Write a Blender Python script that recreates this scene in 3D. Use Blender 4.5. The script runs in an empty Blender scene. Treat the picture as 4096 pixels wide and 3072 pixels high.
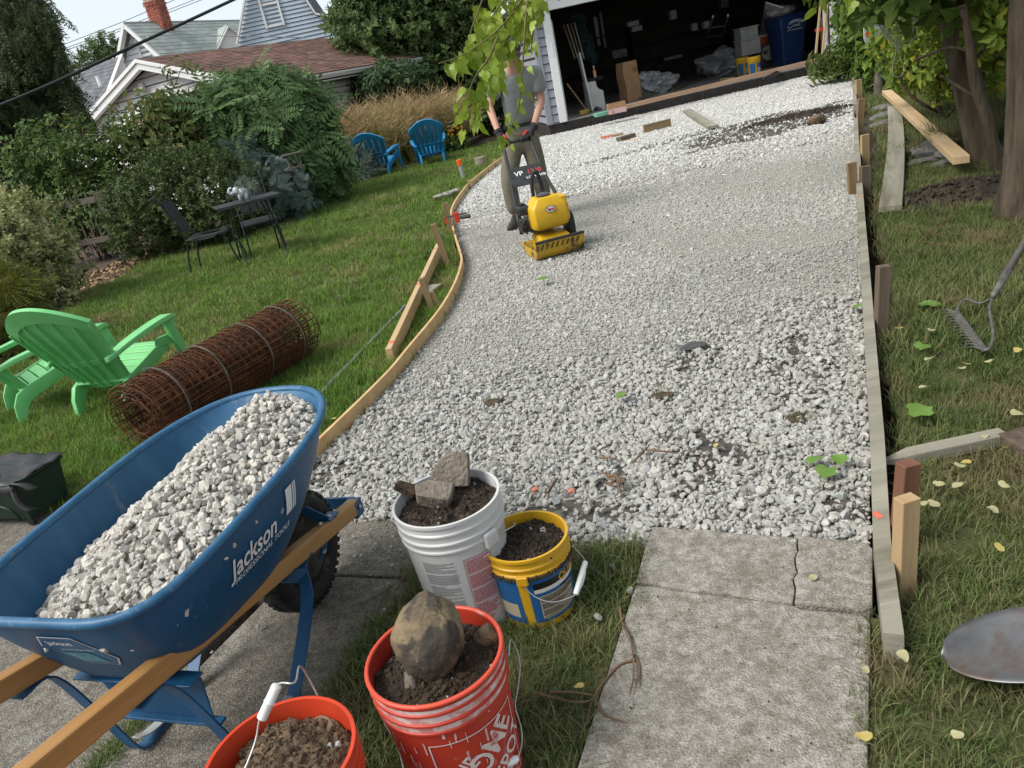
import bpy, bmesh, math, random
import numpy as np
from mathutils import Vector, Matrix, Euler, noise as mnoise
R = math.radians
random.seed(7); RNG = np.random.default_rng(7)
scn = bpy.context.scene
COL = scn.collection

# ---------------------------------------------------------------- camera
CAM_H, PITCH, ROLL, FPX = 1.52, R(22.0), R(12.5), 3076.0
_F = np.array([0, math.cos(PITCH), -math.sin(PITCH)]); _U = np.array([0, math.sin(PITCH), math.cos(PITCH)]); _R = np.array([1., 0, 0])
_X = math.cos(ROLL)*_R - math.sin(ROLL)*_U; _Y = math.sin(ROLL)*_R + math.cos(ROLL)*_U
cam = bpy.data.objects.new('camera', bpy.data.cameras.new('camera')); COL.objects.link(cam)
cam.matrix_world = Matrix((( _X[0], _Y[0], -_F[0], 0), (_X[1], _Y[1], -_F[1], 0), (_X[2], _Y[2], -_F[2], CAM_H), (0, 0, 0, 1)))
cam.data.sensor_width = 36; cam.data.sensor_fit = 'HORIZONTAL'; cam.data.lens = FPX/4096*36
cam.data.clip_start = .05; cam.data.clip_end = 2000
scn.camera = cam
def _ray(px, py): return _F + (px-2048)/FPX*_X - (py-1536)/FPX*_Y
def G(px, py, z=0.):            # where a sight line meets the level z
    d = _ray(px, py); p = np.array([0, 0, CAM_H]) + d*((z-CAM_H)/d[2]); return Vector(p)
def V(px, py, y):               # where a sight line reaches the distance y
    d = _ray(px, py); return Vector(np.array([0, 0, CAM_H]) + d*(y/d[1]))

# ---------------------------------------------------------------- light: bright overcast day
world = bpy.data.worlds.new('World'); scn.world = world; world.use_nodes = True
wn, wl = world.node_tree.nodes, world.node_tree.links
bg = wn['Background']; sky = wn.new('ShaderNodeTexSky'); hs = wn.new('ShaderNodeHueSaturation')
sky.sky_type = 'NISHITA'; sky.sun_disc = False; sky.sun_elevation = R(50); sky.sun_rotation = R(252)
sky.air_density = 1.0; sky.dust_density = 1.0; sky.ozone_density = 1.0
hs.inputs['Saturation'].default_value = .38
mxs = wn.new('ShaderNodeMixRGB'); mxs.inputs[0].default_value = .84; mxs.inputs[2].default_value = (2.25, 2.5, 2.68, 1)      # an even sheet of thin cloud over the sky
wl.new(sky.outputs[0], hs.inputs['Color']); wl.new(hs.outputs[0], mxs.inputs[1]); wl.new(mxs.outputs[0], bg.inputs[0]); bg.inputs[1].default_value = .11
sun = bpy.data.objects.new('sun', bpy.data.lights.new('sun', 'SUN')); COL.objects.link(sun)
sun.data.energy = 1.45; sun.data.angle = R(32); sun.data.color = (1, .95, .88)
# the sun stands high on the left, a little behind the camera, behind thin cloud
_sd = Vector((math.sin(R(252))*math.cos(R(50)), math.cos(R(252))*math.cos(R(50)), math.sin(R(50))))
sun.rotation_euler = _sd.to_track_quat('Z', 'Y').to_euler()
scn.view_settings.view_transform = 'Standard'; scn.view_settings.look = 'None'
scn.view_settings.exposure = 1.58; scn.view_settings.gamma = 1; scn.view_settings.use_curve_mapping = False
scn.cycles.max_bounces = 8; scn.cycles.transparent_max_bounces = 8

# ---------------------------------------------------------------- materials
MATS = {}
def M(name, c1, c2=None, scale=8., rough=.75, bump=0., bscale=None, metal=0., trans=0., island=0., detail=4., stretch=None, coord='Object', spec=.4, third=None, speck=None, lo=.35, hi=.65):
    if name in MATS: return MATS[name]
    m = bpy.data.materials.new(name); m.use_nodes = True; MATS[name] = m
    n, l = m.node_tree.nodes, m.node_tree.links; p = n['Principled BSDF']
    p.inputs['Roughness'].default_value = rough; p.inputs['Metallic'].default_value = metal; p.inputs['Specular IOR Level'].default_value = spec
    tc = n.new('ShaderNodeTexCoord'); geo = n.new('ShaderNodeNewGeometry')
    src = geo.outputs['Position'] if coord == 'World' else tc.outputs['Object']
    if stretch:
        mp = n.new('ShaderNodeMapping'); mp.inputs['Scale'].default_value = stretch; l.new(src, mp.inputs[0]); src = mp.outputs[0]
    col = None
    def ramp(fac, a, b, lo, hi):
        r = n.new('ShaderNodeValToRGB'); e = r.color_ramp.elements; e[0].position = lo; e[1].position = hi; e[0].color = (*a, 1); e[1].color = (*b, 1)
        l.new(fac, r.inputs[0]); return r.outputs[0]
    if c2 is not None:
        nz = n.new('ShaderNodeTexNoise'); nz.inputs['Scale'].default_value = scale; nz.inputs['Detail'].default_value = detail; nz.inputs['Roughness'].default_value = .6
        l.new(src, nz.inputs['Vector']); col = ramp(nz.outputs[0], c1, c2, lo, hi)
    if third is not None:      # third = (colour, noise scale, lo, hi): wear, dirt, dry patches
        n3 = n.new('ShaderNodeTexNoise'); n3.inputs['Scale'].default_value = third[1]; n3.inputs['Detail'].default_value = 6; n3.inputs['Roughness'].default_value = .65
        l.new(src, n3.inputs['Vector']); f3 = ramp(n3.outputs[0], (0, 0, 0), (1, 1, 1), third[2], third[3])
        mx = n.new('ShaderNodeMixRGB'); mx.inputs[2].default_value = (*third[0], 1); l.new(f3, mx.inputs[0])
        if col is None: mx.inputs[1].default_value = (*c1, 1)
        else: l.new(col, mx.inputs[1])
        col = mx.outputs[0]
    if speck is not None:      # speck = (dark, light, scale): fine aggregate
        n4 = n.new('ShaderNodeTexVoronoi'); n4.inputs['Scale'].default_value = speck[2]; l.new(src, n4.inputs['Vector'])
        bw = n.new('ShaderNodeSeparateColor'); l.new(n4.outputs['Color'], bw.inputs[0]); f4 = ramp(bw.outputs[0], (speck[0],)*3, (speck[1],)*3, .05, .95)
        m4 = n.new('ShaderNodeMixRGB'); m4.blend_type = 'MULTIPLY'; m4.inputs[0].default_value = 1.; m4.inputs[1].default_value = (*c1, 1); l.new(f4, m4.inputs[2])
        if col is not None: l.new(col, m4.inputs[1])
        col = m4.outputs[0]
    if island:
        if col is None:
            rg = n.new('ShaderNodeRGB'); rg.outputs[0].default_value = (*c1, 1); col = rg.outputs[0]
        h = n.new('ShaderNodeHueSaturation'); ma = n.new('ShaderNodeMapRange'); oi = n.new('ShaderNodeObjectInfo'); ad = n.new('ShaderNodeMath'); ad.operation = 'ADD'; fr = n.new('ShaderNodeMath'); fr.operation = 'FRACT'
        l.new(geo.outputs['Random Per Island'], ad.inputs[0]); l.new(oi.outputs['Random'], ad.inputs[1]); l.new(ad.outputs[0], fr.inputs[0])
        ma.inputs['To Min'].default_value = 1-island; ma.inputs['To Max'].default_value = 1+island
        l.new(fr.outputs[0], ma.inputs[0]); l.new(ma.outputs[0], h.inputs['Value']); l.new(col, h.inputs['Color']); col = h.outputs[0]
    if col is None: p.inputs['Base Color'].default_value = (*c1, 1)
    else: l.new(col, p.inputs['Base Color'])
    if bump:
        nb = n.new('ShaderNodeTexNoise'); nb.inputs['Scale'].default_value = bscale or scale*3; nb.inputs['Detail'].default_value = 5
        l.new(src, nb.inputs['Vector']); b = n.new('ShaderNodeBump'); b.inputs['Strength'].default_value = min(1, bump*1.0); b.inputs['Distance'].default_value = .02
        l.new(nb.outputs[0], b.inputs['Height']); l.new(b.outputs[0], p.inputs['Normal'])
    if trans:
        t = n.new('ShaderNodeBsdfTranslucent'); mx = n.new('ShaderNodeMixShader'); mx.inputs[0].default_value = trans
        if col is None: t.inputs[0].default_value = (*c1, 1)
        else: l.new(col, t.inputs[0])
        l.new(p.outputs[0], mx.inputs[1]); l.new(t.outputs[0], mx.inputs[2]); l.new(mx.outputs[0], n['Material Output'].inputs[0])
    return m
def wood(name, c1, c2, rough=.75, third=None, s=1.): return M(name, c1, c2, 9*s, rough, .25, 30*s, stretch=(.12, 1, 1), third=third, detail=6, lo=.3, hi=.7)

# ---------------------------------------------------------------- mesh building
class MB:
    def __init__(s): s.v = []; s.f = []; s.m = []
    def add(s, v, f, m=0):
        o = len(s.v); s.v += [tuple(p) for p in v]; s.f += [tuple(i+o for i in q) for q in f]; s.m += [m]*len(f); return s
    def box(s, c, d, rot=None, m=0):
        c = Vector(c); Mx = rot if rot is not None else Matrix.Identity(3)
        v = [c + Mx @ Vector((x*d[0]/2, y*d[1]/2, z*d[2]/2)) for x in (-1, 1) for y in (-1, 1) for z in (-1, 1)]
        return s.add(v, [(0,1,3,2),(4,6,7,5),(0,4,5,1),(2,3,7,6),(0,2,6,4),(1,5,7,3)], m)
    def beam(s, a, b, w, h, up=(0,0,1), m=0):
        a, b = Vector(a), Vector(b); x = (b-a); L = x.length; x.normalize(); y = Vector(up).cross(x)
        if y.length < 1e-4: y = Vector((0,1,0))
        y.normalize(); z = x.cross(y)
        return s.box((a+b)/2, (L, w, h), Matrix((x, y, z)).transposed(), m)
    def tube(s, pts, r, n=8, cap=True, closed=False, m=0, flat=1.):
        pts = [Vector(p) for p in pts]; N = len(pts); rr = r if isinstance(r, (list, tuple)) else [r]*N
        rings = []; prev = None
        for i, p in enumerate(pts):
            if closed: t = pts[(i+1) % N]-pts[i-1]
            else: t = pts[min(i+1, N-1)]-pts[max(i-1, 0)]
            if t.length < 1e-9: t = Vector((0,0,1))
            t.normalize()
            if prev is None:
                a = Vector((0,0,1)) if abs(t.z) < .9 else Vector((1,0,0)); u = t.cross(a).normalized()
            else:
                u = prev - t*prev.dot(t); u = u.normalized() if u.length > 1e-6 else t.orthogonal().normalized()
            prev = u; w = t.cross(u)
            rings.append([p + (u*math.cos(2*math.pi*k/n) + w*math.sin(2*math.pi*k/n)*flat)*rr[i] for k in range(n)])
        return s.loft(rings, cap and not closed, closed, m)
    def loft(s, rings, cap=True, closed=False, m=0):
        n = len(rings[0]); N = len(rings); v = [p for r in rings for p in r]; f = []
        for i in range(N if closed else N-1):
            for k in range(n):
                a = i*n+k; b = i*n+(k+1) % n; j = ((i+1) % N)*n
                f.append((a, b, j+(k+1) % n, j+k))
        if cap: f.append(tuple(range(n-1, -1, -1))); f.append(tuple((N-1)*n+k for k in range(n)))
        return s.add(v, f, m)
    def lathe(s, prof, n=24, c=(0,0,0), closed=False, m=0):
        c = Vector(c)
        rings = [[c+Vector((r*math.cos(2*math.pi*k/n), r*math.sin(2*math.pi*k/n), z)) for k in range(n)] for r, z in prof]
        return s.loft(rings, False, closed, m)
    def prism(s, poly, z0, z1, m=0):
        n = len(poly); v = [(p[0], p[1], z0) for p in poly]+[(p[0], p[1], z1) for p in poly]
        f = [tuple(range(n-1, -1, -1)), tuple(range(n, 2*n))]+[(i, (i+1) % n, n+(i+1) % n, n+i) for i in range(n)]
        return s.add(v, f, m)
    def quad(s, a, b, c, d, m=0): return s.add([a, b, c, d], [(0,1,2,3)], m)
    def slab(s, pts, t, nrm, m=0):          # a flat polygon with thickness t behind it (against nrm)
        nrm = Vector(nrm).normalized(); P = [Vector(p) for p in pts]; n = len(P); v = P+[p-nrm*t for p in P]
        return s.add(v, [tuple(range(n)), tuple(range(2*n-1, n-1, -1))]+[(i, n+i, n+(i+1) % n, (i+1) % n) for i in range(n)], m)
    def ball(s, c, r, sub=2, jit=0., seed=0, rot=None, m=0):
        bm = bmesh.new(); bmesh.ops.create_icosphere(bm, subdivisions=sub, radius=1); rs = (r, r, r) if not hasattr(r, '__len__') else r
        o = Vector((seed*3.1, seed*1.7, seed*.9)); v = []
        for q in bm.verts:
            k = 1+jit*mnoise.noise(q.co*1.6+o)+jit*.5*mnoise.noise(q.co*4+o)
            p = Vector((q.co.x*rs[0]*k, q.co.y*rs[1]*k, q.co.z*rs[2]*k))
            v.append(Vector(c)+(rot @ p if rot is not None else p))
        s.add(v, [tuple(x.index for x in f.verts) for f in bm.faces], m); bm.free(); return s
    def grid(s, fn, nu, nv, m=0):
        v = [fn(i/nu, j/nv) for j in range(nv+1) for i in range(nu+1)]; w = nu+1
        return s.add(v, [(j*w+i, j*w+i+1, (j+1)*w+i+1, (j+1)*w+i) for j in range(nv) for i in range(nu)], m)
    def text(s, t, size, fn, bold=0., m=0, align='CENTER', squash=1.):
        vs, fs = TXT(t, size, bold, align); return s.add([fn(x*squash, y) for x, y in vs], fs, m)
    def mesh(s, name, mats, smooth=False, bevel=0., off=None, solid=0.):
        me = bpy.data.meshes.new(name); v = s.v if off is None else [(p[0]-off[0], p[1]-off[1], p[2]-off[2]) for p in s.v]
        me.from_pydata(v, [], s.f)
        for x in (mats if isinstance(mats, (list, tuple)) else [mats]): me.materials.append(x)
        if any(s.m): me.polygons.foreach_set('material_index', s.m)
        if bevel or solid or len(s.f) < 6000:
            bm = bmesh.new(); bm.from_mesh(me)
            if solid: bmesh.ops.solidify(bm, geom=bm.faces[:], thickness=solid)
            bmesh.ops.recalc_face_normals(bm, faces=bm.faces[:])
            if bevel: bmesh.ops.bevel(bm, geom=[e for e in bm.edges if len(e.link_faces) == 2 and e.calc_face_angle() > .6], offset=bevel, segments=1 if bevel < .004 else 2, affect='EDGES', profile=.6)
            bm.to_mesh(me); bm.free()
        if smooth:
            me.polygons.foreach_set('use_smooth', [True]*len(me.polygons))
            if smooth is not True: me.set_sharp_from_angle(angle=smooth)
        me.update(); return me
    def build(s, name, mats, parent=None, smooth=False, bevel=0., world=False, loc=None, solid=0.):
        off = None
        if world: off = tuple(loc) if loc is not None else (tuple(wloc(parent)) if parent is not None else None)
        o = bpy.data.objects.new(name, s.mesh(name, mats, smooth, bevel, off, solid)); COL.objects.link(o)
        if parent is not None: o.parent = parent
        elif loc is not None: o.location = loc
        return o
def wloc(o):
    p = Vector(o.location)
    while o.parent is not None: o = o.parent; p = p + Vector(o.location)
    return p
_txt = {}
def TXT(t, size, bold=0., align='CENTER'):
    k = (t, size, bold, align)
    if k not in _txt:
        c = bpy.data.curves.new('t', 'FONT'); c.body = t; c.size = size; c.offset = bold*size; c.align_x = align; c.align_y = 'CENTER'; c.resolution_u = 3
        o = bpy.data.objects.new('t', c); COL.objects.link(o); dg = bpy.context.evaluated_depsgraph_get(); dg.update()
        me = bpy.data.meshes.new_from_object(o.evaluated_get(dg)); _txt[k] = ([(v.co.x, v.co.y) for v in me.vertices], [tuple(p.vertices) for p in me.polygons])
        bpy.data.objects.remove(o); bpy.data.curves.remove(c); bpy.data.meshes.remove(me)
    return _txt[k]
def tag(o, label=None, cat=None, group=None, kind=None):
    for k, x in (('label', label), ('category', cat), ('group', group), ('kind', kind)):
        if x: o[k] = x
    return o
def thing(name, label, cat, loc=(0,0,0), rz=0., group=None, rot=None):
    o = bpy.data.objects.new(name, None); COL.objects.link(o); o.location = loc; o.empty_display_size = .1
    o.rotation_euler = rot if rot is not None else (0, 0, rz)
    return tag(o, label, cat, group)
def inst(name, me, parent=None, loc=(0,0,0), rot=(0,0,0), scl=(1,1,1)):
    o = bpy.data.objects.new(name, me); COL.objects.link(o); o.parent = parent; o.location = loc; o.rotation_euler = rot; o.scale = scl if hasattr(scl, '__len__') else (scl,)*3
    return o
def copy_tree(o, parent=None):
    c = o.copy(); COL.objects.link(c); c.parent = parent
    for ch in list(o.children): copy_tree(ch, c)
    return c
def structure(mb, name, mat, label=None, **k): return tag(mb.build(name, mat, **k), label, None, None, 'structure')
_unit = {}
def lumber(name, a, b, w, h, mat, label=None, cat=None, group=None, up=(0,0,1), parent=None, bevel=.003, taper=0., bow=0., kind=None):
    """a sawn board from a to b: its own local frame runs along its length"""
    a, b = Vector(a), Vector(b); x = b-a; L = x.length; x.normalize(); y = Vector(up).cross(x); y.normalize(); z = x.cross(y)
    mb = MB(); N = 8 if bow else 1
    rings = []
    for i in range(N+1):
        t = i/N; d = bow*math.sin(math.pi*t); X = -L/2+L*t
        rings.append([(X, -w/2+d, -h/2), (X, w/2+d, -h/2), (X, w/2+d, h/2), (X, -w/2+d, h/2)])
    if taper:
        rings.append([(L/2+taper, -.004, -h/2*.3), (L/2+taper, .004, -h/2*.3), (L/2+taper, .004, h/2*.3), (L/2+taper, -.004, h/2*.3)])
    mb.loft(rings)
    o = mb.build(name, mat, parent, bevel=bevel)
    o.matrix_local = Matrix.Translation((a+b)/2) @ Matrix((x, y, z)).transposed().to_4x4()
    return tag(o, label, cat, group, kind)
def catmull(P, per=8):
    P = [Vector(p) for p in P]; out = []
    for i in range(len(P)-1):
        p0 = P[i-1] if i else P[0]*2-P[1]; p1, p2 = P[i], P[i+1]; p3 = P[i+2] if i+2 < len(P) else P[-1]*2-P[-2]
        for k in range(per):
            t = k/per; out.append(.5*((2*p1)+(p2-p0)*t+(2*p0-5*p1+4*p2-p3)*t*t+(3*p1-p0-3*p2+p3)*t**3))
    out.append(P[-1]); return out
def inside(poly, P):
    """which of the points P (N,2) lie in the polygon"""
    r = np.zeros(len(P), bool); n = len(poly); x, y = P[:, 0], P[:, 1]
    for i in range(n):
        x1, y1 = poly[i][0], poly[i][1]; x2, y2 = poly[(i+1) % n][0], poly[(i+1) % n][1]
        if y1 == y2: continue
        c = ((y1 > y) != (y2 > y)) & (x < (x2-x1)*(y-y1)/(y2-y1)+x1); r ^= c
    return r
def rnd_in(poly, dens, dfn=None):
    xs = [p[0] for p in poly]; ys = [p[1] for p in poly]; A = (max(xs)-min(xs))*(max(ys)-min(ys)); n = int(A*dens)
    P = np.column_stack((RNG.uniform(min(xs), max(xs), n), RNG.uniform(min(ys), max(ys), n))); P = P[inside(poly, P)]
    if dfn is not None: P = P[RNG.random(len(P)) < dfn(P[:, 0], P[:, 1])]
    return P
_prc = [0]
def scatter(name, pts, rot, scl, protos, idx=None, parent=None, loc=None):
    """one object that sets a mesh from protos at every point (geometry nodes)"""
    pts = np.asarray(pts, float).reshape(-1, 3); n = len(pts); rot = np.asarray(rot, float).reshape(-1, 3)
    scl = np.asarray(scl, float); scl = np.repeat(scl[:, None], 3, 1) if scl.ndim == 1 else scl
    if loc is not None: pts = pts-np.array(loc)
    me = bpy.data.meshes.new(name); me.vertices.add(n); me.vertices.foreach_set('co', pts.ravel())
    for nm, ty, dat, key in (('rot', 'FLOAT_VECTOR', rot.ravel(), 'vector'), ('scl', 'FLOAT_VECTOR', scl.ravel(), 'vector'), ('idx', 'INT', RNG.integers(0, len(protos), n) if idx is None else idx, 'value')):
        a = me.attributes.new(nm, ty, 'POINT'); a.data.foreach_set(key, dat)
    o = bpy.data.objects.new(name, me); COL.objects.link(o)
    if parent is not None: o.parent = parent
    elif loc is not None: o.location = loc
    c = bpy.data.collections.new(name+'_pieces')
    for i, q in enumerate(protos): c.objects.link(bpy.data.objects.new('%s_piece_%02d' % (name, i), q))
    ng = bpy.data.node_groups.new(name, 'GeometryNodeTree')
    ng.interface.new_socket('Geometry', in_out='INPUT', socket_type='NodeSocketGeometry'); ng.interface.new_socket('Geometry', in_out='OUTPUT', socket_type='NodeSocketGeometry')
    N, L = ng.nodes, ng.links; gi = N.new('NodeGroupInput'); go = N.new('NodeGroupOutput'); ip = N.new('GeometryNodeInstanceOnPoints'); ci = N.new('GeometryNodeCollectionInfo')
    ci.inputs['Collection'].default_value = c; ci.inputs['Separate Children'].default_value = True; ci.inputs['Reset Children'].default_value = True
    def attr(nm, ty):
        q = N.new('GeometryNodeInputNamedAttribute'); q.data_type = ty; q.inputs['Name'].default_value = nm; return q.outputs['Attribute']
    ip.inputs['Pick Instance'].default_value = True
    L.new(gi.outputs[0], ip.inputs['Points']); L.new(ci.outputs[0], ip.inputs['Instance']); L.new(attr('idx', 'INT'), ip.inputs['Instance Index'])
    L.new(attr('rot', 'FLOAT_VECTOR'), ip.inputs['Rotation']); L.new(attr('scl', 'FLOAT_VECTOR'), ip.inputs['Scale']); L.new(ip.outputs[0], go.inputs[0])
    md = o.modifiers.new('scatter', 'NODES'); md.node_group = ng
    return o
def hull_stone(seed, n=11, flat=.62):
    g = np.random.default_rng(seed); p = g.normal(size=(n, 3)); p /= np.linalg.norm(p, axis=1)[:, None]; p *= g.uniform(.8, 1.1, (n, 1)); p *= np.array([1, g.uniform(.62, .95), flat*g.uniform(.8, 1.15)])
    bm = bmesh.new(); [bm.verts.new(q) for q in p*.5]; r = bmesh.ops.convex_hull(bm, input=bm.verts[:]); bmesh.ops.delete(bm, geom=[x for x in r['geom_interior'] if isinstance(x, bmesh.types.BMVert)], context='VERTS')
    bmesh.ops.recalc_face_normals(bm, faces=bm.faces[:]); me = bpy.data.meshes.new('stone'); bm.to_mesh(me); bm.free(); return me
def stones(mat, k, seed=0, n=11, flat=.62):
    out = []
    for i in range(k):
        me = hull_stone(seed*100+i, n, flat); me.materials.append(mat if not isinstance(mat, list) else mat[i % len(mat)]); out.append(me)
    return out
# ================================================================ THE GROUND
DEEP = -.12                                        # bottom of the dug ground
m_soil = M('soil', (.035, .026, .019), (.075, .055, .038), 14, .95, .9, 40, coord='World', third=((.02, .015, .012), 3, .5, .62))
m_turf = M('turf', (.05, .062, .018), (.10, .092, .04), 5, .95, .8, 60, coord='World')
m_mulch = M('mulch', (.05, .03, .02), (.12, .075, .05), 30, .95, .9, 50, coord='World')
m_lime = M('limestone_dust', (.31, .295, .255), (.42, .405, .36), 40, .95, .9, 90, coord='World', third=((.28, .27, .235), 2.2, .52, .66))
m_conc = M('old_concrete', (.19, .17, .14), (.36, .34, .30), 34, .92, .6, 160, coord='World', third=((.15, .12, .095), 10, .50, .78), detail=12, speck=(.74, 1.2, 260))
m_conc2 = M('driveway_concrete', (.135, .118, .095), (.235, .212, .178), 24, .92, .7, 200, coord='World', third=((.29, .275, .245), 4, .56, .72), detail=10, speck=(.55, 1.4, 230))

structure(MB().box((0, 100, DEEP-.1), (500, 420, .2)), 'ground', m_soil)

# left edge of the new driveway (a bent board), right edge (a straight weathered board)
LP = catmull([(-1.14, 2.98, 0), (-.97, 3.37, 0), (-.69, 4.09, 0), (-.57, 4.5, 0), (-.37, 5.23, 0), (-.25, 5.91, 0), (-.19, 6.53, 0), (-.19, 6.93, 0), (-.23, 7.85, 0), (-.26, 9.06, 0), (-.21, 9.96, 0), (-.02, 11.31, 0), (.15, 12.1, 0), (.6, 13.76, 0), (1.3, 15.9, 0), (1.75, 17.2, 0)], 6)
RP = [Vector((x, y, 0)) for x, y in ((.75, 1.44), (.91, 1.79), (1.19, 2.34), (1.62, 3.21), (2.18, 4.34), (2.57, 5.13), (4.2, 8.41), (6.1, 12.2), (7.95, 15.95))]
GAR_L, GAR_R = Vector((2.03, 17.05, 0)), Vector((8.9, 17.72, 0))      # foot of the garage slab
near_edge = [G(*p) for p in ((1290, 1990), (1420, 2090), (1560, 2080), (1760, 2190), (2030, 2200), (2290, 2182), (2590, 2172))]+[Vector((.37, 2.20, 0)), Vector((.93, 1.86, 0))]
DRIVE = [p.xy for p in near_edge]+[p.xy for p in RP[2:]]+[GAR_R.xy, GAR_L.xy]+[p.xy for p in reversed(LP)]
structure(MB().prism(DRIVE, DEEP, 0.0), 'gravel_base', m_lime)

# bare dark soil showing through the gravel
def blob_poly(c, rx, ry, rot, seed, n=70, rough=.42):
    out = []
    for k in range(n):
        a = 2*math.pi*k/n; q = 1+rough*mnoise.noise(Vector((math.cos(a)*1.5+seed*3.3, math.sin(a)*1.5, seed)))*1.6+rough*.9*mnoise.noise(Vector((math.cos(a)*6+seed, math.sin(a)*6, seed)))
        x, y = rx*q*math.cos(a), ry*q*math.sin(a); out.append((c[0]+x*math.cos(rot)-y*math.sin(rot), c[1]+x*math.sin(rot)+y*math.cos(rot)))
    return out
m_dirt = M('driveway_dirt', (.035, .031, .028), (.10, .088, .075), 18, .95, .8, 50, coord='World', third=((.2, .19, .17), 9, .55, .7))
DIRT = []   # (polygon, share of stones kept)
def dirt(c, rx, ry, rot, seed, keep): DIRT.append((blob_poly(c, rx, ry, rot, seed), keep))
p = G(3180, 480); dirt(p, 2.1, .8, R(12), 1, .06)
p = G(2720, 560); dirt(p, 1.8, .22, R(14), 2, .2)
p = G(2840, 1800); dirt(p, .22, .10, R(120), 3, .30)
p = G(2780, 1900); dirt(p, .16, .10, R(70), 4, .35)
p = G(2300, 2060); dirt(p, .24, .09, R(-20), 5, .16)
p = G(1330, 1890); dirt(p, .17, .13, R(-30), 6, .30)
p = G(3220, 1500); dirt(p, .16, .4, R(-20), 7, .5)
p = G(2770, 1460); dirt(p, .12, .12, 0, 8, .5)
p = G(3400, 2060); dirt(p, .06, .07, 0, 11, .4)
p = G(2440, 1950); dirt(p, .12, .06, R(60), 13, .45)
db = MB()
for k, (poly, keep) in enumerate(DIRT):
    P = np.array(poly); P = P[inside(DRIVE, P)]
    if len(P) < 5: continue
    n = len(P); db.add([(x, y, .004+.0006*k) for x, y in P], [tuple(range(n))])
structure(db, 'bare_soil', m_dirt)

# ---- gravel
mw = dict(coord='Object', rough=.9)
m_st = [M('stone_a', (.32, .31, .285), (.46, .445, .41), 3, .9, .35, 9, island=.14, third=((.32, .30, .26), 2.4, .62, .74)),
        M('stone_b', (.28, .275, .255), (.40, .39, .365), 3, .9, .35, 9, island=.16), M('stone_c', (.32, .33, .32), (.44, .45, .435), 3, .9, .35, 9, island=.12)]
m_far = [M('stone_clean', (.46, .455, .43), (.62, .61, .58), 3, .9, island=.12), M('stone_clean_b', (.40, .40, .385), (.54, .535, .515), 3, .9, island=.12)]      # freshly tipped, still clean stone up by the garage
pro = stones([m_st[0], m_st[1], m_st[0], m_st[2], m_st[0], m_st[1]], 12, 1, 18, .66)+stones(m_far, 6, 5, 14, .7)
def nz(P, s, o=0.): return np.array([mnoise.noise(Vector((x*s+o, y*s, o))) for x, y in P])
def keep_fn(P):
    k = np.ones(len(P))
    for poly, q in DIRT:
        i = np.where(inside(poly, P))[0]
        if len(i): k[i] = np.minimum(k[i], np.where(nz(P[i], 8., 2.) > (-.12 if q > .25 else -.4), q, .85))
    return k
def nz(P, s, o=0.): return np.array([mnoise.noise(Vector((x*s+o, y*s, o))) for x, y in P])
def lay(P, size, sj, z0, zj, tilt=.5):
    n = len(P); sc = size*np.exp(RNG.normal(0, sj, n)); z = z0+RNG.uniform(-zj, zj, n)
    rot = np.column_stack((RNG.normal(0, tilt, n), RNG.normal(0, tilt, n), RNG.uniform(0, 6.28, n)))
    return np.column_stack((P, z)), rot, sc
def dist(P): return np.hypot(P[:, 0], P[:, 1])
LOOSE = lambda P: np.clip((3.95-P[:, 1]-.02*P[:, 0]+.45*nz(P, 1.6)+.35)/1.4, 0, 1)      # loose coarse stone near the walk, rolled flat beyond
parts = []
P = rnd_in(DRIVE, 3200, lambda x, y: y < 6.5); P = P[(RNG.random(len(P)) < LOOSE(P)*keep_fn(P))]; parts.append(lay(P, .028, .26, .008, .008))
P = rnd_in(DRIVE, 1800, lambda x, y: y < 6.5); P = P[(RNG.random(len(P)) < LOOSE(P)*keep_fn(P)**1.5)]; parts.append(lay(P, .031, .24, .017, .008, .6))
fines = lambda P: np.clip(.45+2.2*nz(P, .6, 5.), .06, 1)
P = rnd_in(DRIVE, 4200, lambda x, y: y < 9.5); P = P[(RNG.random(len(P)) < (1-LOOSE(P))*keep_fn(P)*fines(P))]; parts.append(lay(P, .024, .30, .002, .004, .3))
P = rnd_in(DRIVE, 2200, lambda x, y: y < 5); P = P[(RNG.random(len(P)) < keep_fn(P)*.9)]; parts.append(lay(P, .013, .35, .008, .006, .6))
P = rnd_in(DRIVE, 5200, lambda x, y: (y > 3.0) & (y < 9)); P = P[(RNG.random(len(P)) < keep_fn(P)*(1.15-fines(P)))]; parts.append(lay(P, .012, .3, .002, .002, .4))
P = rnd_in(DRIVE, 2100, lambda x, y: y > 9.); P = P[(RNG.random(len(P)) < keep_fn(P))]; parts.append(lay(P, .033, .25, .010, .009, .5))
A = [np.concatenate([q[i] for q in parts]) for i in range(3)]
far_i = RNG.random(len(A[0])) < np.clip((A[0][:, 1]+.6*nz(A[0][:, :2], .5, 9.)-8.3)/2.5, 0, 1); gi_ = np.where(far_i, RNG.integers(12, 18, len(far_i)), RNG.integers(0, 12, len(far_i)))
tag(scatter('gravel', A[0], A[1], A[2], pro, gi_), 'white crushed limestone gravel spread over the new driveway', None, None, 'stuff')

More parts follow.
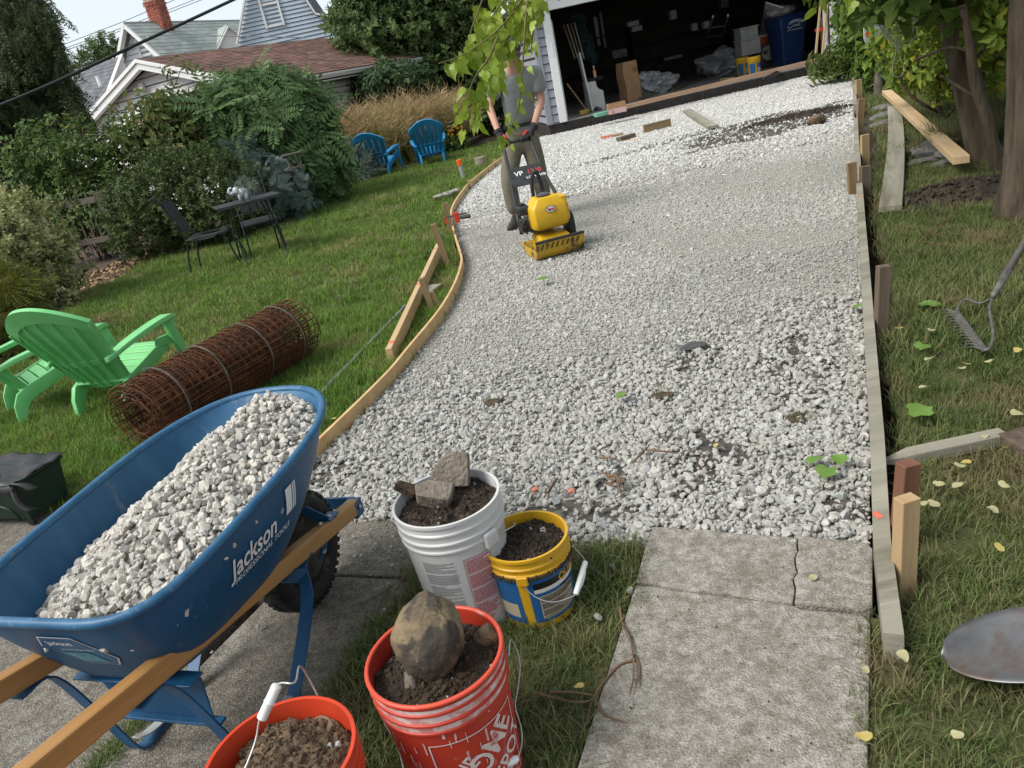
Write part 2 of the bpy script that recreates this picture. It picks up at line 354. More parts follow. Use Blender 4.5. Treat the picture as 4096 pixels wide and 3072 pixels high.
# ---- walk at the bottom of the picture: broken concrete slabs
walk = tag(bpy.data.objects.new('concrete_walk', None), None, None, None, 'structure'); COL.objects.link(walk)
def slab_piece(pts, z1, tilt=(0, 0), nm='slab', par=walk, mat=m_conc):
    c = sum((Vector((p[0], p[1], 0)) for p in pts), Vector())/len(pts); mb = MB(); n = len(pts)
    mb.add([(p[0], p[1], DEEP) for p in pts]+[(p[0], p[1], z1+tilt[0]*(p[0]-c.x)+tilt[1]*(p[1]-c.y)) for p in pts], [tuple(range(n-1, -1, -1)), tuple(range(n, 2*n))]+[(i, (i+1) % n, n+(i+1) % n, n+i) for i in range(n)])
    return mb.build(nm, mat, par, bevel=.008)
def rag(a, b, n, amp, seed):      # a broken edge from a to b
    a, b = Vector(a), Vector(b); d = b-a; q = Vector((-d.y, d.x, 0)).normalized()
    return [a+d*(i/n)+q*amp*mnoise.noise(Vector((i*.9, seed, 0)))*(0 if i in (0, n) else 1) for i in range(n+1)]
g = lambda x, y: G(x, y, .02)
slab_piece([g(2612, 2106)]+rag(g(2612, 2106), g(3190, 2150), 8, .02, 1)[1:]+rag(g(3190, 2150), g(3172, 2413), 9, .014, 2)[1:]+rag(g(3172, 2413), g(2541, 2330), 7, .006, 3)[1:]+[g(2579, 2190)], .022)
crk = [p+Vector((.0035, .001, 0)) for p in rag(g(3190, 2150), g(3172, 2413), 9, .014, 2)]
slab_piece(rag(crk[0], g(3470, 2180), 5, .012, 4)+[g(3492, 2205), g(3490, 2430), g(3478, 2440)]+rag(g(3462, 2440), crk[-1], 5, .006, 5)+crk[::-1][1:-1], .026, (.02, .01))
slab_piece([p+Vector((-.001, -.0045, 0)) for p in rag(g(3172, 2413), g(2541, 2330), 7, .006, 3)[::-1]]+rag(g(3205, 2432), g(3450, 2455), 5, .005, 6)+[g(3482, 2490), g(3476, 2800), g(3469, 3120), g(3462, 3500), g(2170, 3500), g(2290, 3120)], .018)

cp_ = [g(2640, 2125).xy, g(3460, 2190).xy, g(3480, 2430).xy, g(3470, 3060).xy, g(2330, 3060).xy]
P = rnd_in(cp_, 420); n = len(P); tag(scatter('grit', np.column_stack((P, np.full(n, .022))), RNG.uniform(0, 6.28, (n, 3)), np.exp(RNG.normal(math.log(.0042), .45, n)), stones([m_soil, m_st[0], m_soil, m_conc], 4, 21)), 'dark and pale grit lying on the broken concrete walk', None, None, 'stuff')
# ---- concrete drive on the left, in slabs with weedy joints
drv = tag(bpy.data.objects.new('concrete_drive', None), None, None, None, 'structure'); COL.objects.link(drv)
e1 = [G(*p) for p in ((1640, 2300), (1618, 2382), (1504, 2477), (1453, 2553), (1339, 2730), (1210, 2940), (1110, 3120), (900, 3500))]
jo = [G(1335, 2300), G(1480, 2306), G(1640, 2312)]                    # joint across the drive
j2a, j2b = G(760, 2690), G(330, 3120)                                  # weedy joint along the drive, under the barrow
slab_piece([G(1300, 1992), G(1420, 2092), G(1560, 2082), G(1640, 2150), G(1655, 2300), jo[2]+Vector((0, .005, 0)), jo[1]+Vector((0, .005, 0)), jo[0]+Vector((0, .005, 0)), (-1.45, 2.4, 0), (-1.75, 3.2, 0)], .003, par=drv, mat=m_conc2)
u = (j2b-j2a).normalized(); q = Vector((u.y, -u.x, 0))*.012
far_j = j2a-u*1.05
slab_piece([jo[0]-Vector((0, .006, 0)), jo[1]-Vector((0, .006, 0)), jo[2]-Vector((0, .006, 0))]+e1[1:]+[j2b-u*-.5+q*-1, j2a-q, far_j-q], 0, par=drv, mat=m_conc2)
slab_piece([j2a+q, j2b+u*.5+q, (-3.2, .2, 0), (-5.2, 3.2, 0), (-3.4, 3.9, 0), far_j+q+Vector((-.2, .3, 0))], -.004, par=drv, mat=m_conc2)

# ---- lawns and bed
lawn_edge = [(-.98, 2.96), (-1.6, 3.16), (-2.28, 3.44), (-2.6, 3.56), (-4.6, 4.35)]
bed_edge = [G(*p).xy for p in ((0, 1530), (250, 1240), (283, 1200), (422, 1146), (663, 1025), (1024, 917), (1300, 820))]+[Vector((-2.9, 14.2)), Vector((-2.3, 16.6)), Vector((-.6, 18.2)), Vector((1.6, 18.0))]
lpath = [p.xy for p in LP]
lnorm = []
for i in range(len(lpath)):
    t = lpath[min(i+1, len(lpath)-1)]-lpath[max(i-1, 0)]; t.normalize(); lnorm.append(Vector((-t.y, t.x)))
lout = [p+n*.035 for p, n in zip(lpath, lnorm)]
LAWN_L = [Vector(p) for p in lawn_edge]+bed_edge+list(reversed(lout))
structure(MB().prism([Vector((-4.6, 4.35))]+bed_edge[:-1]+[Vector((-.6, 18.2)), Vector((1.5, 24)), Vector((-40, 60)), Vector((-60, 8)), Vector((-9, 2))], DEEP, -.006), 'mulch_bed', m_mulch)
structure(MB().prism(LAWN_L, DEEP, 0), 'lawn_soil', m_turf)
trench = [G(*p).xy for p in ((3504, 900), (3540, 1045), (3571, 1189), (3557, 1358), (3557, 1589), (3600, 1671), (3597, 1766), (3665, 2000), (3680, 2163), (3696, 2362), (3597, 2494), (3485, 2470), (3476, 2800), (3469, 3120))]
LAWN_R = [Vector((8.3, 16.6)), Vector((5.3, 10.1)), Vector((4.0, 7.5))]+trench+[Vector((.35, .55)), Vector((4, .2)), Vector((14, 6)), Vector((16, 18)), Vector((9.4, 18))]
structure(MB().prism(LAWN_R, DEEP, 0), 'lawn_soil', m_turf)
STRIP = [G(*p).xy for p in ((1640, 2260), (1640, 2300), (1618, 2382), (1504, 2477), (1453, 2553), (1339, 2730), (1210, 2940), (1110, 3120), (900, 3500), (2168, 3500), (2285, 3120), (2450, 2620), (2534, 2341), (2572, 2190), (2290, 2184), (2030, 2202), (1760, 2195))]
structure(MB().prism(STRIP, DEEP, -.002), 'verge_soil', m_turf)

# ---- grass blades
def grass_proto(nb, h, w, spread, seed, mats, lean=.5):
    g = np.random.default_rng(seed); mb = MB()
    for k in range(nb):
        a = g.uniform(0, 6.28); r = spread*math.sqrt(g.random()); x, y = r*math.cos(a), r*math.sin(a); hh = h*g.uniform(.55, 1.15); d = g.uniform(0, 6.28); ln = abs(g.normal(0, lean))*hh
        dx, dy = math.cos(d), math.sin(d); sx, sy = -dy*w/2, dx*w/2; mi = 1 if g.random() < .2 else 0
        b = [(x-sx, y-sy, 0), (x+sx, y+sy, 0), (x+dx*ln*.35+sx*.8, y+dy*ln*.35+sy*.8, hh*.6), (x+dx*ln*.35-sx*.8, y+dy*ln*.35-sy*.8, hh*.6), (x+dx*ln, y+dy*ln, hh*.95)]
        mb.add(b, [(0, 1, 2, 3), (3, 2, 4)], mi)
    me = bpy.data.meshes.new('tuft'); me.from_pydata(mb.v, [], mb.f); [me.materials.append(x) for x in mats]; me.polygons.foreach_set('material_index', mb.m); return me
m_gr = M('grass_green', (.11, .23, .03), (.21, .31, .06), 1.1, .6, coord='World', trans=.3, island=.3, third=((.30, .26, .12), 1.1, .54, .70), spec=.2)
m_gs = M('grass_straw', (.20, .17, .085), (.13, .14, .05), 2, .7, coord='World', trans=.2, island=.25)
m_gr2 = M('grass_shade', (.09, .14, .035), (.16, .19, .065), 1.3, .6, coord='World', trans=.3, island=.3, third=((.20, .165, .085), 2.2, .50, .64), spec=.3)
t_near = [grass_proto(34, .062, .0034, .062, s, [m_gr, m_gs]) for s in range(5)]
t_mid = [grass_proto(30, .075, .006, .09, 20+s, [m_gr, m_gs]) for s in range(4)]
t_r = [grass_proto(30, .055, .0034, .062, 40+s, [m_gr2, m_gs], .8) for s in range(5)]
def grass(name, poly, bands, protos, lab, excl=()):
    PP, RR, SS, II = [], [], [], []
    for y0, y1, den, ids, s in bands:
        P = rnd_in(poly, den, lambda x, y: (np.hypot(x, y) >= y0) & (np.hypot(x, y) < y1) & (np.abs(x)/(y+1.2) < .95))
        for ex in excl: P = P[~inside(ex, P)]
        k = 1+.35*nz(P, 1.1, 3.); n = len(P)
        PP.append(np.column_stack((P, np.zeros(n)-.004))); RR.append(np.column_stack((RNG.normal(0, .12, n), RNG.normal(0, .12, n), RNG.uniform(0, 6.28, n)))); SS.append(s*k*RNG.uniform(.7, 1.2, n)); II.append(RNG.choice(ids, n))
    return tag(scatter(name, np.concatenate(PP), np.concatenate(RR), np.concatenate(SS), protos, np.concatenate(II)), lab, None, None, 'stuff')
BARE = [blob_poly(G(*p), a, b, r_, 40+i) for i, (p, a, b, r_) in enumerate((((1740, 1330), .1, .22, R(-10)), ((560, 1265), .5, .10, R(25)), ((700, 1215), .25, .08, R(25)), ((1420, 1290), .08, .06, 0)))]
grass('grass', LAWN_L, ((0, 6.2, 420, [0, 1, 2, 3, 4], 1.), (6.2, 11, 210, [5, 6, 7, 8], .95), (11, 22, 130, [5, 6, 7, 8], 1.25)), t_near+t_mid, 'mown green lawn left of the new driveway', excl=BARE[:2])
RB = [blob_poly(G(*p), a, b, r_, 60+i) for i, (p, a, b, r_) in enumerate((((3720, 980), .35, .16, R(20)), ((3760, 2200), .14, .10, 0), ((3560, 1900), .06, .5, R(-28)), ((3820, 800), .45, .3, R(20))))]
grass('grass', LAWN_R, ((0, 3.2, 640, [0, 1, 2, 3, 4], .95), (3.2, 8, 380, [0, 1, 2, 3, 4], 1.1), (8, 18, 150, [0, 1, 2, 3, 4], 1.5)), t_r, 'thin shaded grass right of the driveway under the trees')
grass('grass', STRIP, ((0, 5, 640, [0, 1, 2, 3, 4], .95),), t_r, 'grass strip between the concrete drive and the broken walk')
# weeds in the joint of the drive
nj = 150; tt = RNG.random(nj); tt = tt[mnoise.noise(Vector((0, 0, 0))) < tt]; tt = np.array([t for t in tt if mnoise.noise(Vector((t*5, 3, 1))) > -.05])
P = np.array([(j2a+(j2b-j2a)*t*1.1)[:] for t in tt])+RNG.normal(0, .007, (len(tt), 3))*np.array([1, 1, 0]); P[:, 2] = -.02
tag(scatter('weeds', P, np.column_stack((np.zeros((len(P), 2)), RNG.uniform(0, 6, len(P)))), RNG.uniform(.45, .8, len(P)), t_r), 'weedy grass growing in the joint of the concrete drive', None, None, 'stuff')

# ================================================================ FORM BOARDS AND STAKES
m_new = wood('new_pine', (.46, .29, .13), (.60, .41, .21), .7, third=((.36, .2, .08), 3, .62, .72))
m_fresh = wood('fresh_lumber', (.42, .29, .15), (.55, .40, .23), .7)
m_grey = wood('weathered_board', (.19, .175, .135), (.33, .31, .25), .85, third=((.12, .115, .075), 5, .5, .68))
m_stk = wood('stake_brown', (.19, .125, .065), (.29, .2, .11), .8)
m_stk2 = wood('stake_pale', (.33, .22, .11), (.45, .32, .18), .8)
m_dark = wood('stake_dark', (.095, .068, .045), (.16, .12, .085), .85)
m_red = wood('stake_redbrown', (.13, .055, .032), (.2, .095, .055), .8)
m_mark = M('marking_paint', (.62, .13, .07), rough=.8, third=((.4, .3, .22), 60, .5, .62))
def strip_board(name, pts, nrm, th, z0, z1, mat, label, cat, jit=0):
    mb = MB(); rings = []
    for p, n in zip(pts, nrm): rings.append([(p.x, p.y, z0), (p.x+n.x*th, p.y+n.y*th, z0), (p.x+n.x*th, p.y+n.y*th, z1), (p.x, p.y, z1)])
    mb.loft(rings); return tag(mb.build(name, mat, None, world=True, loc=(pts[0].x, pts[0].y, 0)), label, cat)
cut = min(range(len(lpath)), key=lambda i: abs(lpath[i].y-7.85))
strip_board('form_board', lpath[:cut+1], lnorm[:cut+1], .018, -.05, .085, m_new, 'long bent pine form board curving along the gravel, near length', 'form board')
strip_board('form_board', [p+n*-.0 for p, n in zip(lpath[cut+1:-7], lnorm[cut+1:-7])], lnorm[cut+1:-7], .02, -.05, .095, m_new, 'far pine form board bending away behind the compactor operator', 'form board')
rn = Vector((.895, -.446))
def right_form(a, b, lab, z1=.09, th=.046):
    pts = []
    for i in range(len(RP)-1):
        for k in range(6):
            p = RP[i].lerp(RP[i+1], k/6).xy
            if a <= p.y <= b: pts.append(p)
    o = strip_board('form_board', pts, [rn]*len(pts), th, -.06, z1, m_grey, lab, 'form board'); return o, pts
fb, fpts = right_form(1.4, 10.2, 'weathered grey form board along the right edge, near length with orange mark')
right_form(10.35, 16, 'weathered grey form board along the right edge, far length by the garage', .085)
c = RP[2].xy.lerp(RP[3].xy, -.35); mb = MB()
for px, py in ((3512, 2060),):
    c = G(px, py, .0915); mb.add([(c.x+dx, c.y+dy, .0915) for dx, dy in ((-.012, -.018), (.012, -.014), (.008, .02), (-.01, .016))], [(0, 1, 2, 3)])
mb.build('paint_mark', m_mark, fb, world=True); 
mb = MB(); c = G(3440, 785, .0915); mb.add([(c.x+dx, c.y+dy, .0915) for dx, dy in ((-.02, -.03), (.022, -.02), (.02, .0), (-.02, -.01))], [(0, 1, 2, 3)]); mb.build('paint_mark', m_mark, fb, world=True)

def stake(top, base, w, d, mat, label, zt, group=None, lean=None, rz=0.):
    b = G(*base, -.03) if len(base) == 2 else Vector(base); # top from its pixel at the base's distance
    t = V(top[0], top[1], b.y+ (lean or 0)); a = b-(t-b).normalized()*.12
    o = lumber('stake', a, t, w, d, mat, label, 'stake', group, up=(math.sin(rz), -math.cos(rz), 0), bevel=.002); return o
SG = 'stakes holding the form boards'
stake((1781, 811), (1813, 950), .055, .03, m_stk, 'brown wooden stake with the red bar clamp on it', 0, SG)
stake((1731, 897), (1800, 1080), .05, .03, m_stk, 'long leaning stake driven in behind the curved form board, standing alone', 0, SG)
stake((1684, 1112), (1737, 1256), .042, .042, m_stk, 'taller square stake of the pair beside the marked timber', 0, SG)
stake((1724, 1168), (1756, 1248), .042, .035, m_stk2, 'shorter pale stake of the pair touching the curved form board', 0, SG)
stake((1876, 720), (1883, 768), .06, .03, m_stk2, 'short stake on the gravel side of the far curved board', 0, SG)
stake((1978, 638), (1982, 672), .06, .04, m_stk2, 'small stake tip behind the far curved board, beside the operator', 0, SG)
stake((3434, 318), (3436, 402), .09, .04, m_stk2, 'farthest pale stake along the right form board', 0, SG)
stake((3445, 393), (3440, 478), .09, .04, m_stk, 'second farthest brown stake along the right form board', 0, SG)
stake((3459, 538), (3460, 660), .075, .04, m_stk2, 'greenish stake between the grey loose board and the right form', 0, SG)
stake((3461, 664), (3460, 785), .08, .045, m_dark, 'dark stake on the lawn side opposite the gravel side stake', 0, SG)
stake((3405, 650), (3413, 792), .075, .03, m_stk, 'flat stake standing in the gravel against the right form', 0, SG)
stake((3534, 1062), (3520, 1365), .055, .04, m_dark, 'dark brown stake standing in the trench near the rake', 0, SG)
stake((3634, 1850), (3598, 2230), .055, .04, m_red, 'reddish brown stake behind the pale stake, nearest the camera', 0, SG, rz=.2)
stake((3628, 1990), (3612, 2385), .055, .038, m_stk2, 'pale tan stake in front of the reddish stake, by the end of the form', 0, SG, rz=.2)
a, b = G(4015, 1745, .03), G(3640, 1825, .03); lumber('stake', a, b, .055, .045, m_grey, 'pointed grey stake lying across the grass above the stake pair', 'stake', taper=.11)
# ================================================================ WHEELBARROW
m_blue = M('barrow_blue', (.008, .066, .155), (.012, .085, .19), 6, .45, third=((.07, .14, .21), 34, .60, .74), spec=.5)
m_bluein = M('barrow_blue_scuffed', (.014, .085, .19), (.03, .12, .23), 14, .5, third=((.22, .24, .24), 9, .58, .72), stretch=(1, 1, .25))
m_rimb = M('barrow_rim', (.014, .08, .17), (.03, .12, .23), 20, .45, third=((.22, .24, .25), 40, .62, .72))
m_handle = wood('handle_wood', (.33, .165, .052), (.45, .25, .09), .55, third=((.22, .12, .055), 5, .56, .72))
m_white = M('white_print', (.75, .76, .76), rough=.6, third=((.4, .45, .5), 40, .62, .7))
m_tyre = M('tyre_rubber', (.012, .012, .012), (.03, .028, .026), 20, .85, .3, 60, third=((.12, .11, .1), 12, .56, .7))
m_steel = M('galvanised', (.42, .43, .43), (.55, .55, .54), 20, .45, metal=.7)
A_, N_ = Vector((.355, .935, 0)), Vector((.935, -.355, 0))
def WB(s, n, z): return A_*s+N_*n+Vector((0, 0, z))
wb0 = WB(1.5, -1.56, 0)
wb = thing('wheelbarrow', 'blue steel wheelbarrow with wooden handles, heaped with gravel', 'wheelbarrow', wb0)
NC, PF, SMF = -1.582, 2.5, .5
def ring_dim(f):      # f 0 at the rim, 1 at the tray floor: rear s, front s, half width
    q = f**1.25
    return .955+.12*q, 2.01-.32*f, .315-.135*f**1.8
def tray_pt(th, f):
    s0, s1, hw = ring_dim(f); sm = s0+(s1-s0)*SMF
    c, sn = math.cos(th), math.sin(th)
    if c >= 0: p = PF; hl = s1-sm
    else: p = 5.; hl = sm-s0
    k = (abs(c)**p+abs(sn)**p)**(-1/p)
    s = sm+hl*k*c; n = NC+hw*k*sn
    zr = .63+(s-.965)*.066; z = zr*(1-f)+(.335+.02*(1.9-s))*f
    return WB(s, n, z)
NT = 72; rings = [[tray_pt(2*math.pi*k/NT, f) for k in range(NT)] for f in (0, .08, .2, .35, .5, .65, .78, .88, .95, 1.)]
last = rings[-1]; cc = sum(last, Vector())/NT
for q, dz in ((.9, -.012), (.5, -.016), (.15, -.016)): rings.append([cc+(p-cc)*q+Vector((0, 0, dz)) for p in last])
mb = MB(); mb.loft(rings, False); mb.add(rings[-1], [tuple(range(NT))])
tray = mb.build('tray', m_blue, wb, smooth=True, world=True)
mb = MB(); inr = [[p+Vector((cc.x-p.x, cc.y-p.y, 0)).normalized()*.008+Vector((0, 0, .001)) for p in r] for r in rings[:9]]; mb.loft(inr, False); mb.build('tray_inside', m_bluein, tray, smooth=True, world=True)
mb = MB(); mb.tube([p+Vector((0, 0, -.003)) for p in rings[0]], .0125, 10, closed=True); mb.build('rolled_rim', m_rimb, tray, smooth=True, world=True)
# lettering on the right wall
def wall(s, f, off=.0035):
    s0, s1, hw = ring_dim(f); sm = s0+(s1-s0)*SMF; p = PF if s > sm else 5.; hl = (s1-sm) if s > sm else (sm-s0)
    n = NC+hw*(max(0, 1-abs((s-sm)/hl)**p))**(1/p); zr = .63+(s-.965)*.066; z = zr*(1-f)+(.335+.02*(1.9-s))*f
    return WB(s, n+off, z)
def wl_fn(s0, f0, tilt=0.):
    def fn(x, y):
        x, y = x*math.cos(tilt)-y*math.sin(tilt), x*math.sin(tilt)+y*math.cos(tilt)
        return wall(s0+x, f0-y/.31)
    return fn
mb = MB(); mb.text('Jackson', .080, wl_fn(1.345, .36, -.02), .016, squash=.84); mb.text('PROFESSIONAL TOOLS', .024, wl_fn(1.385, .50, -.02), .006, squash=1.05); mb.text('®', .02, wl_fn(1.475, .31), 0)
fn = wl_fn(1.525, .28, -.02)
for x0, x1, y0, y1 in ((-.028, .004, -.038, .038), (.009, .015, -.038, .038), (.019, .025, -.038, .038)):
    mb.grid(lambda u, v: fn(x0+(x1-x0)*u, y0+(y1-y0)*v), 3, 6)
mb.build('lettering', m_white, tray, world=True)
# sticker on the rear wall
m_stick = M('sticker_blue', (.02, .10, .22), rough=.35); m_stick2 = M('sticker_print', (.10, .34, .38), (.03, .16, .24), 60, .4)
def rear(n, f, off=.003):
    s0, s1, hw = ring_dim(f); sm = s0+(s1-s0)*SMF; hl = sm-s0
    s = sm-hl*(max(0, 1-abs((n-NC)/hw)**5.))**.2; zr = .63+(s-.965)*.066; z = zr*(1-f)+(.335+.02*(1.9-s))*f
    return WB(s-off, n, z)
mb = MB(); hexa = [(-.09, .02), (-.065, .07), (.03, .07), (.085, -.035), (.06, -.075), (-.03, -.075)]
rf = lambda x, y, o=.003: rear(-1.545+x, .42-y/.33, o)
def rpoly(pts, off, m):
    n = len(pts); cx = sum(p[0] for p in pts)/n; cy = sum(p[1] for p in pts)/n
    for k in range(n):
        a, b = pts[k], pts[(k+1) % n]; N = 5
        for i in range(N):
            p = [(cx+(a[0]-cx)*i/N, cy+(a[1]-cy)*i/N), (cx+(b[0]-cx)*i/N, cy+(b[1]-cy)*i/N), (cx+(b[0]-cx)*(i+1)/N, cy+(b[1]-cy)*(i+1)/N), (cx+(a[0]-cx)*(i+1)/N, cy+(a[1]-cy)*(i+1)/N)]
            mb.add([rf(*q_, off) for q_ in (p[0], p[1], p[2], p[3])], [(0, 1, 2, 3)] if i else [(0, 2, 3)], m)
rpoly([(x*1.05, y*1.05) for x, y in hexa], .003, 0); rpoly(hexa, .0042, 1); rpoly([(-.05, -.005), (.03, -.005), (.055, -.06), (-.02, -.06)], .0055, 2)
mb.text('Jackson', .03, lambda x, y: rf(x-.02, y+.045, .0058), .012, 0, squash=.8); mb.text('6 CU FT FLAT TRAY', .011, lambda x, y: rf(x+.012, y+.012, .0058), .0, 0)
mb.build('sticker', [m_white, m_stick, m_stick2], tray, world=True)
# handles
HZ = lambda s: .545-.212*(s-.5)
hr0, hr1 = WB(.47, -1.355, HZ(.47)), WB(2.04, -1.452, HZ(2.04)); hl0, hl1 = WB(.40, -1.79, HZ(.40)), WB(2.04, -1.665, HZ(2.04))
for a, b in ((hr0, hr1), (hl0, hl1)): o = lumber('handle', a-wb0, b-wb0, .042, .054, m_handle, parent=wb, bevel=.006)
def hp(side, s):
    a, b = (hr0, hr1) if side > 0 else (hl0, hl1); t = (s-(.47 if side > 0 else .40))/(2.04-(.47 if side > 0 else .40)); return a.lerp(b, t)
# steel legs, each one bent strap from handle to foot and back
def strap(mb, pts, w, t):
    pts = [Vector(p) for p in pts]; pts = catmull(pts, 5); rings = []
    for i, p in enumerate(pts):
        d = (pts[min(i+1, len(pts)-1)]-pts[max(i-1, 0)]).normalized(); nn = N_; q = nn.cross(d).normalized()
        rings.append([p-nn*w/2-q*t/2, p+nn*w/2-q*t/2, p+nn*w/2+q*t/2, p-nn*w/2+q*t/2])
    mb.loft(rings)
for sd in (1, -1):
    nn = -1.375 if sd > 0 else -1.745; mb = MB(); h1 = hp(sd, 1.62)-Vector((0, 0, .03)); h2 = hp(sd, 1.0)-Vector((0, 0, .03))
    strap(mb, [h1+A_*.06, h1+A_*.015-Vector((0, 0, .015)), WB(1.55, nn, .2), WB(1.40, nn, .05), WB(1.355, nn, .012), WB(1.31, nn, .008), WB(1.2, nn, .008), WB(1.155, nn, .012), WB(1.13, nn, .045), WB(1.09, nn, .2), h2+A_*.03-Vector((0, 0, .02)), h2-A_*.06], .042, .005)
    leg = mb.build('leg', m_blue, wb, smooth=R(40), bevel=0, world=True)
    mb = MB(); strap(mb, [WB(1.345, nn-.0, .033), WB(1.27, nn, .018), WB(1.19, nn, .03), WB(1.15, nn, .05)], .03, .004); mb.tube([WB(1.24, nn, .015), WB(1.24, nn, .055)], .007, 6); mb.build('foot_plate', m_steel, leg, world=True)
# cross plate between the legs
mb = MB(); pl = [WB(1.12, -1.385, .32), WB(1.12, -1.735, .32), WB(1.135, -1.70, .17), WB(1.135, -1.42, .17)]
mb.slab(pl, .004, -A_); mb.beam(WB(1.10, -1.375, .335), WB(1.10, -1.745, .335), .05, .006); mb.beam(WB(1.13, -1.39, .165), WB(1.13, -1.73, .165), .03, .008)
mb.build('cross_plate', m_blue, wb, world=True, bevel=.001)
for q in (1.55,): mb = MB(); mb.beam(WB(q, -1.36, HZ(q)-.031), WB(q, -1.76, HZ(q)-.031), .06, .006); mb.build('cross_strap', m_blue, wb, world=True)
# wheel
WC = WB(1.80, -1.555, .198)
def wheel_pts(prof, n=36): return [[WC+N_*x+A_*(r*math.cos(2*math.pi*k/n))+Vector((0, 0, r*math.sin(2*math.pi*k/n))) for k in range(n)] for x, r in prof]
wh = MB().loft(wheel_pts([(-.05+.1*i/10, 0) for i in ()] or [(math.cos(a)*.046, .155+math.sin(a)*.043) for a in [2*math.pi*i/16 for i in range(16)]]), False, True)
for k in range(44):     # tread blocks
    a = 2*math.pi*k/44
    for x in (-.02, .02):
        c = WC+N_*x+(A_*math.cos(a)+Vector((0, 0, math.sin(a))))*.1935; rt = Matrix((N_, A_*-math.sin(a)+Vector((0, 0, math.cos(a))), A_*math.cos(a)+Vector((0, 0, math.sin(a))))).transposed(); wh.box(c, (.026, .016, .012), rt)
whl = thing('wheel', None, None); whl.parent = wb; whl.location = WC-wb0
wh.build('tyre', m_tyre, whl, smooth=R(40), world=True)
MB().loft(wheel_pts([(-.03, .12), (-.03, .105), (-.012, .08), (-.03, .04), (-.035, .015), (.035, .015), (.03, .04), (.012, .08), (.03, .105), (.03, .12)]), True).build('rim', M('wheel_rim', (.02, .02, .02), (.10, .09, .08), 14, .5, metal=.3), whl, smooth=R(30), world=True)
mb = MB(); mb.tube([WC-N_*.10, WC+N_*.10], .011, 10); mb.build('axle', m_steel, wb, world=True)
for sd in (1, -1):
    mb = MB(); h = hp(sd, 1.80); mb.beam(h-Vector((0, 0, .03)), WC+N_*sd*.085-Vector((0, 0, .02)), .045, .006, up=N_); h3 = hp(sd, 1.84)+Vector((0, 0, .028)); tp = WB(1.80, NC+sd*.1, .36)
    mb.beam(h3, tp, .04, .005, up=A_); mb.beam(h3-A_*.05, h3+A_*.05, .042, .005)
    mb.build('wheel_bracket', m_blue, wb, world=True, bevel=.001)
mb = MB()
for hp1 in (hr1, hl1): mb.beam(hp1-A_*.045, hp1+A_*.004, .048, .060)
mb.beam(hr1+A_*.006+Vector((0, 0, .004)), hl1+A_*.006+Vector((0, 0, .004)), .008, .05); mb.build('nose_guard', m_blue, wb, world=True, bevel=.002)
for sd in (1, -1):
    for q in (1.86, 1.80): MB().ball(hp(sd, q)+Vector((0, 0, .033)), (.010, .010, .007), 1).build('bolt', m_steel, wb, smooth=True, world=True)
    MB().ball(hp(sd, 2.02)+N_*sd*.026, (.005, .01, .01), 1).build('bolt', m_steel, wb, smooth=True, world=True)
# the load
def load_z(s, n):
    return .63+(s-.965)*.066-.052+.075*math.exp(-((n-NC-.03)/.17)**2)*math.exp(-((s-1.62)/.5)**4)+.018*mnoise.noise(Vector((s*7, n*7, 0)))-.085*max(0, (NC-.02-n)/.25)**1.2-.06*max(0, (1.2-s)/.2)
def in_tray(s, n, z, m=.012):
    zr = .63+(s-.965)*.066; f = max(0, min(1, (zr-z)/(zr-.345))); s0, s1, hw = ring_dim(f); sm = s0+(s1-s0)*SMF; p = PF if s > sm else 5.; hl = (s1-sm) if s > sm else (sm-s0)
    return abs((n-NC)/(hw-m))**p+abs((s-sm)/(hl-m))**p < 1
P = []
m_load = M('load_fines', (.34, .325, .295), (.46, .445, .41), 60, .95, .9, 120)
mb = MB(); 
def load_rim(th):
    f = .25
    for _ in range(12): p = tray_pt(th, f); f = min(.9, max(.05, f+.5*((p.z-(load_z(p.dot(A_), p.dot(N_))-.014))/.3)))
    return tray_pt(th, min(.95, f+.03))
rr = [[(load_rim(2*math.pi*k/48)-WB(1.5, NC, 0))*q for k in range(48)] for q in (1.0, .85, .7, .5, .3, .1)]
rings = []
for r in rr:
    ring = []
    for p in r:
        w = p+WB(1.5, NC, 0); ring.append(Vector((w.x, w.y, load_z(w.dot(A_), w.dot(N_))-.014)))
    rings.append(ring)
mb.loft(rings, False); mb.add(rings[-1], [tuple(range(48))])
load = tag(mb.build('gravel_load', m_load, None, smooth=True, world=True, loc=wb0), 'heap of pale crushed limestone filling the blue wheelbarrow', None, None, 'stuff')
pol = [(p.x*.972+.028*cc.x, p.y*.972+.028*cc.y) for p in [tray_pt(2*math.pi*k/48, .12) for k in range(48)]]
P0 = rnd_in(pol, 7400); P0 = np.array([q for q in P0 if in_tray(q[0]*.355+q[1]*.935, q[0]*.935-q[1]*.355, load_z(q[0]*.355+q[1]*.935, q[0]*.935-q[1]*.355))]); n0 = len(P0); szs = np.where(RNG.random(n0) < .5, RNG.uniform(.022, .040, n0), RNG.uniform(.010, .020, n0))
far = np.clip((P0 @ np.array([.355, .935])-1.45)/.45, 0, 1); szs *= np.where(RNG.random(n0) < far*.55, .5, 1)
Z = np.array([load_z(x*.355+y*.935, x*.935-y*.355) for x, y in P0])+RNG.uniform(-.012, .006, n0)
m_st2 = [M('barrow_stone_a', (.42, .39, .34), (.56, .53, .475), 3, .9, .3, 9, island=.16), M('barrow_stone_b', (.38, .36, .33), (.51, .49, .455), 3, .9, .3, 9, island=.16)]
scatter('stones', np.column_stack((P0, Z)), np.column_stack((RNG.normal(0, .6, n0), RNG.normal(0, .6, n0), RNG.uniform(0, 6.28, n0))), szs, stones(m_st2, 8, 3, 17, .7), parent=load, loc=wb0)['kind'] = 'stuff'

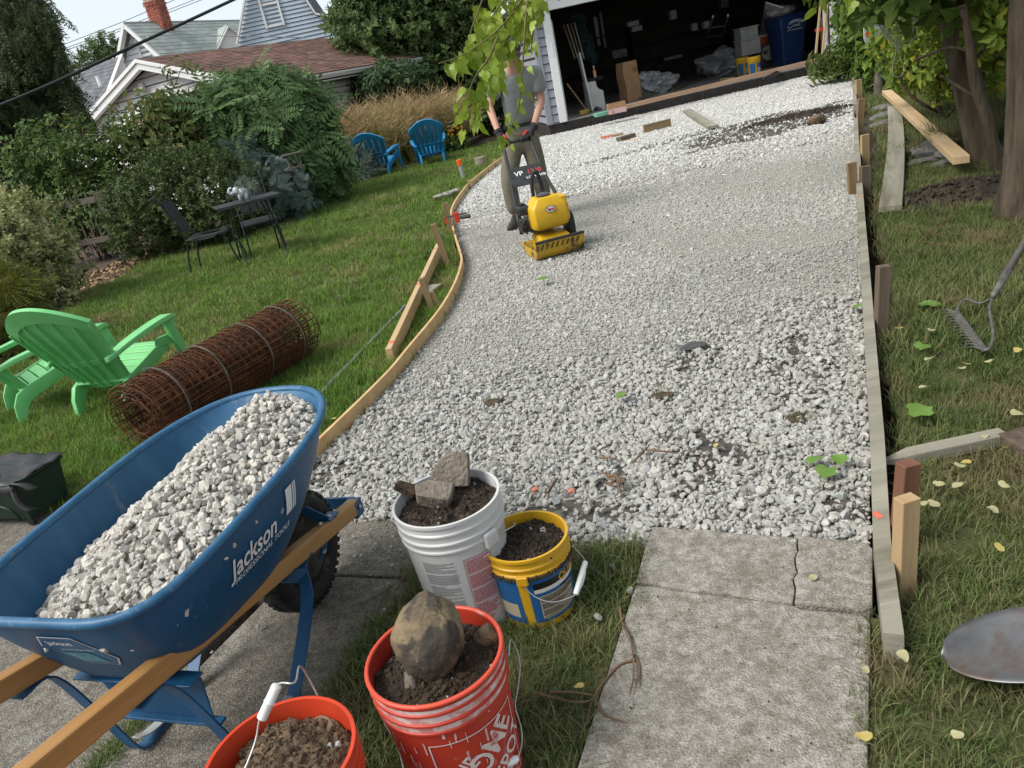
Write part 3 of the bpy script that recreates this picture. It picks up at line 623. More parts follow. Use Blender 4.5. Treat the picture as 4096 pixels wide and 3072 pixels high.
# ================================================================ BUCKETS
def bucket(name, label, c, h, rt, rb, mat, ribs, ear_a, lean=0., grip_a=None, wire_drop=.5, up=False):
    t = thing(name, label, 'bucket', c, 0)
    prof = [(rb-.004, .0), (rb, .004), (rb+(rt-rb)*.75, h*.74)]
    for z0, w in ribs: prof += [(rb+(rt-rb)*z0/h, z0-.001), (rb+(rt-rb)*z0/h+w, z0+.001), (rb+(rt-rb)*z0/h+w, z0+.006), (rb+(rt-rb)*z0/h+.001, z0+.009)]
    prof += [(rt-.003, h-.012), (rt+.004, h-.010), (rt+.004, h-.001), (rt+.001, h), (rt-.004, h-.001), (rb-.003, .012)]
    mb = MB(); mb.lathe(prof, 56); n = len(mb.v); mb.add([(rb*.97*math.cos(2*math.pi*k/56), rb*.97*math.sin(2*math.pi*k/56), .003) for k in range(56)], [tuple(range(56))])
    body = mb.build('body', mat, t, smooth=R(35))
    return t, body, (lambda z: rb+(rt-rb)*z/h)
def wire_handle(t, rt, z, ea, drop, gmat, side_a, sag=.0, gl=.09, pts=None, wm=None):
    """bail wire between two ears at angles ea +- 90 degrees, hanging on the side side_a"""
    e1 = Vector((math.cos(ea)*rt, math.sin(ea)*rt, z)); e2 = Vector((-math.cos(ea)*rt, -math.sin(ea)*rt, z)); d = Vector((math.cos(side_a), math.sin(side_a), 0))
    P = pts or []
    if not P:
        for k in range(25):
            a = math.pi*k/24; m = e1.lerp(e2, (1-math.cos(a))/2); P.append(m+d*math.sin(a)*(rt+.014)*math.cos(drop)+Vector((0, 0, -math.sin(a)*(rt+.014)*math.sin(drop))))
    mb = MB(); mb.tube(P, .0021, 6); w = mb.build('bail_wire', wm or m_steel, t, smooth=True)
    k = len(P)//2; gd = (P[k+1]-P[k-1]).normalized(); mb = MB(); mb.tube([P[k]-gd*gl/2, P[k]-gd*gl*.47, P[k]-gd*.012, P[k]+gd*.012, P[k]+gd*gl*.47, P[k]+gd*gl/2], [.006, .0095, .0095, .0095, .0095, .006], 10); mb.build('grip', gmat, t, smooth=R(40))
    for e in (e1, e2): mb = MB(); u_ = e.normalized(); mb.box(e, (.02, .034, .034), Matrix.Rotation(math.atan2(e.y, e.x), 3, 'Z'))
    mb.build('ear', t.children[0].data.materials[0], t, bevel=.004)
def cyl(rf, a, z, off=.0012): r = rf(z)+off; return Vector((r*math.cos(a), r*math.sin(a), z))
def patch(mb, rf, a0, a1, z0, z1, m=0, off=.001): mb.grid(lambda u, v: cyl(rf, a0+(a1-a0)*u, z0+(z1-z0)*v, off), max(2, int(abs(a1-a0)*14)), 3, m)
def ctext(mb, rf, t, size, a, z, bold=0, m=0, off=.0022, rot=0., sq=1.):
    r0 = rf(z)
    def fn(x, y):
        x, y = x*math.cos(rot)-y*math.sin(rot), x*math.sin(rot)+y*math.cos(rot); return cyl(rf, a+x/r0, z+y, off)
    mb.text(t, size, fn, bold, m, squash=sq)
def print_lines(mb, rf, a0, a1, z0, z1, n, m, off=.002, h=.6):
    for i in range(n):
        z = z1+(z0-z1)*(i+.5)/n; a = a0; hh = (z1-z0)/n*h
        if i % 7 == 6: continue
        end = a1 if random.random() < .75 else a0+(a1-a0)*random.uniform(.4, .9)
        while a < end:
            w = random.uniform(.02, .07); mb.grid(lambda u, v: cyl(rf, a+(min(a+w, a1)-a)*u, z+hh*(v-.5), off), 1, 1, m); a += w+.012
m_dry = M('clay_soil', (.115, .078, .045), (.20, .145, .09), 12, .95, .9, 60, third=((.075, .052, .033), 5, .5, .6))
m_loam = M('dark_soil', (.030, .022, .016), (.075, .055, .038), 14, .95, .9, 60, third=((.02, .015, .011), 6, .5, .6))
m_loam2 = M('brown_soil', (.05, .035, .023), (.10, .072, .047), 14, .95, .9, 60)
clods = {k: stones(v, 6, 9+i, 13, .8) for i, (k, v) in enumerate((('dry', M('clod_clay', (.12, .08, .046), (.21, .15, .095), 4, .95, .8, 12, island=.25)), ('loam', M('clod_dark', (.028, .02, .015), (.085, .062, .042), 4, .95, .8, 12, island=.3)), ('brown', M('clod_brown', (.05, .034, .022), (.12, .085, .055), 4, .95, .8, 12, island=.3))))}
def soil(c, r, z, hill, mat, kind, label, seed, n=900, pebble=.02, rough=.010):
    mb = MB(); rings = []
    def zz(x, y): return z+hill*(1-(x*x+y*y)/(r*r))+rough*mnoise.noise(Vector((x*28, y*28, seed)))+rough*1.6*mnoise.noise(Vector((x*9, y*9, seed)))
    for i in range(15):
        q = r*(1-i/14.6); rings.append([(q*math.cos(2*math.pi*k/64), q*math.sin(2*math.pi*k/64), zz(q*math.cos(2*math.pi*k/64), q*math.sin(2*math.pi*k/64))) for k in range(64)])
    mb.loft([[Vector(p) for p in r_] for r_ in rings], False); mb.add(rings[-1], [tuple(range(64))])
    o = mb.build('soil', mat, None, smooth=True, loc=c); tag(o, label, None, None, 'stuff')
    a = RNG.uniform(0, 6.28, n); q = r*.97*np.sqrt(RNG.random(n)); x, y = q*np.cos(a), q*np.sin(a); s = np.where(RNG.random(n) < .16, RNG.uniform(.014, .03, n), RNG.uniform(.004, .013, n))
    pr = clods[kind]+[stones(m_st[1], 2, 30+seed, 11, .8)[i] for i in range(2)]
    idx = np.where(RNG.random(n) < pebble, RNG.integers(6, 8, n), RNG.integers(0, 6, n))
    scatter('clods', np.column_stack((x, y, [zz(u, v) for u, v in zip(x, y)])), RNG.uniform(0, 6.28, (n, 3)), s, pr, idx, parent=o)['kind'] = 'stuff'
    return o
m_grip = M('white_plastic', (.70, .70, .69), rough=.45)
# orange bucket, front left
def circum(a, b, c):
    ax, ay, bx, by, cx, cy = a.x, a.y, b.x, b.y, c.x, c.y; d = 2*(ax*(by-cy)+bx*(cy-ay)+cx*(ay-by))
    return Vector((((ax*ax+ay*ay)*(by-cy)+(bx*bx+by*by)*(cy-ay)+(cx*cx+cy*cy)*(ay-by))/d, ((ax*ax+ay*ay)*(cx-bx)+(bx*bx+by*by)*(ax-cx)+(cx*cx+cy*cy)*(bx-ax))/d, 0))
oc = circum(G(834, 3039, .37), G(1180, 2790, .37), G(1420, 2930, .37)); 
m_org = M('orange_plastic', (.56, .052, .018), rough=.42, third=((.42, .05, .025), 6, .6, .75))
t, b, rf = bucket('bucket', 'clean bright orange bucket of brown clay soil, nearest the lower left', oc, .37, .152, .131, m_org, ((.285, .006), (.310, .006), (.335, .006)), 0)
e1, e2 = Vector((-.155, .02, .32)), Vector((.14, .075, .32))
k1, k2 = G(1075, 2985, .41)-oc, G(1120, 2745, .52)-oc
hnd = catmull([Vector((.06, .146, .33)), Vector((.045, .15, .45)), G(1180, 2730, .50)-oc, G(1115, 2735, .50)-oc, G(1072, 2800, .47)-oc, G(1038, 2880, .44)-oc, G(1010, 3000, .40)-oc, Vector((-.10, -.115, .34))], 5)
mb = MB(); mb.tube(hnd, .0022, 6); mb.build('bail_wire', m_steel, t, smooth=True)
ga, gb = G(1110, 2738, .50)-oc, G(1045, 2878, .442)-oc; mb = MB(); gd = gb-ga; mb.tube([ga, ga+gd*.04, ga+gd*.47, ga+gd*.5, ga+gd*.53, ga+gd*.96, gb], [.006, .0105, .0105, .012, .0105, .0105, .006], 12); mb.build('grip', m_grip, t, smooth=R(40))
soil(oc+Vector((0, 0, 0)), .140, .325, .035, m_dry, 'dry', 'crumbly brown clay soil heaped in the clean orange bucket', 1, 1100, .01, .016)
# red paint-smeared bucket
rc = Vector((-.300, 1.385, 0)); m_redb = M('red_plastic_smeared', (.40, .032, .018), (.48, .045, .022), 5, .5, third=((.62, .36, .33), 7, .60, .74), stretch=(1, 1, .6))
t, b, rf = bucket('bucket', 'red bucket smeared with white paint, holding a boulder and dark soil', rc, .37, .153, .131, m_redb, ((.285, .006), (.310, .007), (.338, .006)), 0)
mb = MB(); mb.tube([(.1535*math.cos(2*math.pi*k/56), .1535*math.sin(2*math.pi*k/56), .367) for k in range(56)], .0055, 8, closed=True); mb.build('rim', M('red_rim', (.60, .075, .04), rough=.4, third=((.6, .3, .25), 18, .6, .7)), t, smooth=True)
m_smear = M('paint_smear', (.66, .55, .53), (.55, .22, .19), 30, .6, lo=.42, hi=.6)
mb = MB()
for z0, z1 in ((.290, .308), (.317, .335), (.345, .356)): mb.lathe([(rf(z0)+.0022, z0), (rf(z1)+.0022, z1)], 56)
for i in range(26): a = random.uniform(-2.6, .2); z = random.uniform(.14, .285); patch(mb, rf, a, a+random.uniform(.01, .04), z, z+random.uniform(.008, .04), 0, .0016)
mb.build('paint_smear', m_smear, t)
mb = MB(); ca = R(-62); zc = .145; hw = .105; rot = R(38)
m_ghost = M('white_stencil', (.66, .55, .53), rough=.6, third=((.48, .1, .08), 22, .56, .68))
def sq_line(x0, y0, x1, y1, w):
    d = Vector((x1-x0, y1-y0)); n = Vector((-d.y, d.x)).normalized()*w/2; r0 = rf(zc)
    mb.grid(lambda u, v: cyl(rf, ca+(x0+d.x*u+n.x*(2*v-1))/r0, zc+y0+d.y*u+n.y*(2*v-1), .0022), 14, 1)
for q in ((-hw, -hw, hw, -hw), (hw, -hw, hw, hw), (hw, hw, -hw, hw), (-hw, hw, -hw, -hw)): sq_line(*q, .003)
for s_, x, y, sz, sq in (('THE', -.052, .012, .058, .72), ('HOME', .008, .022, .088, .72), ('DEPOT', .058, -.034, .066, .78)):
    rr0 = rf(zc); mb.text(s_, sz, (lambda X, Y, x=x, y=y: cyl(rf, ca+(x+X*math.cos(rot)-Y*math.sin(rot))/rr0, zc+y+X*math.sin(rot)+Y*math.cos(rot), .0022)), .018, 0, squash=sq)
ctext(mb, rf, '®', .016, ca+.085/rf(zc), zc-.095)
mb.build('stencil', m_ghost, t)
pts = catmull([Vector((.158, .02, .30)), G(2045, 2560, .27)-rc, G(2080, 2660, .20)-rc, G(2050, 2850, .11)-rc, G(1985, 2975, .085)-rc, G(1965, 3005, .085)-rc, G(1880, 3045, .085)-rc, G(1800, 3072, .075)-rc, G(1700, 3030, .09)-rc, G(1560, 2930, .16)-rc, G(1500, 2770, .26)-rc, Vector((-.157, -.0, .31))], 5)
pts = [Vector((p.x, p.y, p.z)) if math.hypot(p.x, p.y) > rf(p.z)+.006 else Vector((p.x, p.y, p.z))*1+Vector((p.x, p.y, 0)).normalized()*(rf(p.z)+.008-math.hypot(p.x, p.y)) for p in pts]
mb = MB(); mb.tube(pts, .0021, 6); mb.build('bail_wire', m_steel, t, smooth=True)
ga, gb = G(1960, 3005, .088)-rc, G(1805, 3085, .075)-rc
ga, gb = [p+Vector((p.x, p.y, 0)).normalized()*max(0, rf(p.z)+.012-math.hypot(p.x, p.y)) for p in (ga, gb)]
gd = gb-ga; mb = MB(); mb.tube([ga, ga+gd*.04, ga+gd*.96, gb], [.006, .0098, .0098, .006], 12); mb.build('grip', m_grip, t, smooth=R(40))
soil(rc, .143, .330, .010, m_loam, 'brown', 'dark crumbly soil around the boulder in the red bucket', 2, 1300, .02, .013)
m_bould = M('boulder_stone', (.11, .082, .052), (.27, .20, .11), 16, .85, .6, 34, third=((.052, .042, .033), 6.5, .47, .53), detail=8)
bc = G(1712, 2545, .415); mb = MB(); mb.ball((0, 0, 0), (.080, .068, .092), 4, .10, 5, Matrix.Rotation(R(12), 3, 'Y') @ Matrix.Rotation(R(-38), 3, 'X')); bo = mb.build('boulder', m_bould, None, smooth=True, loc=bc); tag(bo, 'large round brown boulder sitting on the soil in the red bucket', 'boulder')
mb = MB(); mb.ball((0, 0, 0), (.018, .03, .045), 2, .3, 8); tag(mb.build('stone', M('slim_stone', (.12, .10, .08), (.2, .17, .14), 20, .9, .4), None, smooth=True, loc=rc+Vector((-.052, -.045, .335))), 'slim grey stone wedged beside the boulder in the red bucket', 'stone')
mb = MB(); mb.ball((0, 0, 0), (.032, .028, .04), 2, .3, 9); tag(mb.build('stone', m_dry, None, smooth=True, loc=rc+Vector((.118, .045, .335))), 'brown clay lump by the right rim of the red bucket', 'clod')
# yellow pail with blue printed wrap
yc = Vector((-.062, 1.935, 0)); m_yel = M('yellow_plastic', (.52, .29, .014), (.58, .34, .02), 6, .4, third=((.2, .12, .03), 16, .64, .72))
t, b, rf = bucket('bucket', 'small yellow pail with a blue printed label, full of dark soil', yc, .262, .127, .109, m_yel, ((.200, .006), (.222, .004)), 0)
m_lblue = M('label_blue', (.016, .10, .26), rough=.45); m_lblack = M('label_black', (.01, .01, .012), rough=.45); m_ltan = M('label_tan', (.42, .36, .27), rough=.6); m_lyel = M('label_yellow', (.6, .32, .015), rough=.5); m_lwhite = M('label_white', (.62, .60, .55), rough=.5)
mb = MB(); a0 = R(-78)
def lp(x0, x1, z0, z1, m, o): patch(mb, rf, a0+x0, a0+x1, z0, z1, m, o)
lp(-1.6, -.62, .028, .186, 0, .0008); lp(-.38, 2.3, .028, .186, 0, .0008)                       # blue wrap either side of a yellow stripe
lp(-.25, 1.25, .136, .150, 4, .0014); lp(-.25, 1.25, .150, .172, 1, .0014); lp(-.16, .92, .040, .124, 2, .0014); lp(-1.5, -.75, .05, .1, 2, .0014)
ctext(mb, rf, 'QUIKRETE', .034, a0+1.05, .160, .016, 3, .0024, 0, .95); ctext(mb, rf, 'Vinyl Concrete Patcher', .017, a0+1.12, .131, .006, 1, .0026)
print_lines(mb, rf, a0-.13, a0+.89, .043, .121, 22, 1)
mb.build('label', [m_lblue, m_lblack, m_ltan, m_lyel, m_lwhite], t)
mb = MB()
n_ = 260; 
for i in range(n_): a = random.uniform(-3.0, .4); r_ = rf(.192)+.006; mb.ball((r_*math.cos(a), r_*math.sin(a), .196+random.gauss(0, .003)), random.uniform(.002, .006), 1, .4, i)
mb.build('soil_crumbs', m_loam, t)['kind'] = 'stuff'
E1 = Vector((rf(.2)*math.cos(a0-.45)*1.06, rf(.2)*math.sin(a0-.45)*1.06, .196)); E2 = Vector((rf(.2)*math.cos(a0+1.55)*1.08, rf(.2)*math.sin(a0+1.55)*1.08, .195))
hp_ = catmull([E1]+[cyl(rf, a0+x, z, o) for x, z, o in ((-.40, .17, .012), (-.2, .135, .018), (.1, .112, .03), (.45, .108, .045), (.62, .112, .05), (.8, .125, .05), (1.0, .145, .048), (1.2, .155, .04), (1.45, .175, .016))]+[E2], 5)
mb = MB(); mb.tube(hp_, .0018, 6); mb.build('bail_wire', m_steel, t, smooth=True)
ga, gb = cyl(rf, a0+.52, .108, .048), cyl(rf, a0+1.12, .152, .046); gd = gb-ga; mb = MB(); mb.tube([ga, ga+gd*.03, ga+gd*.97, gb], [.006, .0085, .0085, .006], 12); mb.build('grip', m_grip, t, smooth=R(40))
for q, e_ in ((.985, E1), (.97, E2)): MB().box(e_*q, (.012, .034, .03), Matrix.Rotation(math.atan2(e_.y, e_.x), 3, 'Z')).build('ear', m_yel, t, bevel=.003)
soil(yc, .121, .226, .014, m_loam, 'loam', 'dark crumbly soil filling the small yellow pail', 3, 1400, .02, .012)
# white bucket
wc_ = Vector((-.262, 1.99, 0)); m_wht = M('white_pail_plastic', (.52, .52, .51), (.58, .58, .57), 5, .4, third=((.42, .41, .39), 9, .6, .75))
t, b, rf = bucket('bucket', 'white bucket of dark soil topped with broken concrete chunks', wc_, .415, .158, .132, m_wht, ((.318, .006), (.345, .007), (.375, .005)), 0)
mb = MB(); a0 = R(-88); m_pgrey = M('print_grey', (.22, .22, .23), rough=.6); m_pred = M('print_red', (.42, .10, .12), rough=.6); m_pk = M('print_pink', (.56, .42, .42), rough=.6)
print_lines(mb, rf, a0-.75, a0-.08, .08, .285, 34, 0, .0015, .5)
patch(mb, rf, a0+.10, a0+.66, .04, .282, 2, .0008); print_lines(mb, rf, a0+.13, a0+.63, .05, .278, 30, 1, .0018, .62)
for q in ((a0+.09, a0+.10), (a0+.66, a0+.67)): patch(mb, rf, q[0], q[1], .04, .284, 0, .0014)
patch(mb, rf, a0+.09, a0+.67, .282, .2845, 0, .0014)
mb.build('printed_text', [m_pgrey, m_pred, m_pk], t)
mb = MB(); ea = a0+.72; e = cyl(rf, ea, .315, .006); mb.box(e, (.022, .05, .05), Matrix.Rotation(ea, 3, 'Z')); mb.build('ear', m_wht, t, bevel=.008)
hp_ = catmull([e+Vector((.01*math.cos(ea), .01*math.sin(ea), 0)), cyl(rf, ea+.3, .305, .016), cyl(rf, ea+.7, .28, .03), cyl(rf, ea+1.2, .24, .03), cyl(rf, ea+1.9, .24, .02), cyl(rf, ea+2.6, .29, .012), cyl(rf, ea+3.1, .315, .008)], 5)
mb = MB(); mb.tube(hp_, .0022, 6); mb.build('bail_wire', m_steel, t, smooth=True)
soil(wc_, .150, .378, .02, m_loam, 'loam', 'dark soil under the concrete chunks in the white bucket', 4, 1200, .03, .014)
m_chunk = M('broken_concrete', (.14, .12, .095), (.24, .205, .165), 22, .95, .7, 70, third=((.08, .06, .045), 7, .55, .66))
m_rust = M('rusty_chunk', (.045, .03, .022), (.12, .07, .045), 22, .95, .8, 70)
def chunk(c, dims, rot, mat, lab, seed, n=14):
    g = np.random.default_rng(seed); bm = bmesh.new(); th = sorted(g.uniform(0, 6.28, 7))
    for a in th:
        q = g.uniform(.8, 1.1)
        for z in (-.5, .5): bm.verts.new((dims[0]*q*math.cos(a)*.5, dims[1]*q*math.sin(a)*.5, dims[2]*(z+g.uniform(-.12, .12))))
    bmesh.ops.convex_hull(bm, input=bm.verts[:]); bmesh.ops.recalc_face_normals(bm, faces=bm.faces[:]); bmesh.ops.bevel(bm, geom=bm.edges[:], offset=min(dims)*.06, segments=1, affect='EDGES')
    me = bpy.data.meshes.new('chunk'); bm.to_mesh(me); bm.free(); me.materials.append(mat); o = bpy.data.objects.new('concrete_chunk', me); COL.objects.link(o); o.location = c; o.rotation_euler = rot; return tag(o, lab, 'rubble')
chunk(wc_+Vector((.035, .085, .445)), (.16, .13, .05), (R(58), R(-10), R(5)), m_chunk, 'largest concrete chunk, standing against the back rim of the white bucket', 3)
chunk(wc_+Vector((-.025, .005, .420)), (.145, .095, .05), (R(24), R(8), R(10)), m_chunk, 'flat concrete chunk lying mid bucket on the dark soil in the white bucket', 5)
chunk(wc_+Vector((-.115, .075, .425)), (.10, .06, .03), (R(30), R(20), R(20)), m_rust, 'dark rusty brown chunk on the left rim of the white bucket', 8)
# ================================================================ LAWN FURNITURE
m_green = M('green_plastic', (.17, .54, .19), (.21, .60, .23), 5, .38, trans=.10, spec=.5)
m_bplas = M('blue_plastic', (.012, .21, .44), (.016, .24, .49), 5, .4, trans=.08, spec=.5)
def adirondack(label, loc, rz, mat, gaps, group, sc_=1.):
    t = thing('adirondack_chair', label, 'chair', loc, rz, group); t.scale = (sc_,)*3
    RX = Vector((1, 0, 0))
    # backrest: fan of slats; u across -1..1, v along 0..1
    def bp(u, v, off=0.):
        w = .205+.155*min(1, v*1.25)**.9-.10*max(0, v-.72)**1.5*2; y = .085-.37*v**1.05; z = .20+.70*v
        cv = .055*u*u; nrm = Vector((0, -.88, -.47)).normalized()
        return Vector((u*w, y+cv, z))+nrm*off
    def vtop(u): return 1.03-.24*abs(u)**2.2
    bk = bpy.data.objects.new('backrest', None); COL.objects.link(bk); bk.parent = t; bk.empty_display_size = .1
    NS = 6
    for k in range(NS):
        u0, u1 = -1+2*k/NS, -1+2*(k+1)/NS; g = gaps/ .6; u0 += g; u1 -= g; mb = MB(); v = []; nv = 10
        for o in (0, .012):
            for j in range(nv+1):
                for i in range(3):
                    u = u0+(u1-u0)*i/2; vv = .0+(vtop(u)-.02)*j/nv; v.append(bp(u, vv, o))
        n1 = (nv+1)*3; f = []
        for j in range(nv):
            for i in range(2): a = j*3+i; f += [(a, a+1, a+4, a+3), (n1+a, n1+a+3, n1+a+4, n1+a+1)]
            a = j*3; f += [(a, a+3, n1+a+3, n1+a), (a+2, n1+a+2, n1+a+5, a+5)]
        for i in range(2): f += [(i, n1+i, n1+i+1, i+1), (nv*3+i, nv*3+i+1, n1+nv*3+i+1, n1+nv*3+i)]
        mb.add(v, f); mb.build('slat', mat, bk, smooth=R(40))
    mb = MB()
    for k in range(NS+1):     # ribs on the rear
        u = -1+2*k/NS; u = max(-.985, min(.985, u)); rings = []
        for j in range(11):
            vv = (vtop(u)-.03)*j/10; dp = .013+.024*math.sin(math.pi*min(1, j/9))**.7 if 0 < k < NS else .03
            a, b = bp(u, vv, .011), bp(u, vv, .011+dp); rings.append([a-RX*.004, a+RX*.004, b+RX*.003, b-RX*.003])
        MB().loft(rings).build('rib', mat, bk)
    mb = MB()
    for v0, v1, off in ((None, None, .013), (.30, .36, .014)):
        rings = []
        for i in range(25):
            u = -1+2*i/24
            if v0 is None: a, b = vtop(u)-.155, vtop(u)+.0
            else: a, b = v0, v1
            rings.append([bp(u, a, -.004), bp(u, b, -.004), bp(u, b, off+.012), bp(u, a, off+.012)])
        MB().loft(rings).build('band', mat, bk, smooth=R(30))
    seat = bpy.data.objects.new('seat', None); COL.objects.link(seat); seat.parent = t; seat.empty_display_size = .1
    for k in range(6):
        y0 = .05+.078*k; y1 = y0+.068; z = lambda y: .235+.29*(y-.02)-.03*max(0, y-.44)*8; w = .215+.02*k/5
        mb = MB(); mb.loft([[Vector((x, y0, z(y0)-.012)), Vector((x, y1, z(y1)-.012)), Vector((x, y1, z(y1)+.006-.1*abs(x)**2)), Vector((x, y0, z(y0)+.006-.1*abs(x)**2))] for x in [w*(i/4-1) for i in range(9)]]); mb.build('slat', mat, seat, bevel=.003)
    for sd in (1, -1):
        X = lambda x: sd*x
        # side rail running down into the rear leg
        mb = MB(); path = [(.245, .52, .335, .075), (.24, .40, .305, .085), (.235, .26, .262, .095), (.23, .12, .222, .10), (.228, .05, .19, .105), (.227, .01, .13, .092), (.227, -.012, .06, .07), (.227, -.022, .0, .05)]
        rings = []
        for i, (x, y, z, h) in enumerate(path):
            a = path[max(0, i-1)]; b = path[min(len(path)-1, i+1)]; d = Vector((0, b[1]-a[1], b[2]-a[2])).normalized(); n = Vector((0, -d.z, d.y)); c = Vector((X(x), y, z))
            rings.append([c-n*h/2-RX*.018, c-n*h/2+RX*.018, c+n*h/2+RX*.024, c+n*h/2-RX*.024])
        mb.loft(rings); mb.build('rear_leg', mat, t, smooth=R(50), bevel=.006)
        # arm sweeping from the backrest to the front leg
        mb = MB(); path = [(.265, -.075, .455, .035, .02), (.285, -.02, .475, .07, .02), (.305, .08, .505, .09, .022), (.315, .25, .530, .10, .024), (.318, .42, .545, .105, .024), (.318, .55, .548, .11, .024), (.318, .585, .535, .105, .02)]
        rings = []
        for x, y, z, w, h in path: rings.append([Vector((X(x)-w/2, y, z-h-.012)), Vector((X(x)+w/2, y, z-h-.012)), Vector((X(x)+w/2*.96, y, z)), Vector((X(x)-w/2*.96, y, z))])
        mb.loft(rings); mb.build('arm', mat, t, smooth=R(50), bevel=.005)
        mb = MB(); path = [(.315, .545, .52, .085), (.305, .565, .40, .08), (.30, .60, .26, .078), (.305, .65, .10, .06), (.31, .68, .0, .048)]; rings = []
        for x, y, z, w in path: c = Vector((X(x), y, z)); rings.append([c+Vector((-.02, -w/2, 0)), c+Vector((.02, -w/2, 0)), c+Vector((.022, w/2, 0)), c+Vector((-.022, w/2, 0))])
        mb.loft(rings)
        mb.loft([[Vector((X(.25), .40+.1*q, .345+.02*q)), Vector((X(.30), .58+.02*q, .31+.02*q)), Vector((X(.30), .58+.02*q, .39+.02*q)), Vector((X(.25), .42+.1*q, .40))] for q in (0, .6)])
        mb.build('front_leg', mat, t, smooth=R(50), bevel=.005)
    return t
adirondack('light green plastic adirondack chair beside the rusty mesh roll, seen whole', (-2.58, 4.735, 0), R(-19), m_green, .006, 'green plastic chairs on the lawn', .89)
adirondack('light green plastic chair cut off by the left edge, behind the other green chair', (-3.36, 5.12, 0), R(-52), m_green, .006, 'green plastic chairs on the lawn', .89)
adirondack('bright blue adirondack chair turned to the right, next to the silvery shrub', (-1.70, 16.05, 0), R(-16), m_bplas, .03, 'blue plastic chairs at the end of the lawn')
adirondack('bright blue adirondack chair seen squarely from behind, before the tall grasses', (-.58, 16.2, 0), R(3), m_bplas, .03, 'blue plastic chairs at the end of the lawn')
mb = MB(); mb.ball((0, 0, 0), (.09, .12, .05), 2, .4, 4); mb.ball((.1, -.05, .01), (.05, .07, .04), 2, .4, 6)
tag(mb.build('cloth', M('blue_white_cloth', (.05, .12, .5), (.35, .5, .75), 9, .8, third=((.5, .75, .15), 9, .6, .65)), None, smooth=True, loc=(-.45, 16.45, .40)), 'crumpled blue and lime cloth left on the squarely seen blue chair', 'cloth')

# ---- roll of rusty wire mesh
m_rustw = M('rusty_wire', (.045, .017, .008), (.145, .052, .018), 12, .85)
ra, rb_ = Vector((-1.985, 3.94, .215)), Vector((-1.36, 5.02, .222))
rl = thing('mesh_roll', 'rusty roll of steel reinforcing mesh bound with bands, lying on the lawn', 'wire mesh', (ra+rb_)/2-Vector((0, 0, .22)))
ax = (rb_-ra).normalized(); ux = ax.cross(Vector((0, 0, 1))).normalized(); uy = ux.cross(ax); RL = (rb_-ra).length
mb = MB(); turns = 10; seg = 28
def spiral(tt, tw=0.): r = .065+.145*(tt/turns)**.85; a = tt*2*math.pi+tw; return r, a
def rpt(x, r, a): return ra+ax*x+(ux*math.cos(a)+uy*math.sin(a)*.97)*r
NR = 24
for k in range(NR):
    x0 = RL*k/(NR-1); pts = []
    for i in range(turns*seg+1):
        tt = i/seg; r, a = spiral(tt); drift = .035*math.sin(tt*2.3+1)+.02*(tt/turns-.5)*(4 if 0 else 1)
        if k == 0 or k == NR-1: drift += .045*(1 if k else -1)*((tt/turns)*1.3-.4)
        pts.append(rpt(x0+drift+.004*math.sin(i*1.7+k), r+.002*math.sin(i*.9), a))
    mb.tube(pts, .0026 if k % 3 else .003, 4, cap=False)
L = 0.; tt = 0.; nxt = 0.
while tt < turns:
    r, a = spiral(tt); L += r*2*math.pi*.01; tt += .01
    if L >= nxt:
        nxt += .045; d = .035*math.sin(tt*2.3+1)+.02*(tt/turns-.5); r, a = spiral(tt)
        mb.tube([rpt(-.03+d+RL*j/4*(1+.06/RL), r+.003*math.sin(tt*9+j), a+.03*math.sin(tt*5+j*1.3)) for j in range(5)], .0025, 4, cap=False)
mb.build('wire_mesh', m_rustw, rl, world=True)
m_band = M('steel_band', (.075, .06, .045), (.15, .13, .11), 20, .6, metal=.3)
for x in (.14, .44, .80, 1.10):
    rings = []
    for k in range(40):
        a = 2*math.pi*k/40; r = .2165+.002*math.sin(a*3+x*9); c = rpt(x+.02*math.sin(a+x), r, a); nrm = (c-rpt(x, 0, 0)).normalized(); rings.append([c-ax*.006, c+ax*.006, c+ax*.006+nrm*.002, c-ax*.006+nrm*.002])
    MB().loft(rings, False, True).build('band', m_band, rl, world=True)

# ---- black metal garden table and chairs
m_blk = M('black_iron', (.012, .014, .014), (.022, .025, .025), 20, .55, metal=.2)
m_tabt = M('table_top', (.022, .026, .028), (.035, .04, .042), 20, .4)
tA, tB = G(865, 838, .72), G(1120, 772, .72)
td = (tB-tA); td.z = 0; td.normalize(); tn = Vector((-td.y, td.x, 0)); tc = (tA+tB)/2+tn*.22; tc.z = 0; tL = (tB-tA).length
tb = thing('garden_table', 'black metal garden table with curved legs in front of the dark hedge', 'table', tc, math.atan2(td.y, td.x))
mb = MB(); mb.box((0, 0, .715), (tL, .46, .018)); mb.box((0, .225, .70), (tL*.98, .01, .03)); mb.box((0, -.225, .70), (tL*.98, .01, .03)); mb.build('tabletop', m_tabt, tb, bevel=.006)
for sx in (-1, 1):
    for sy in (-1, 1):
        x0 = sx*tL*.33
        MB().tube(catmull([(x0*.75, sy*.17, .70), (x0*.85, sy*.16, .58), (x0*.95, sy*.12, .40), (x0*.98, sy*.14, .22), (x0*1.0, sy*.2, .06), (x0*1.0, sy*.25, .01), (x0*1.0, sy*.28, .03)], 5), .011, 6).build('leg', m_blk, tb, smooth=True)
    MB().tube([(sx*tL*.33*.95, -.13, .36), (sx*tL*.33*.93, 0, .33), (sx*tL*.33*.95, .13, .36)], .009, 6).build('stretcher', m_blk, tb, smooth=True)
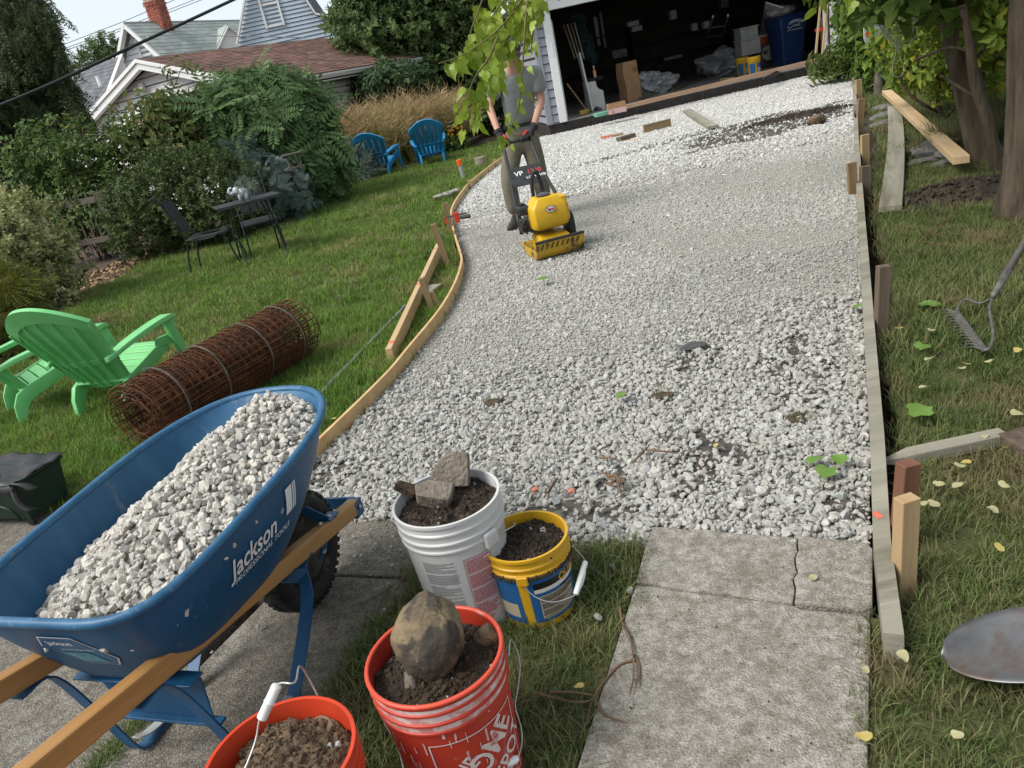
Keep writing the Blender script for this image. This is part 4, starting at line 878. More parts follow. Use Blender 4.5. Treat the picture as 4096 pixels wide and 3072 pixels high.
def iron_chair(label, loc, rz):
    t = thing('garden_chair', label, 'chair', loc, rz, 'black iron garden chairs')
    mb = MB(); mb.grid(lambda u, v: Vector(((u-.5)*.43, -.02+.44*v, .43-.03*math.sin(math.pi*v)+(.02 if v > .8 else 0)-(.05*max(0, v-.85)/.15))), 8, 12); mb.build('seat', m_blk, t, smooth=True, solid=.012)
    mb = MB()
    def bpn(u, v): return Vector(((u-.5)*.40, -.03-.13*v, .47+.42*v))
    for u0, u1 in ((.10, .36), (.40, .60), (.64, .90)):
        for v0, v1 in ((.12, .52), (.57, .97)): mb = MB(); mb.grid(lambda u, v: bpn(u0+(u1-u0)*u, v0+(v1-v0)*v), 2, 3); mb.build('back_panel', m_blk, t, solid=.006)
    for v in (.08, .545, 1.0): MB().tube([bpn(0, v), bpn(1, v)], .009, 6).build('back_rail', m_blk, t)
    for sx in (-1, 1):
        x = sx*.20
        MB().tube(catmull([(x*1.06, -.10, 0), (x*1.03, -.07, .2), (x, -.02, .42), (x, -.06, .55), (x, -.16, .88), (x, -.185, .945), (x, -.225, .965), (x, -.25, .94), (x, -.235, .915)], 5), .011, 6).build('rear_leg', m_blk, t, smooth=True)
        MB().tube(catmull([(x, .0, .42), (x, .25, .42), (x, .38, .43), (x*1.02, .43, .36), (x*1.05, .47, .18), (x*1.08, .50, 0)], 5), .011, 6).build('front_leg', m_blk, t, smooth=True)
    return t
c1 = (G(784, 1079)+G(817, 1096))/2
iron_chair('black iron garden chair seen from the side, left of the table', (c1.x+.06, c1.y, 0), R(-88))
iron_chair('black iron garden chair facing the camera behind the table', (tc.x-.10, tc.y+.62, 0), R(196))
# elephant pot
m_ele = M('glazed_white', (.36, .38, .42), (.55, .57, .60), 14, .3)
ez = .726; ep = G(972, 800, ez); ele = e = thing('elephant_planter', 'white elephant shaped flower pot with raised trunk on the black table', 'planter', ep); e.scale = (.8,)*3
mb = MB(); mb.ball((.03, 0, .10), (.085, .07, .075), 3); mb.ball((-.055, -.01, .15), (.05, .048, .055), 3)
mb.tube(catmull([(-.09, -.02, .14), (-.12, -.025, .12), (-.145, -.03, .135), (-.15, -.03, .175), (-.125, -.03, .20), (-.10, -.03, .195)], 4), [.024]*6+[.02]*6+[.015]*9, 8)
mb.build('body', m_ele, e, smooth=True)
for y in (-.045, .045): MB().ball((-.035, y*1.3, .155), (.035, .012, .045), 2).build('ear', m_ele, e, smooth=True)
for x in (-.02, .075):
    for y in (-.035, .035): MB().tube([(x, y, .09), (x, y, .0)], [.026, .024], 8).build('leg', m_ele, e, smooth=True)

# ================================================================ SMALL THINGS ON THE LEFT LAWN
wk = lumber('timber', G(1560, 1425, .055)+Vector((0, .02, 0)), G(1757, 990, .10), .042, .09, m_fresh, 'new squared timber with red marks propped beside the curved form board', 'timber')
d0 = Vector(wk.matrix_local.translation); mb = MB(); Ln = (G(1560, 1425, .055)-G(1757, 990, .10)).length
for x in (-Ln*.455, .02, Ln*.42): mb = MB(); mb.box((x, 0, .0452), (.05, .038, .0012)); mb.build('paint_mark', m_mark, wk)
o = lumber('block', G(1680, 1195, .03), G(1745, 1150, .03), .13, .06, m_grey, 'short grey wooden block under the marked timber', 'block')
m_pipe = M('grey_conduit', (.16, .175, .185), (.24, .255, .27), 20, .5, metal=.3)
pa, pb = G(1240, 1618, .02), G(1621, 1225, .02); mb = MB(); mb.tube([pa, pb], .0125, 10); mb.tube([pb-(pb-pa).normalized()*.05, pb+(pb-pa).normalized()*.01], .017, 10)
tag(mb.build('conduit', m_pipe, None, smooth=R(40), world=True, loc=(pa+pb)/2), 'long grey metal conduit lying on the grass beside the wheelbarrow', 'pipe')
# marker tube with orange cap, tree stump
c = G(1858, 722); mk = thing('marker_tube', 'clear plastic marker tube with a bright orange cap standing on the lawn', 'marker', c, rot=(R(3), R(-4), 0))
MB().tube([(0, 0, 0), (0, 0, .25)], .032, 14).build('tube', M('clear_tube', (.30, .32, .32), (.42, .44, .44), 9, .3), mk, smooth=R(40))
MB().tube([(0, 0, .25), (0, 0, .335)], .043, 14).build('cap', M('orange_cap', (.85, .12, .02), rough=.4), mk, smooth=R(40))
c = G(1927, 668); mb = MB(); mb.lathe([(.12, -.02), (.105, .06), (.10, .17), (.085, .175), (.001, .17)], 14); tag(mb.build('stump', m_grey, None, smooth=R(40), loc=c), 'small cut tree stump at the edge of the lawn by the far form board', 'stump')
# work gloves
m_glove = M('grey_glove', (.20, .195, .16), (.34, .33, .28), 20, .9, .3)
c = G(1777, 790, .05); gl = thing('work_gloves', 'pair of pale grey work gloves dropped on the grass', 'gloves', c)
for k, (dx, dy, rz) in enumerate(((-.07, 0, .3), (.10, .10, .7))):
    g_ = MB(); g_.ball((dx, dy, .035), (.085, .06, .028), 2, .3, k)
    for j in range(4): g_.tube([(dx+.06*math.cos(rz)-.02*j*math.sin(rz), dy+.05*math.sin(rz)+.025*j-.03, .04), (dx+.14*math.cos(rz), dy+.10*math.sin(rz)+.03*j-.04, .03+.008*j), (dx+.19*math.cos(rz), dy+.13*math.sin(rz)+.032*j-.04, .022)], [.016, .014, .009], 6)
    g_.build('glove', m_glove, gl, smooth=True)
# bar clamp
m_red2 = M('clamp_red', (.60, .04, .02), rough=.45); m_blackp = M('black_plastic', (.012, .012, .012), rough=.5)
ca_, cb_ = V(1780, 872, 7.72), V(1866, 852, 7.62)
cl = thing('bar_clamp', 'red and black bar clamp gripping the curved form board and its stake', 'clamp', ca_)
cd = (cb_-ca_).normalized(); mb = MB(); mb.beam(ca_-cd*.01, cb_, .008, .02); mb.build('bar', M('clamp_bar', (.12, .12, .12), rough=.4, metal=.6), cl, world=True)
MB().box(ca_-Vector((0, 0, .025)), (.02, .02, .07)).build('fixed_jaw', m_red2, cl, world=True, bevel=.003)
MB().box(ca_+cd*.13-Vector((0, 0, .02)), (.05, .03, .10)).build('sliding_jaw', m_red2, cl, world=True, bevel=.006)
MB().tube([ca_+cd*.16-Vector((0, 0, .03)), ca_+cd*.27-Vector((0, 0, .035))], [.016, .02], 8).build('grip', m_blackp, cl, world=True, smooth=R(40))
# wheeled dark green planter with black liner
m_dg = M('dark_green_plastic', (.008, .022, .016), (.014, .032, .022), 8, .5); m_liner = M('black_liner', (.012, .012, .013), (.03, .03, .032), 12, .45)
p0 = G(150, 2096, 0); pl_ = thing('planter_box', 'dark green wheeled planter box under a black plastic liner at the left edge', 'planter', p0, R(-22)); pl_.scale = (.8, .7, .74)
mb = MB(); mb.loft([[Vector((x0, y0, z)), Vector((x1, y0, z)), Vector((x1, y1, z)), Vector((x0, y1, z))] for x0, x1, y0, y1, z in ((-.62, -.0, -.02, .30, .05), (-.65, .03, -.05, .33, .30), (-.66, .045, -.065, .345, .305), (-.66, .045, -.065, .345, .325))]); mb.build('box', m_dg, pl_, bevel=.01)
mb = MB(); mb.tube(catmull([(-.55, -.052, .07), (-.5, -.065, .16), (-.3, -.075, .2), (-.1, -.065, .16), (-.05, -.052, .07)], 5), .012, 6); mb.build('moulding', m_dg, pl_, smooth=True)
mb = MB(); mb.grid(lambda u, v: Vector((-.68+.74*u, -.09+.46*v, .335+.025*mnoise.noise(Vector((u*6, v*6, 2)))-.07*(1 if v < .01 else 0)*abs(math.sin(u*9)))), 20, 12)
mb.build('liner', m_liner, pl_, smooth=True, solid=.004)
for q in (((.03, -.06, .32), (.08, -.07, .34), (.15, -.06, .33), (.20, -.05, .29)), ((.03, -.05, .31), (.06, -.08, .25), (.10, -.09, .2), (.15, -.08, .16))):
    P_ = catmull(q, 4); mb = MB(); mb.loft([[p+Vector((0, -.022*(1+i*.1), .018)), p+Vector((0, .02, -.004)), p+Vector((0, .018, -.008)), p+Vector((0, -.024*(1+i*.1), .012))] for i, p in enumerate(P_)]); mb.build('liner_end', m_liner, pl_, smooth=True)
for x, y in ((-.03, .0), (-.6, .0), (-.03, .28), (-.6, .28)): MB().tube([(x, y-.014, .028), (x, y+.014, .028)], .028, 14).build('caster', m_blackp, pl_, smooth=R(40))
MB().tube([(-.20, .05, .30), (-.215, .05, .42)], .022, 12).build('fill_pipe', m_blackp, pl_, smooth=R(40))
c = G(66, 2197, .006); 

# ================================================================ RIGHT SIDE: RAKE, SHOVEL, BOARDS, STONES
m_rk = M('rake_steel', (.10, .095, .085), (.18, .17, .155), 30, .6, metal=.4); m_rh = M('rake_handle', (.06, .052, .045), (.10, .09, .078), 10, .6)
r0, r1 = G(3826, 1250, .075), G(3940, 1402, .075); rk = thing('garden_rake', 'steel bow rake lying on the shaded grass with its tines to the left', 'rake', ((r0+r1)/2).xy.to_3d())
MB().beam(r0, r1, .022, .014).build('head_bar', m_rk, rk, world=True, bevel=.002)
for k in range(14):
    t_ = k/13; b = r0.lerp(r1, t_); tip = G(3747+(3852-3747)*t_, 1247+(1392-1247)*t_, .025); m_ = b.lerp(tip, .45)+Vector((0, 0, .012))
    MB().tube([b, m_, tip], [.005, .0045, .002], 6).build('tine', m_rk, rk, world=True, smooth=True)
fe = G(3968, 1192, .11)
for pth in ([r0, G(3840, 1215, .09), G(3868, 1198, .10), G(3920, 1213, .11), fe], [r1, G(3962, 1385, .085), G(3972, 1330, .10), G(3958, 1240, .11), fe]):
    MB().tube(catmull(pth, 6), .006, 7).build('bow', m_rk, rk, world=True, smooth=True)
h1 = G(4033, 1080, .20); hd = (h1-fe).normalized()
MB().tube([fe, fe.lerp(h1, .1), h1], [.009, .014, .017], 10).build('ferrule', m_rk, rk, world=True, smooth=True)
MB().tube([h1, h1+hd*1.3], [.0165, .016], 10).build('handle', m_rh, rk, world=True, smooth=True)
# shovel: round blade at the lower right
m_sh = M('shovel_steel', (.11, .11, .115), (.19, .19, .195), 7, .38, metal=.55, third=((.15, .09, .06), 6, .55, .7))
st = G(3764, 2620, .05); sd_ = (G(4300, 2540, .13)-st).normalized(); sn = Vector((-sd_.y, sd_.x, 0)).normalized(); su = sd_.cross(sn)
sv = thing('shovel', 'round bladed steel shovel resting on the grass at the lower right edge', 'shovel', st)
def sh(u, v):
    x = u*.30; w = .118*(1-(1-min(1, u*1.5))**2.2)**.5; y = (v-.5)*2*w
    return st+sd_*x+sn*y+su*(.16*(y*y)/.108*.9-.02*math.sin(u*2.2))
MB().grid(sh, 20, 14).build('blade', m_sh, sv, world=True, smooth=True, solid=.003)
MB().tube([st+sd_*.24+su*-.005, st+sd_*.36+su*.01, st+sd_*.50+su*.03], [.012, .02, .019], 10).build('socket', m_sh, sv, world=True, smooth=True)
MB().tube([st+sd_*.48+su*.028, st+sd_*1.5+su*.13], .0185, 10).build('handle', m_rh, sv, world=True, smooth=True)
# brown paving block at the right edge
b0 = G(3985, 1790, 0); mb = MB(); mb.prism([(0, 0), (.02, -.24), (.20, -.24), (.20, .02)], 0, .055); o = mb.build('paving_block', M('brown_block', (.075, .052, .038), (.12, .088, .066), 30, .9, .5), None, bevel=.006, loc=b0); tag(o, 'brown stone paving block on the grass at the right edge', 'paving block')
# loose boards
a, b = G(3576, 428, .06), G(3562, 835, .06); lumber('board', a, b, .15, .045, m_grey, 'long weathered grey board lying on the shaded grass', 'board', bow=.03)
a, b = G(3546, 368, .14), G(3846, 640, .16); lumber('timber', a, b, .115, .06, m_fresh, 'long fresh cut yellow timber lying slantwise under the trees', 'timber')
a, b = G(3480, 345, .03), G(3545, 325, .03); lumber('stake', a, b, .06, .03, m_new, 'small pale offcut lying in the grass by the grey post', 'offcut')
m_rock = M('field_stone', (.085, .08, .072), (.17, .165, .15), 12, .9, .6, 40)
SGR = 'stones under the fresh timber'
for k, (px, py, r_, lab) in enumerate(((3735, 622, (.22, .15, .09), 'biggest flat grey stone under the end of the fresh timber'), (3785, 640, (.10, .09, .07), 'squarish stone just right of the biggest flat one'), (3690, 655, (.14, .09, .03), 'thin low stone left of the stone pile'), (3775, 665, (.10, .07, .035), 'small low stone in front of the stone pile'))):
    c = G(px, py, .0); mb = MB(); mb.ball((0, 0, r_[2]*.7), r_, 2, .35, k+3); tag(mb.build('stone', m_rock, None, smooth=R(25), loc=c), lab, 'stone', SGR)
for k in range(3):
    c = G(3537, 440+k*34, .0); mb = MB(); mb.ball((0, 0, .03), (.17, .14, .05), 2, .3, k+13); tag(mb.build('stone', m_rock, None, smooth=R(25), loc=c), ('upper', 'middle', 'lower')[k]+' purplish flat stone along the left side of the grey board', 'stone', 'flat stones beside the grey board')
# soil mound with roots
def mound(name, c, rx, ry, h, mat, lab, seed, kind='stuff', cl='loam', n=350):
    mb = MB(); rings = []
    for i in range(11):
        q = 1-i/10.5; ring = []
        for k in range(40):
            a = 2*math.pi*k/40; e_ = 1+.25*mnoise.noise(Vector((math.cos(a)*2, math.sin(a)*2, seed))); x, y = rx*q*e_*math.cos(a), ry*q*e_*math.sin(a); ring.append(Vector((x, y, h*(1-q*q)*(.8+.5*mnoise.noise(Vector((x*7, y*7, seed))))-.005)))
        rings.append(ring)
    mb.loft(rings, False); mb.add(rings[-1], [tuple(range(40))]); o = tag(mb.build(name, mat, None, smooth=True, loc=c), lab, None, None, kind)
    a = RNG.uniform(0, 6.28, n); q = np.sqrt(RNG.random(n)); x, y = rx*q*np.cos(a), ry*q*np.sin(a)
    scatter('clods', np.column_stack((x, y, h*(1-q*q)*.9)), RNG.uniform(0, 6.28, (n, 3)), RNG.uniform(.01, .05, n)*(h/.1)**.3, clods[cl], parent=o)['kind'] = 'stuff'; return o
mound('soil_heap', G(3830, 790), .62, .30, .13, m_loam, 'heap of dark soil and roots on the grass before the big tree trunk', 3)
p = G(3190, 470); mound('soil_heap', p, .9, .3, .07, m_loam, 'low heap of black soil on the far gravel', 5, n=500)
# loose stones, leaves and other litter
LS = 'loose white stones off the gravel'
spots = [((3177, 2168), .033, 'loose white stone on the edge of the broken slab'), ((3312, 2248), .03, 'loose white stone in the middle of the right slab piece'), ((2520, 2360), .03, 'loose white stone in the gap left of the walk'), ((2450, 2270), .03, 'bigger of the two white stones on the grass strip by the yellow pail'), ((2458, 2245), .016, 'smaller of the two white stones on the grass strip by the yellow pail'), ((2390, 2470), .034, 'single white stone on the grass right of the yellow pail base'), ((1555, 2335), .02, 'white pebble on the drive close to the white bucket'), ((1480, 2300), .014, 'small pebble on the concrete just above the drive joint'), ((1508, 2356), .013, 'pebble on the concrete below the drive joint'), ((1540, 2440), .018, 'white pebble at the grass edge left of the red bucket'), ((1033, 2505), .024, 'grey pebble on the concrete between the barrow leg and wheel'), ((848, 2610), .017, 'pebble on the concrete beneath the barrow handle'), ((1570, 2262), .022, 'white pebble next to the base of the white bucket'), ((1500, 2180), .024, 'pebble strayed onto the concrete in front of the barrow nose'), ((1470, 2140), .02, 'pebble near the end of the barrow handle'), ((1600, 2200), .018, 'pebble left of the white bucket on dusty concrete'), ((3536, 1250), .03, 'white stone lodged in the right trench beside the dark stake'), ((3560, 1590), .035, 'white stone in the lower part of the right trench')]
for (px, py), s, lab in spots:
    c = G(px, py, .012+s*.2 if px < 3500 or py > 2000 else -.08); o = inst('stone', random.choice(pro[:4]), None, c, (random.uniform(-.3, .3), random.uniform(-.3, .3), random.uniform(0, 6)), (s, s*1.05, s*1.1)); tag(o, lab, 'stone', LS)
# gravel bits on the drive concrete around the barrow nose
n = 240; P = rnd_in([G(*p).xy for p in ((1300, 1992), (1560, 2075), (1640, 2240), (1480, 2300), (1330, 2280))], 500); n = len(P)
tag(scatter('gravel_crumbs', np.column_stack((P, np.full(n, .006))), RNG.uniform(0, 6.28, (n, 3)), np.exp(RNG.normal(math.log(.008), .5, n)), pro), 'fine limestone crumbs spilled on the concrete beside the barrow wheel', None, None, 'stuff')
# ================================================================ FOLIAGE TOOLS
def leaf(mb, b, d, n, L, W, fold=.25, m=0, droop=0.):
    d = d.normalized(); s = d.cross(n).normalized(); n = s.cross(d); tip = b+d*L-Vector((0, 0, droop*L)); mid = b+d*L*.45
    l, r = mid+s*W/2+n*W*fold, mid-s*W/2+n*W*fold
    mb.add([b, r, tip, l, b.lerp(tip, .5)-n*W*.02], [(0, 1, 4), (1, 2, 4), (2, 3, 4), (3, 0, 4)], m)
def rv(g, s=1.): return Vector(g.normal(0, s, 3))
def sprig(kind, seed, mats):
    g = np.random.default_rng(seed); mb = MB(); Z = Vector((0, 0, 1))
    if kind == 'oval':            # small oval leaves round a twig (privet, box)
        for k in range(16):
            z = k/16; a = k*2.4; d = Vector((math.cos(a), math.sin(a), .5)).normalized(); leaf(mb, Z*z, d+rv(g, .25), Z+rv(g, .3), .34*g.uniform(.7, 1.2), .19, .15, int(g.random() < .18))
    elif kind == 'pinnate':       # feathery compound leaves
        for q in range(4):
            a = q*1.57+g.uniform(-.4, .4); d = Vector((math.cos(a), math.sin(a), .45)).normalized()
            for k in range(7):
                t = .25+k*.12; p = d*t-Z*.28*t*t; sd = d.cross(Z).normalized()
                for s in (1, -1): leaf(mb, p, sd*s+d*.5-Z*.25, Z+d*.2, .27, .10, .1, int(g.random() < .2))
            leaf(mb, d*1.05-Z*.3, d-Z*.4, Z, .25, .1, .1)
    elif kind == 'droop':         # large drooping leaves in pairs
        for k in range(8):
            a = k*2.4; d = Vector((math.cos(a), math.sin(a), .1)).normalized(); p = Z*(k*.11); leaf(mb, p+d*.08, d-Z*.35, Z+d*.5, .5*g.uniform(.7, 1.15), .24, .18, int(g.random() < .3), .35)
    elif kind == 'spray':         # upright narrow leaves (lavender, bamboo)
        for k in range(14):
            a = g.uniform(0, 6.28); d = Vector((math.cos(a)*.55, math.sin(a)*.55, 1)).normalized(); leaf(mb, Z*g.uniform(0, .5), d+rv(g, .15), Vector((math.cos(a), math.sin(a), 0)), g.uniform(.4, .7), .055, .1, int(g.random() < .2), .12)
    elif kind == 'bamboo':
        for k in range(15):
            a = g.uniform(0, 6.28); d = Vector((math.cos(a), math.sin(a), g.uniform(-.5, .4))).normalized(); leaf(mb, Z*g.uniform(0, .7)+d*.05, d, Z, g.uniform(.4, .7), .065, .12, int(g.random() < .25), .35)
    elif kind == 'needle':        # flat needled conifer branchlet
        for q in range(5):
            a = (q-2)*.42+g.uniform(-.1, .1); d = Vector((math.cos(a), math.sin(a), 0)); ln = .85-.12*abs(q-2)
            for k in range(11):
                p = d*(ln*k/11)+Z*(-.12*(k/11)**2)
                for s in (-1, 0, 1): b = a+s*.9; leaf(mb, p, Vector((math.cos(b), math.sin(b), .25 if s else .8)), Z, .17, .035, .1, int(g.random() < .25))
    elif kind == 'weep':          # hanging conifer branchlets
        for q in range(6):
            a = g.uniform(0, 6.28); d = Vector((math.cos(a)*.3, math.sin(a)*.3, -.2)); p = Vector((0, 0, 0))
            for k in range(12):
                p = p+Vector((d.x*.12, d.y*.12, -.085-.01*k*.3))
                for s in range(3): b = g.uniform(0, 6.28); leaf(mb, p, Vector((math.cos(b), math.sin(b), -.7)), Vector((1, .3, .2)), .17, .05, .1, int(g.random() < .3))
    elif kind == 'broad':         # loose broad tree leaves
        for k in range(13):
            a = k*2.4; d = Vector((math.cos(a), math.sin(a), g.uniform(-.5, .5))).normalized(); leaf(mb, Z*g.uniform(-.3, .4)+d*.15, d, Z+rv(g, .5), .42*g.uniform(.7, 1.2), .27, .12, int(g.random() < .2), .15)
    me = bpy.data.meshes.new(kind); me.from_pydata(mb.v, [], mb.f); [me.materials.append(x) for x in mats]; me.polygons.foreach_set('material_index', mb.m); return me
def foliage(name, blobs, dens, size, protos, parent, out=.6, up=.4, core=.62, sj=.25, inner=.25):
    """leaf sprigs through the volume of a set of lobes, thickest near the surface; dens per square metre"""
    P, D = [], []
    C_ = np.array([b[0][:] for b in blobs]); Rr = np.array([b[1] if hasattr(b[1], '__len__') else (b[1],)*3 for b in blobs])
    for i in range(len(blobs)):
        r = Rr[i]; n = int(dens*4*math.pi*((r[0]*r[1])**1.6/3+(r[0]*r[2])**1.6/3+(r[1]*r[2])**1.6/3)**(1/1.6)); d = RNG.normal(size=(n, 3)); d /= np.linalg.norm(d, axis=1)[:, None]
        k = np.where(RNG.random(n) < inner, RNG.uniform(.3, .8, n), RNG.uniform(.8, 1.06, n))
        lump = np.array([1+.30*mnoise.noise(Vector(q*2.1)+Vector((i*5., 0, 0)))+.18*mnoise.noise(Vector(q*5.)+Vector((i*3., 1, 0))) for q in d])
        p = C_[i]+d*r*(k*lump)[:, None]; ok = np.ones(n, bool)
        for j in range(len(blobs)):
            if j != i: ok &= (((p-C_[j])/Rr[j])**2).sum(1) > core**2
        ok &= p[:, 2] > .03; P.append(p[ok]); D.append(d[ok])
    P = np.concatenate(P); D = np.concatenate(D)*out+np.array([0, 0, up])+RNG.normal(0, .25, (len(P), 3)); n = len(P)
    rot = np.empty((n, 3))
    for i in range(n):
        q = Vector(D[i]).to_track_quat('Z', 'Y') @ Euler((0, 0, RNG.uniform(0, 6.28))).to_quaternion(); rot[i] = q.to_euler()[:]
    o = scatter(name, P-np.array(wloc(parent)), rot, size*np.exp(RNG.normal(0, sj, n)), protos, parent=parent); o['kind'] = 'stuff'; return o
def lf(name, a, b, trans=.3, island=.3, rough=.6, third=None): return M(name, a, b, 2.5, rough, coord='World', trans=trans, island=island, third=third, spec=.18)
_sp = {}
def sprigs(kind, mats, k=3): 
    key = (kind, tuple(m.name for m in mats))
    if key not in _sp: _sp[key] = [sprig(kind, 11*i+len(kind), mats) for i in range(k)]
    return _sp[key]
m_bark = M('bark', (.055, .042, .03), (.12, .095, .068), 9, .95, .9, 26, stretch=(1, 1, .22))
m_twig = M('twig', (.06, .045, .03), (.11, .085, .055), 12, .9)
def stems(parent, base, tops, r0, r1, name='stem', mat=None, wig=.12):
    for k, tp in enumerate(tops):
        b = Vector(base)+Vector((random.uniform(-.1, .1), random.uniform(-.1, .1), 0)); tp = Vector(tp); m1 = b.lerp(tp, .4)+Vector((random.gauss(0, wig), random.gauss(0, wig), 0)); m2 = b.lerp(tp, .75)+Vector((random.gauss(0, wig), random.gauss(0, wig), 0))
        P = catmull([b, m1, m2, tp], 4); n = len(P); MB().tube(P, [r0+(r1-r0)*i/(n-1) for i in range(n)], 6).build(name, mat or m_twig, parent, smooth=True, world=True)
def shrub(name, label, cat, base, blobs, dens, size, protos, ns=3, r0=.025, group=None, **k):
    t = thing(name, label, cat, base, 0, group); foliage('crown', blobs, dens, size, protos, t, **k)
    stems(t, base, [Vector(b[0]) for b in blobs[:ns]], r0, r0*.4); return t
def pr_(px, d): return px/FPX*d*1.02

# ================================================================ PLANTS ON THE LEFT
base = G(170, 1245); Y0 = base.y; B = [(V(60, 960, Y0), pr_(150, Y0)), (V(150, 1060, Y0), pr_(125, Y0)), (V(40, 1090, Y0+.1), pr_(150, Y0)), (V(200, 1150, Y0), pr_(80, Y0)), (V(-80, 980, Y0), pr_(150, Y0))]
m_va = [lf('variegated_cream', (.36, .36, .17), (.26, .29, .12), .3, .25), lf('variegated_green', (.08, .115, .045), (.11, .12, .06), .25)]
shrub('variegated_shrub', 'rounded shrub of cream edged variegated leaves at the left edge', 'shrub', base, B, 120, .17, sprigs('oval', m_va), 4, .02)
base = G(60, 1420); Y0 = base.y; B = [(V(70, 1215, Y0), pr_(85, Y0)), (V(10, 1180, Y0), pr_(120, Y0)), (V(40, 1300, Y0), pr_(110, Y0)), (V(-60, 1320, Y0), pr_(130, Y0)), (V(30, 1400, Y0-.2), pr_(80, Y0))]
m_ju = [lf('juniper_yellow', (.16, .16, .02), (.09, .11, .025), .2, .3), lf('juniper_green', (.05, .07, .02), (.08, .09, .03), .2)]
shrub('juniper_shrub', 'yellow green feathery juniper behind the cut off green chair', 'shrub', base, B, 110, .20, sprigs('needle', m_ju), 3, .03)
# wooden trellis fence behind the rose
fp2 = G(502, 1035); fp1 = G(180, 1085); fd = (fp1-fp2).normalized(); fn_ = Vector((fd.y, -fd.x, 0))
fe_ = thing('trellis_fence', 'old grey wooden fence with trellis behind the climbing rose', 'fence', fp2)
m_fence = wood('fence_wood', (.07, .058, .045), (.15, .13, .105), .9)
FL = (fp1-fp2).length
for k in range(0, 3):
    b = fp2+fd*FL*k; tp = b+Vector((0, 0, (1.05, 1.45, 1.45)[k])); o = lumber('post', b-fp2, tp-fp2, .11, .11, m_fence, up=(0, 1, 0), parent=fe_)
for z in (.35, .95): lumber('rail', fp2+Vector((0, 0, z))-fp2, fp2+fd*FL*2+Vector((0, 0, z))-fp2, .04, .09, m_fence, up=(0, 0, 1), parent=fe_)
for k in range(1, int(FL*2/.16)):
    b = fp2+fd*(.16*k)+fn_*.04; lumber('slat', b+Vector((0, 0, .1))-fp2, b+Vector((0, 0, 1.06))-fp2, .03, .012, m_fence, up=(fn_.x, fn_.y, 0), parent=fe_, bevel=0)
# climbing rose
base = G(420, 1035); Y0 = base.y; m_ro = [lf('rose_leaf', (.07, .13, .04), (.11, .17, .055), .3), lf('rose_leaf_old', (.22, .20, .05), (.12, .15, .045), .3)]
t = thing('rose_bush', 'leggy climbing rose with yellowing leaves on the trellis fence', 'shrub', base)
foliage('crown', [(V(220, 640, Y0+.3), pr_(150, Y0)), (V(380, 620, Y0), pr_(120, Y0)), (V(120, 740, Y0+.2), pr_(120, Y0)), (V(330, 780, Y0), (pr_(150, Y0), .4, pr_(120, Y0))), (V(480, 760, Y0), pr_(90, Y0)), (V(250, 900, Y0), pr_(110, Y0)), (V(470, 900, Y0), pr_(90, Y0)), (V(430, 820, Y0-.2), pr_(90, Y0)), (V(560, 830, Y0-.4), (pr_(70, Y0), .2, pr_(30, Y0)))], 48, .17, sprigs('broad', m_ro), t, core=.3, inner=.5)
stems(t, base, [V(*q, Y0) for q in ((250, 560), (330, 520), (400, 500), (480, 560), (180, 600), (140, 720), (300, 700), (540, 700), (600, 820), (230, 480), (90, 800), (440, 640))], .012, .004, wig=.2)
# dark clipped hedge
base = G(720, 1015); Y0 = base.y+.1; m_pv = [lf('privet_leaf', (.055, .085, .028), (.095, .13, .042), .2, .35), lf('privet_tip', (.10, .115, .04), (.06, .09, .03), .25)]
B = [(V(560, 850, Y0), (pr_(110, Y0), .6, pr_(130, Y0))), (V(700, 800, Y0), (pr_(140, Y0), .65, pr_(170, Y0))), (V(850, 800, Y0+.1), (pr_(150, Y0), .7, pr_(170, Y0))), (V(960, 800, Y0+.3), (pr_(110, Y0), .6, pr_(140, Y0))), (V(620, 940, Y0), (pr_(140, Y0), .5, pr_(90, Y0))), (V(840, 920, Y0), (pr_(150, Y0), .55, pr_(90, Y0))), (V(1040, 880, Y0+.6), (pr_(90, Y0), .5, pr_(90, Y0)))]
shrub('privet_hedge', 'dense dark small leaved hedge behind the black garden table', 'hedge', base, B, 170, .13, sprigs('oval', m_pv, 4), 5, .02)
# tall shrub with hanging leaves
base = V(640, 900, 13.); base.z = 0; Y0 = 13.; m_dr = [lf('buddleia_leaf', (.11, .165, .05), (.16, .20, .07), .3, .25), lf('buddleia_rusty', (.20, .16, .075), (.20, .20, .07), .3)]
t = shrub('tall_shrub', 'tall olive shrub with large hanging leaves and withered flower tips before the white gable', 'shrub', base, [(V(640, 500, Y0), (pr_(105, Y0), .4, pr_(60, Y0))), (V(560, 570, Y0), (pr_(80, Y0), .4, pr_(60, Y0))), (V(740, 540, Y0), (pr_(90, Y0), .4, pr_(70, Y0))), (V(690, 430, Y0), (pr_(70, Y0), .3, pr_(45, Y0))), (V(720, 640, Y0), (pr_(120, Y0), .5, pr_(60, Y0)))], 52, .25, sprigs('droop', m_dr), 3, .03, inner=.4)
stems(t, base+Vector((0, 0, 1)), [V(*q, Y0) for q in ((735, 250), (690, 310), (800, 330), (440, 450), (560, 380))], .012, .004)
for q in ((735, 265), (695, 320), (800, 340), (445, 460)): foliage('flower_tip', [(V(*q, Y0), (.06, .06, .13))], 60, .16, sprigs('droop', m_dr), t)
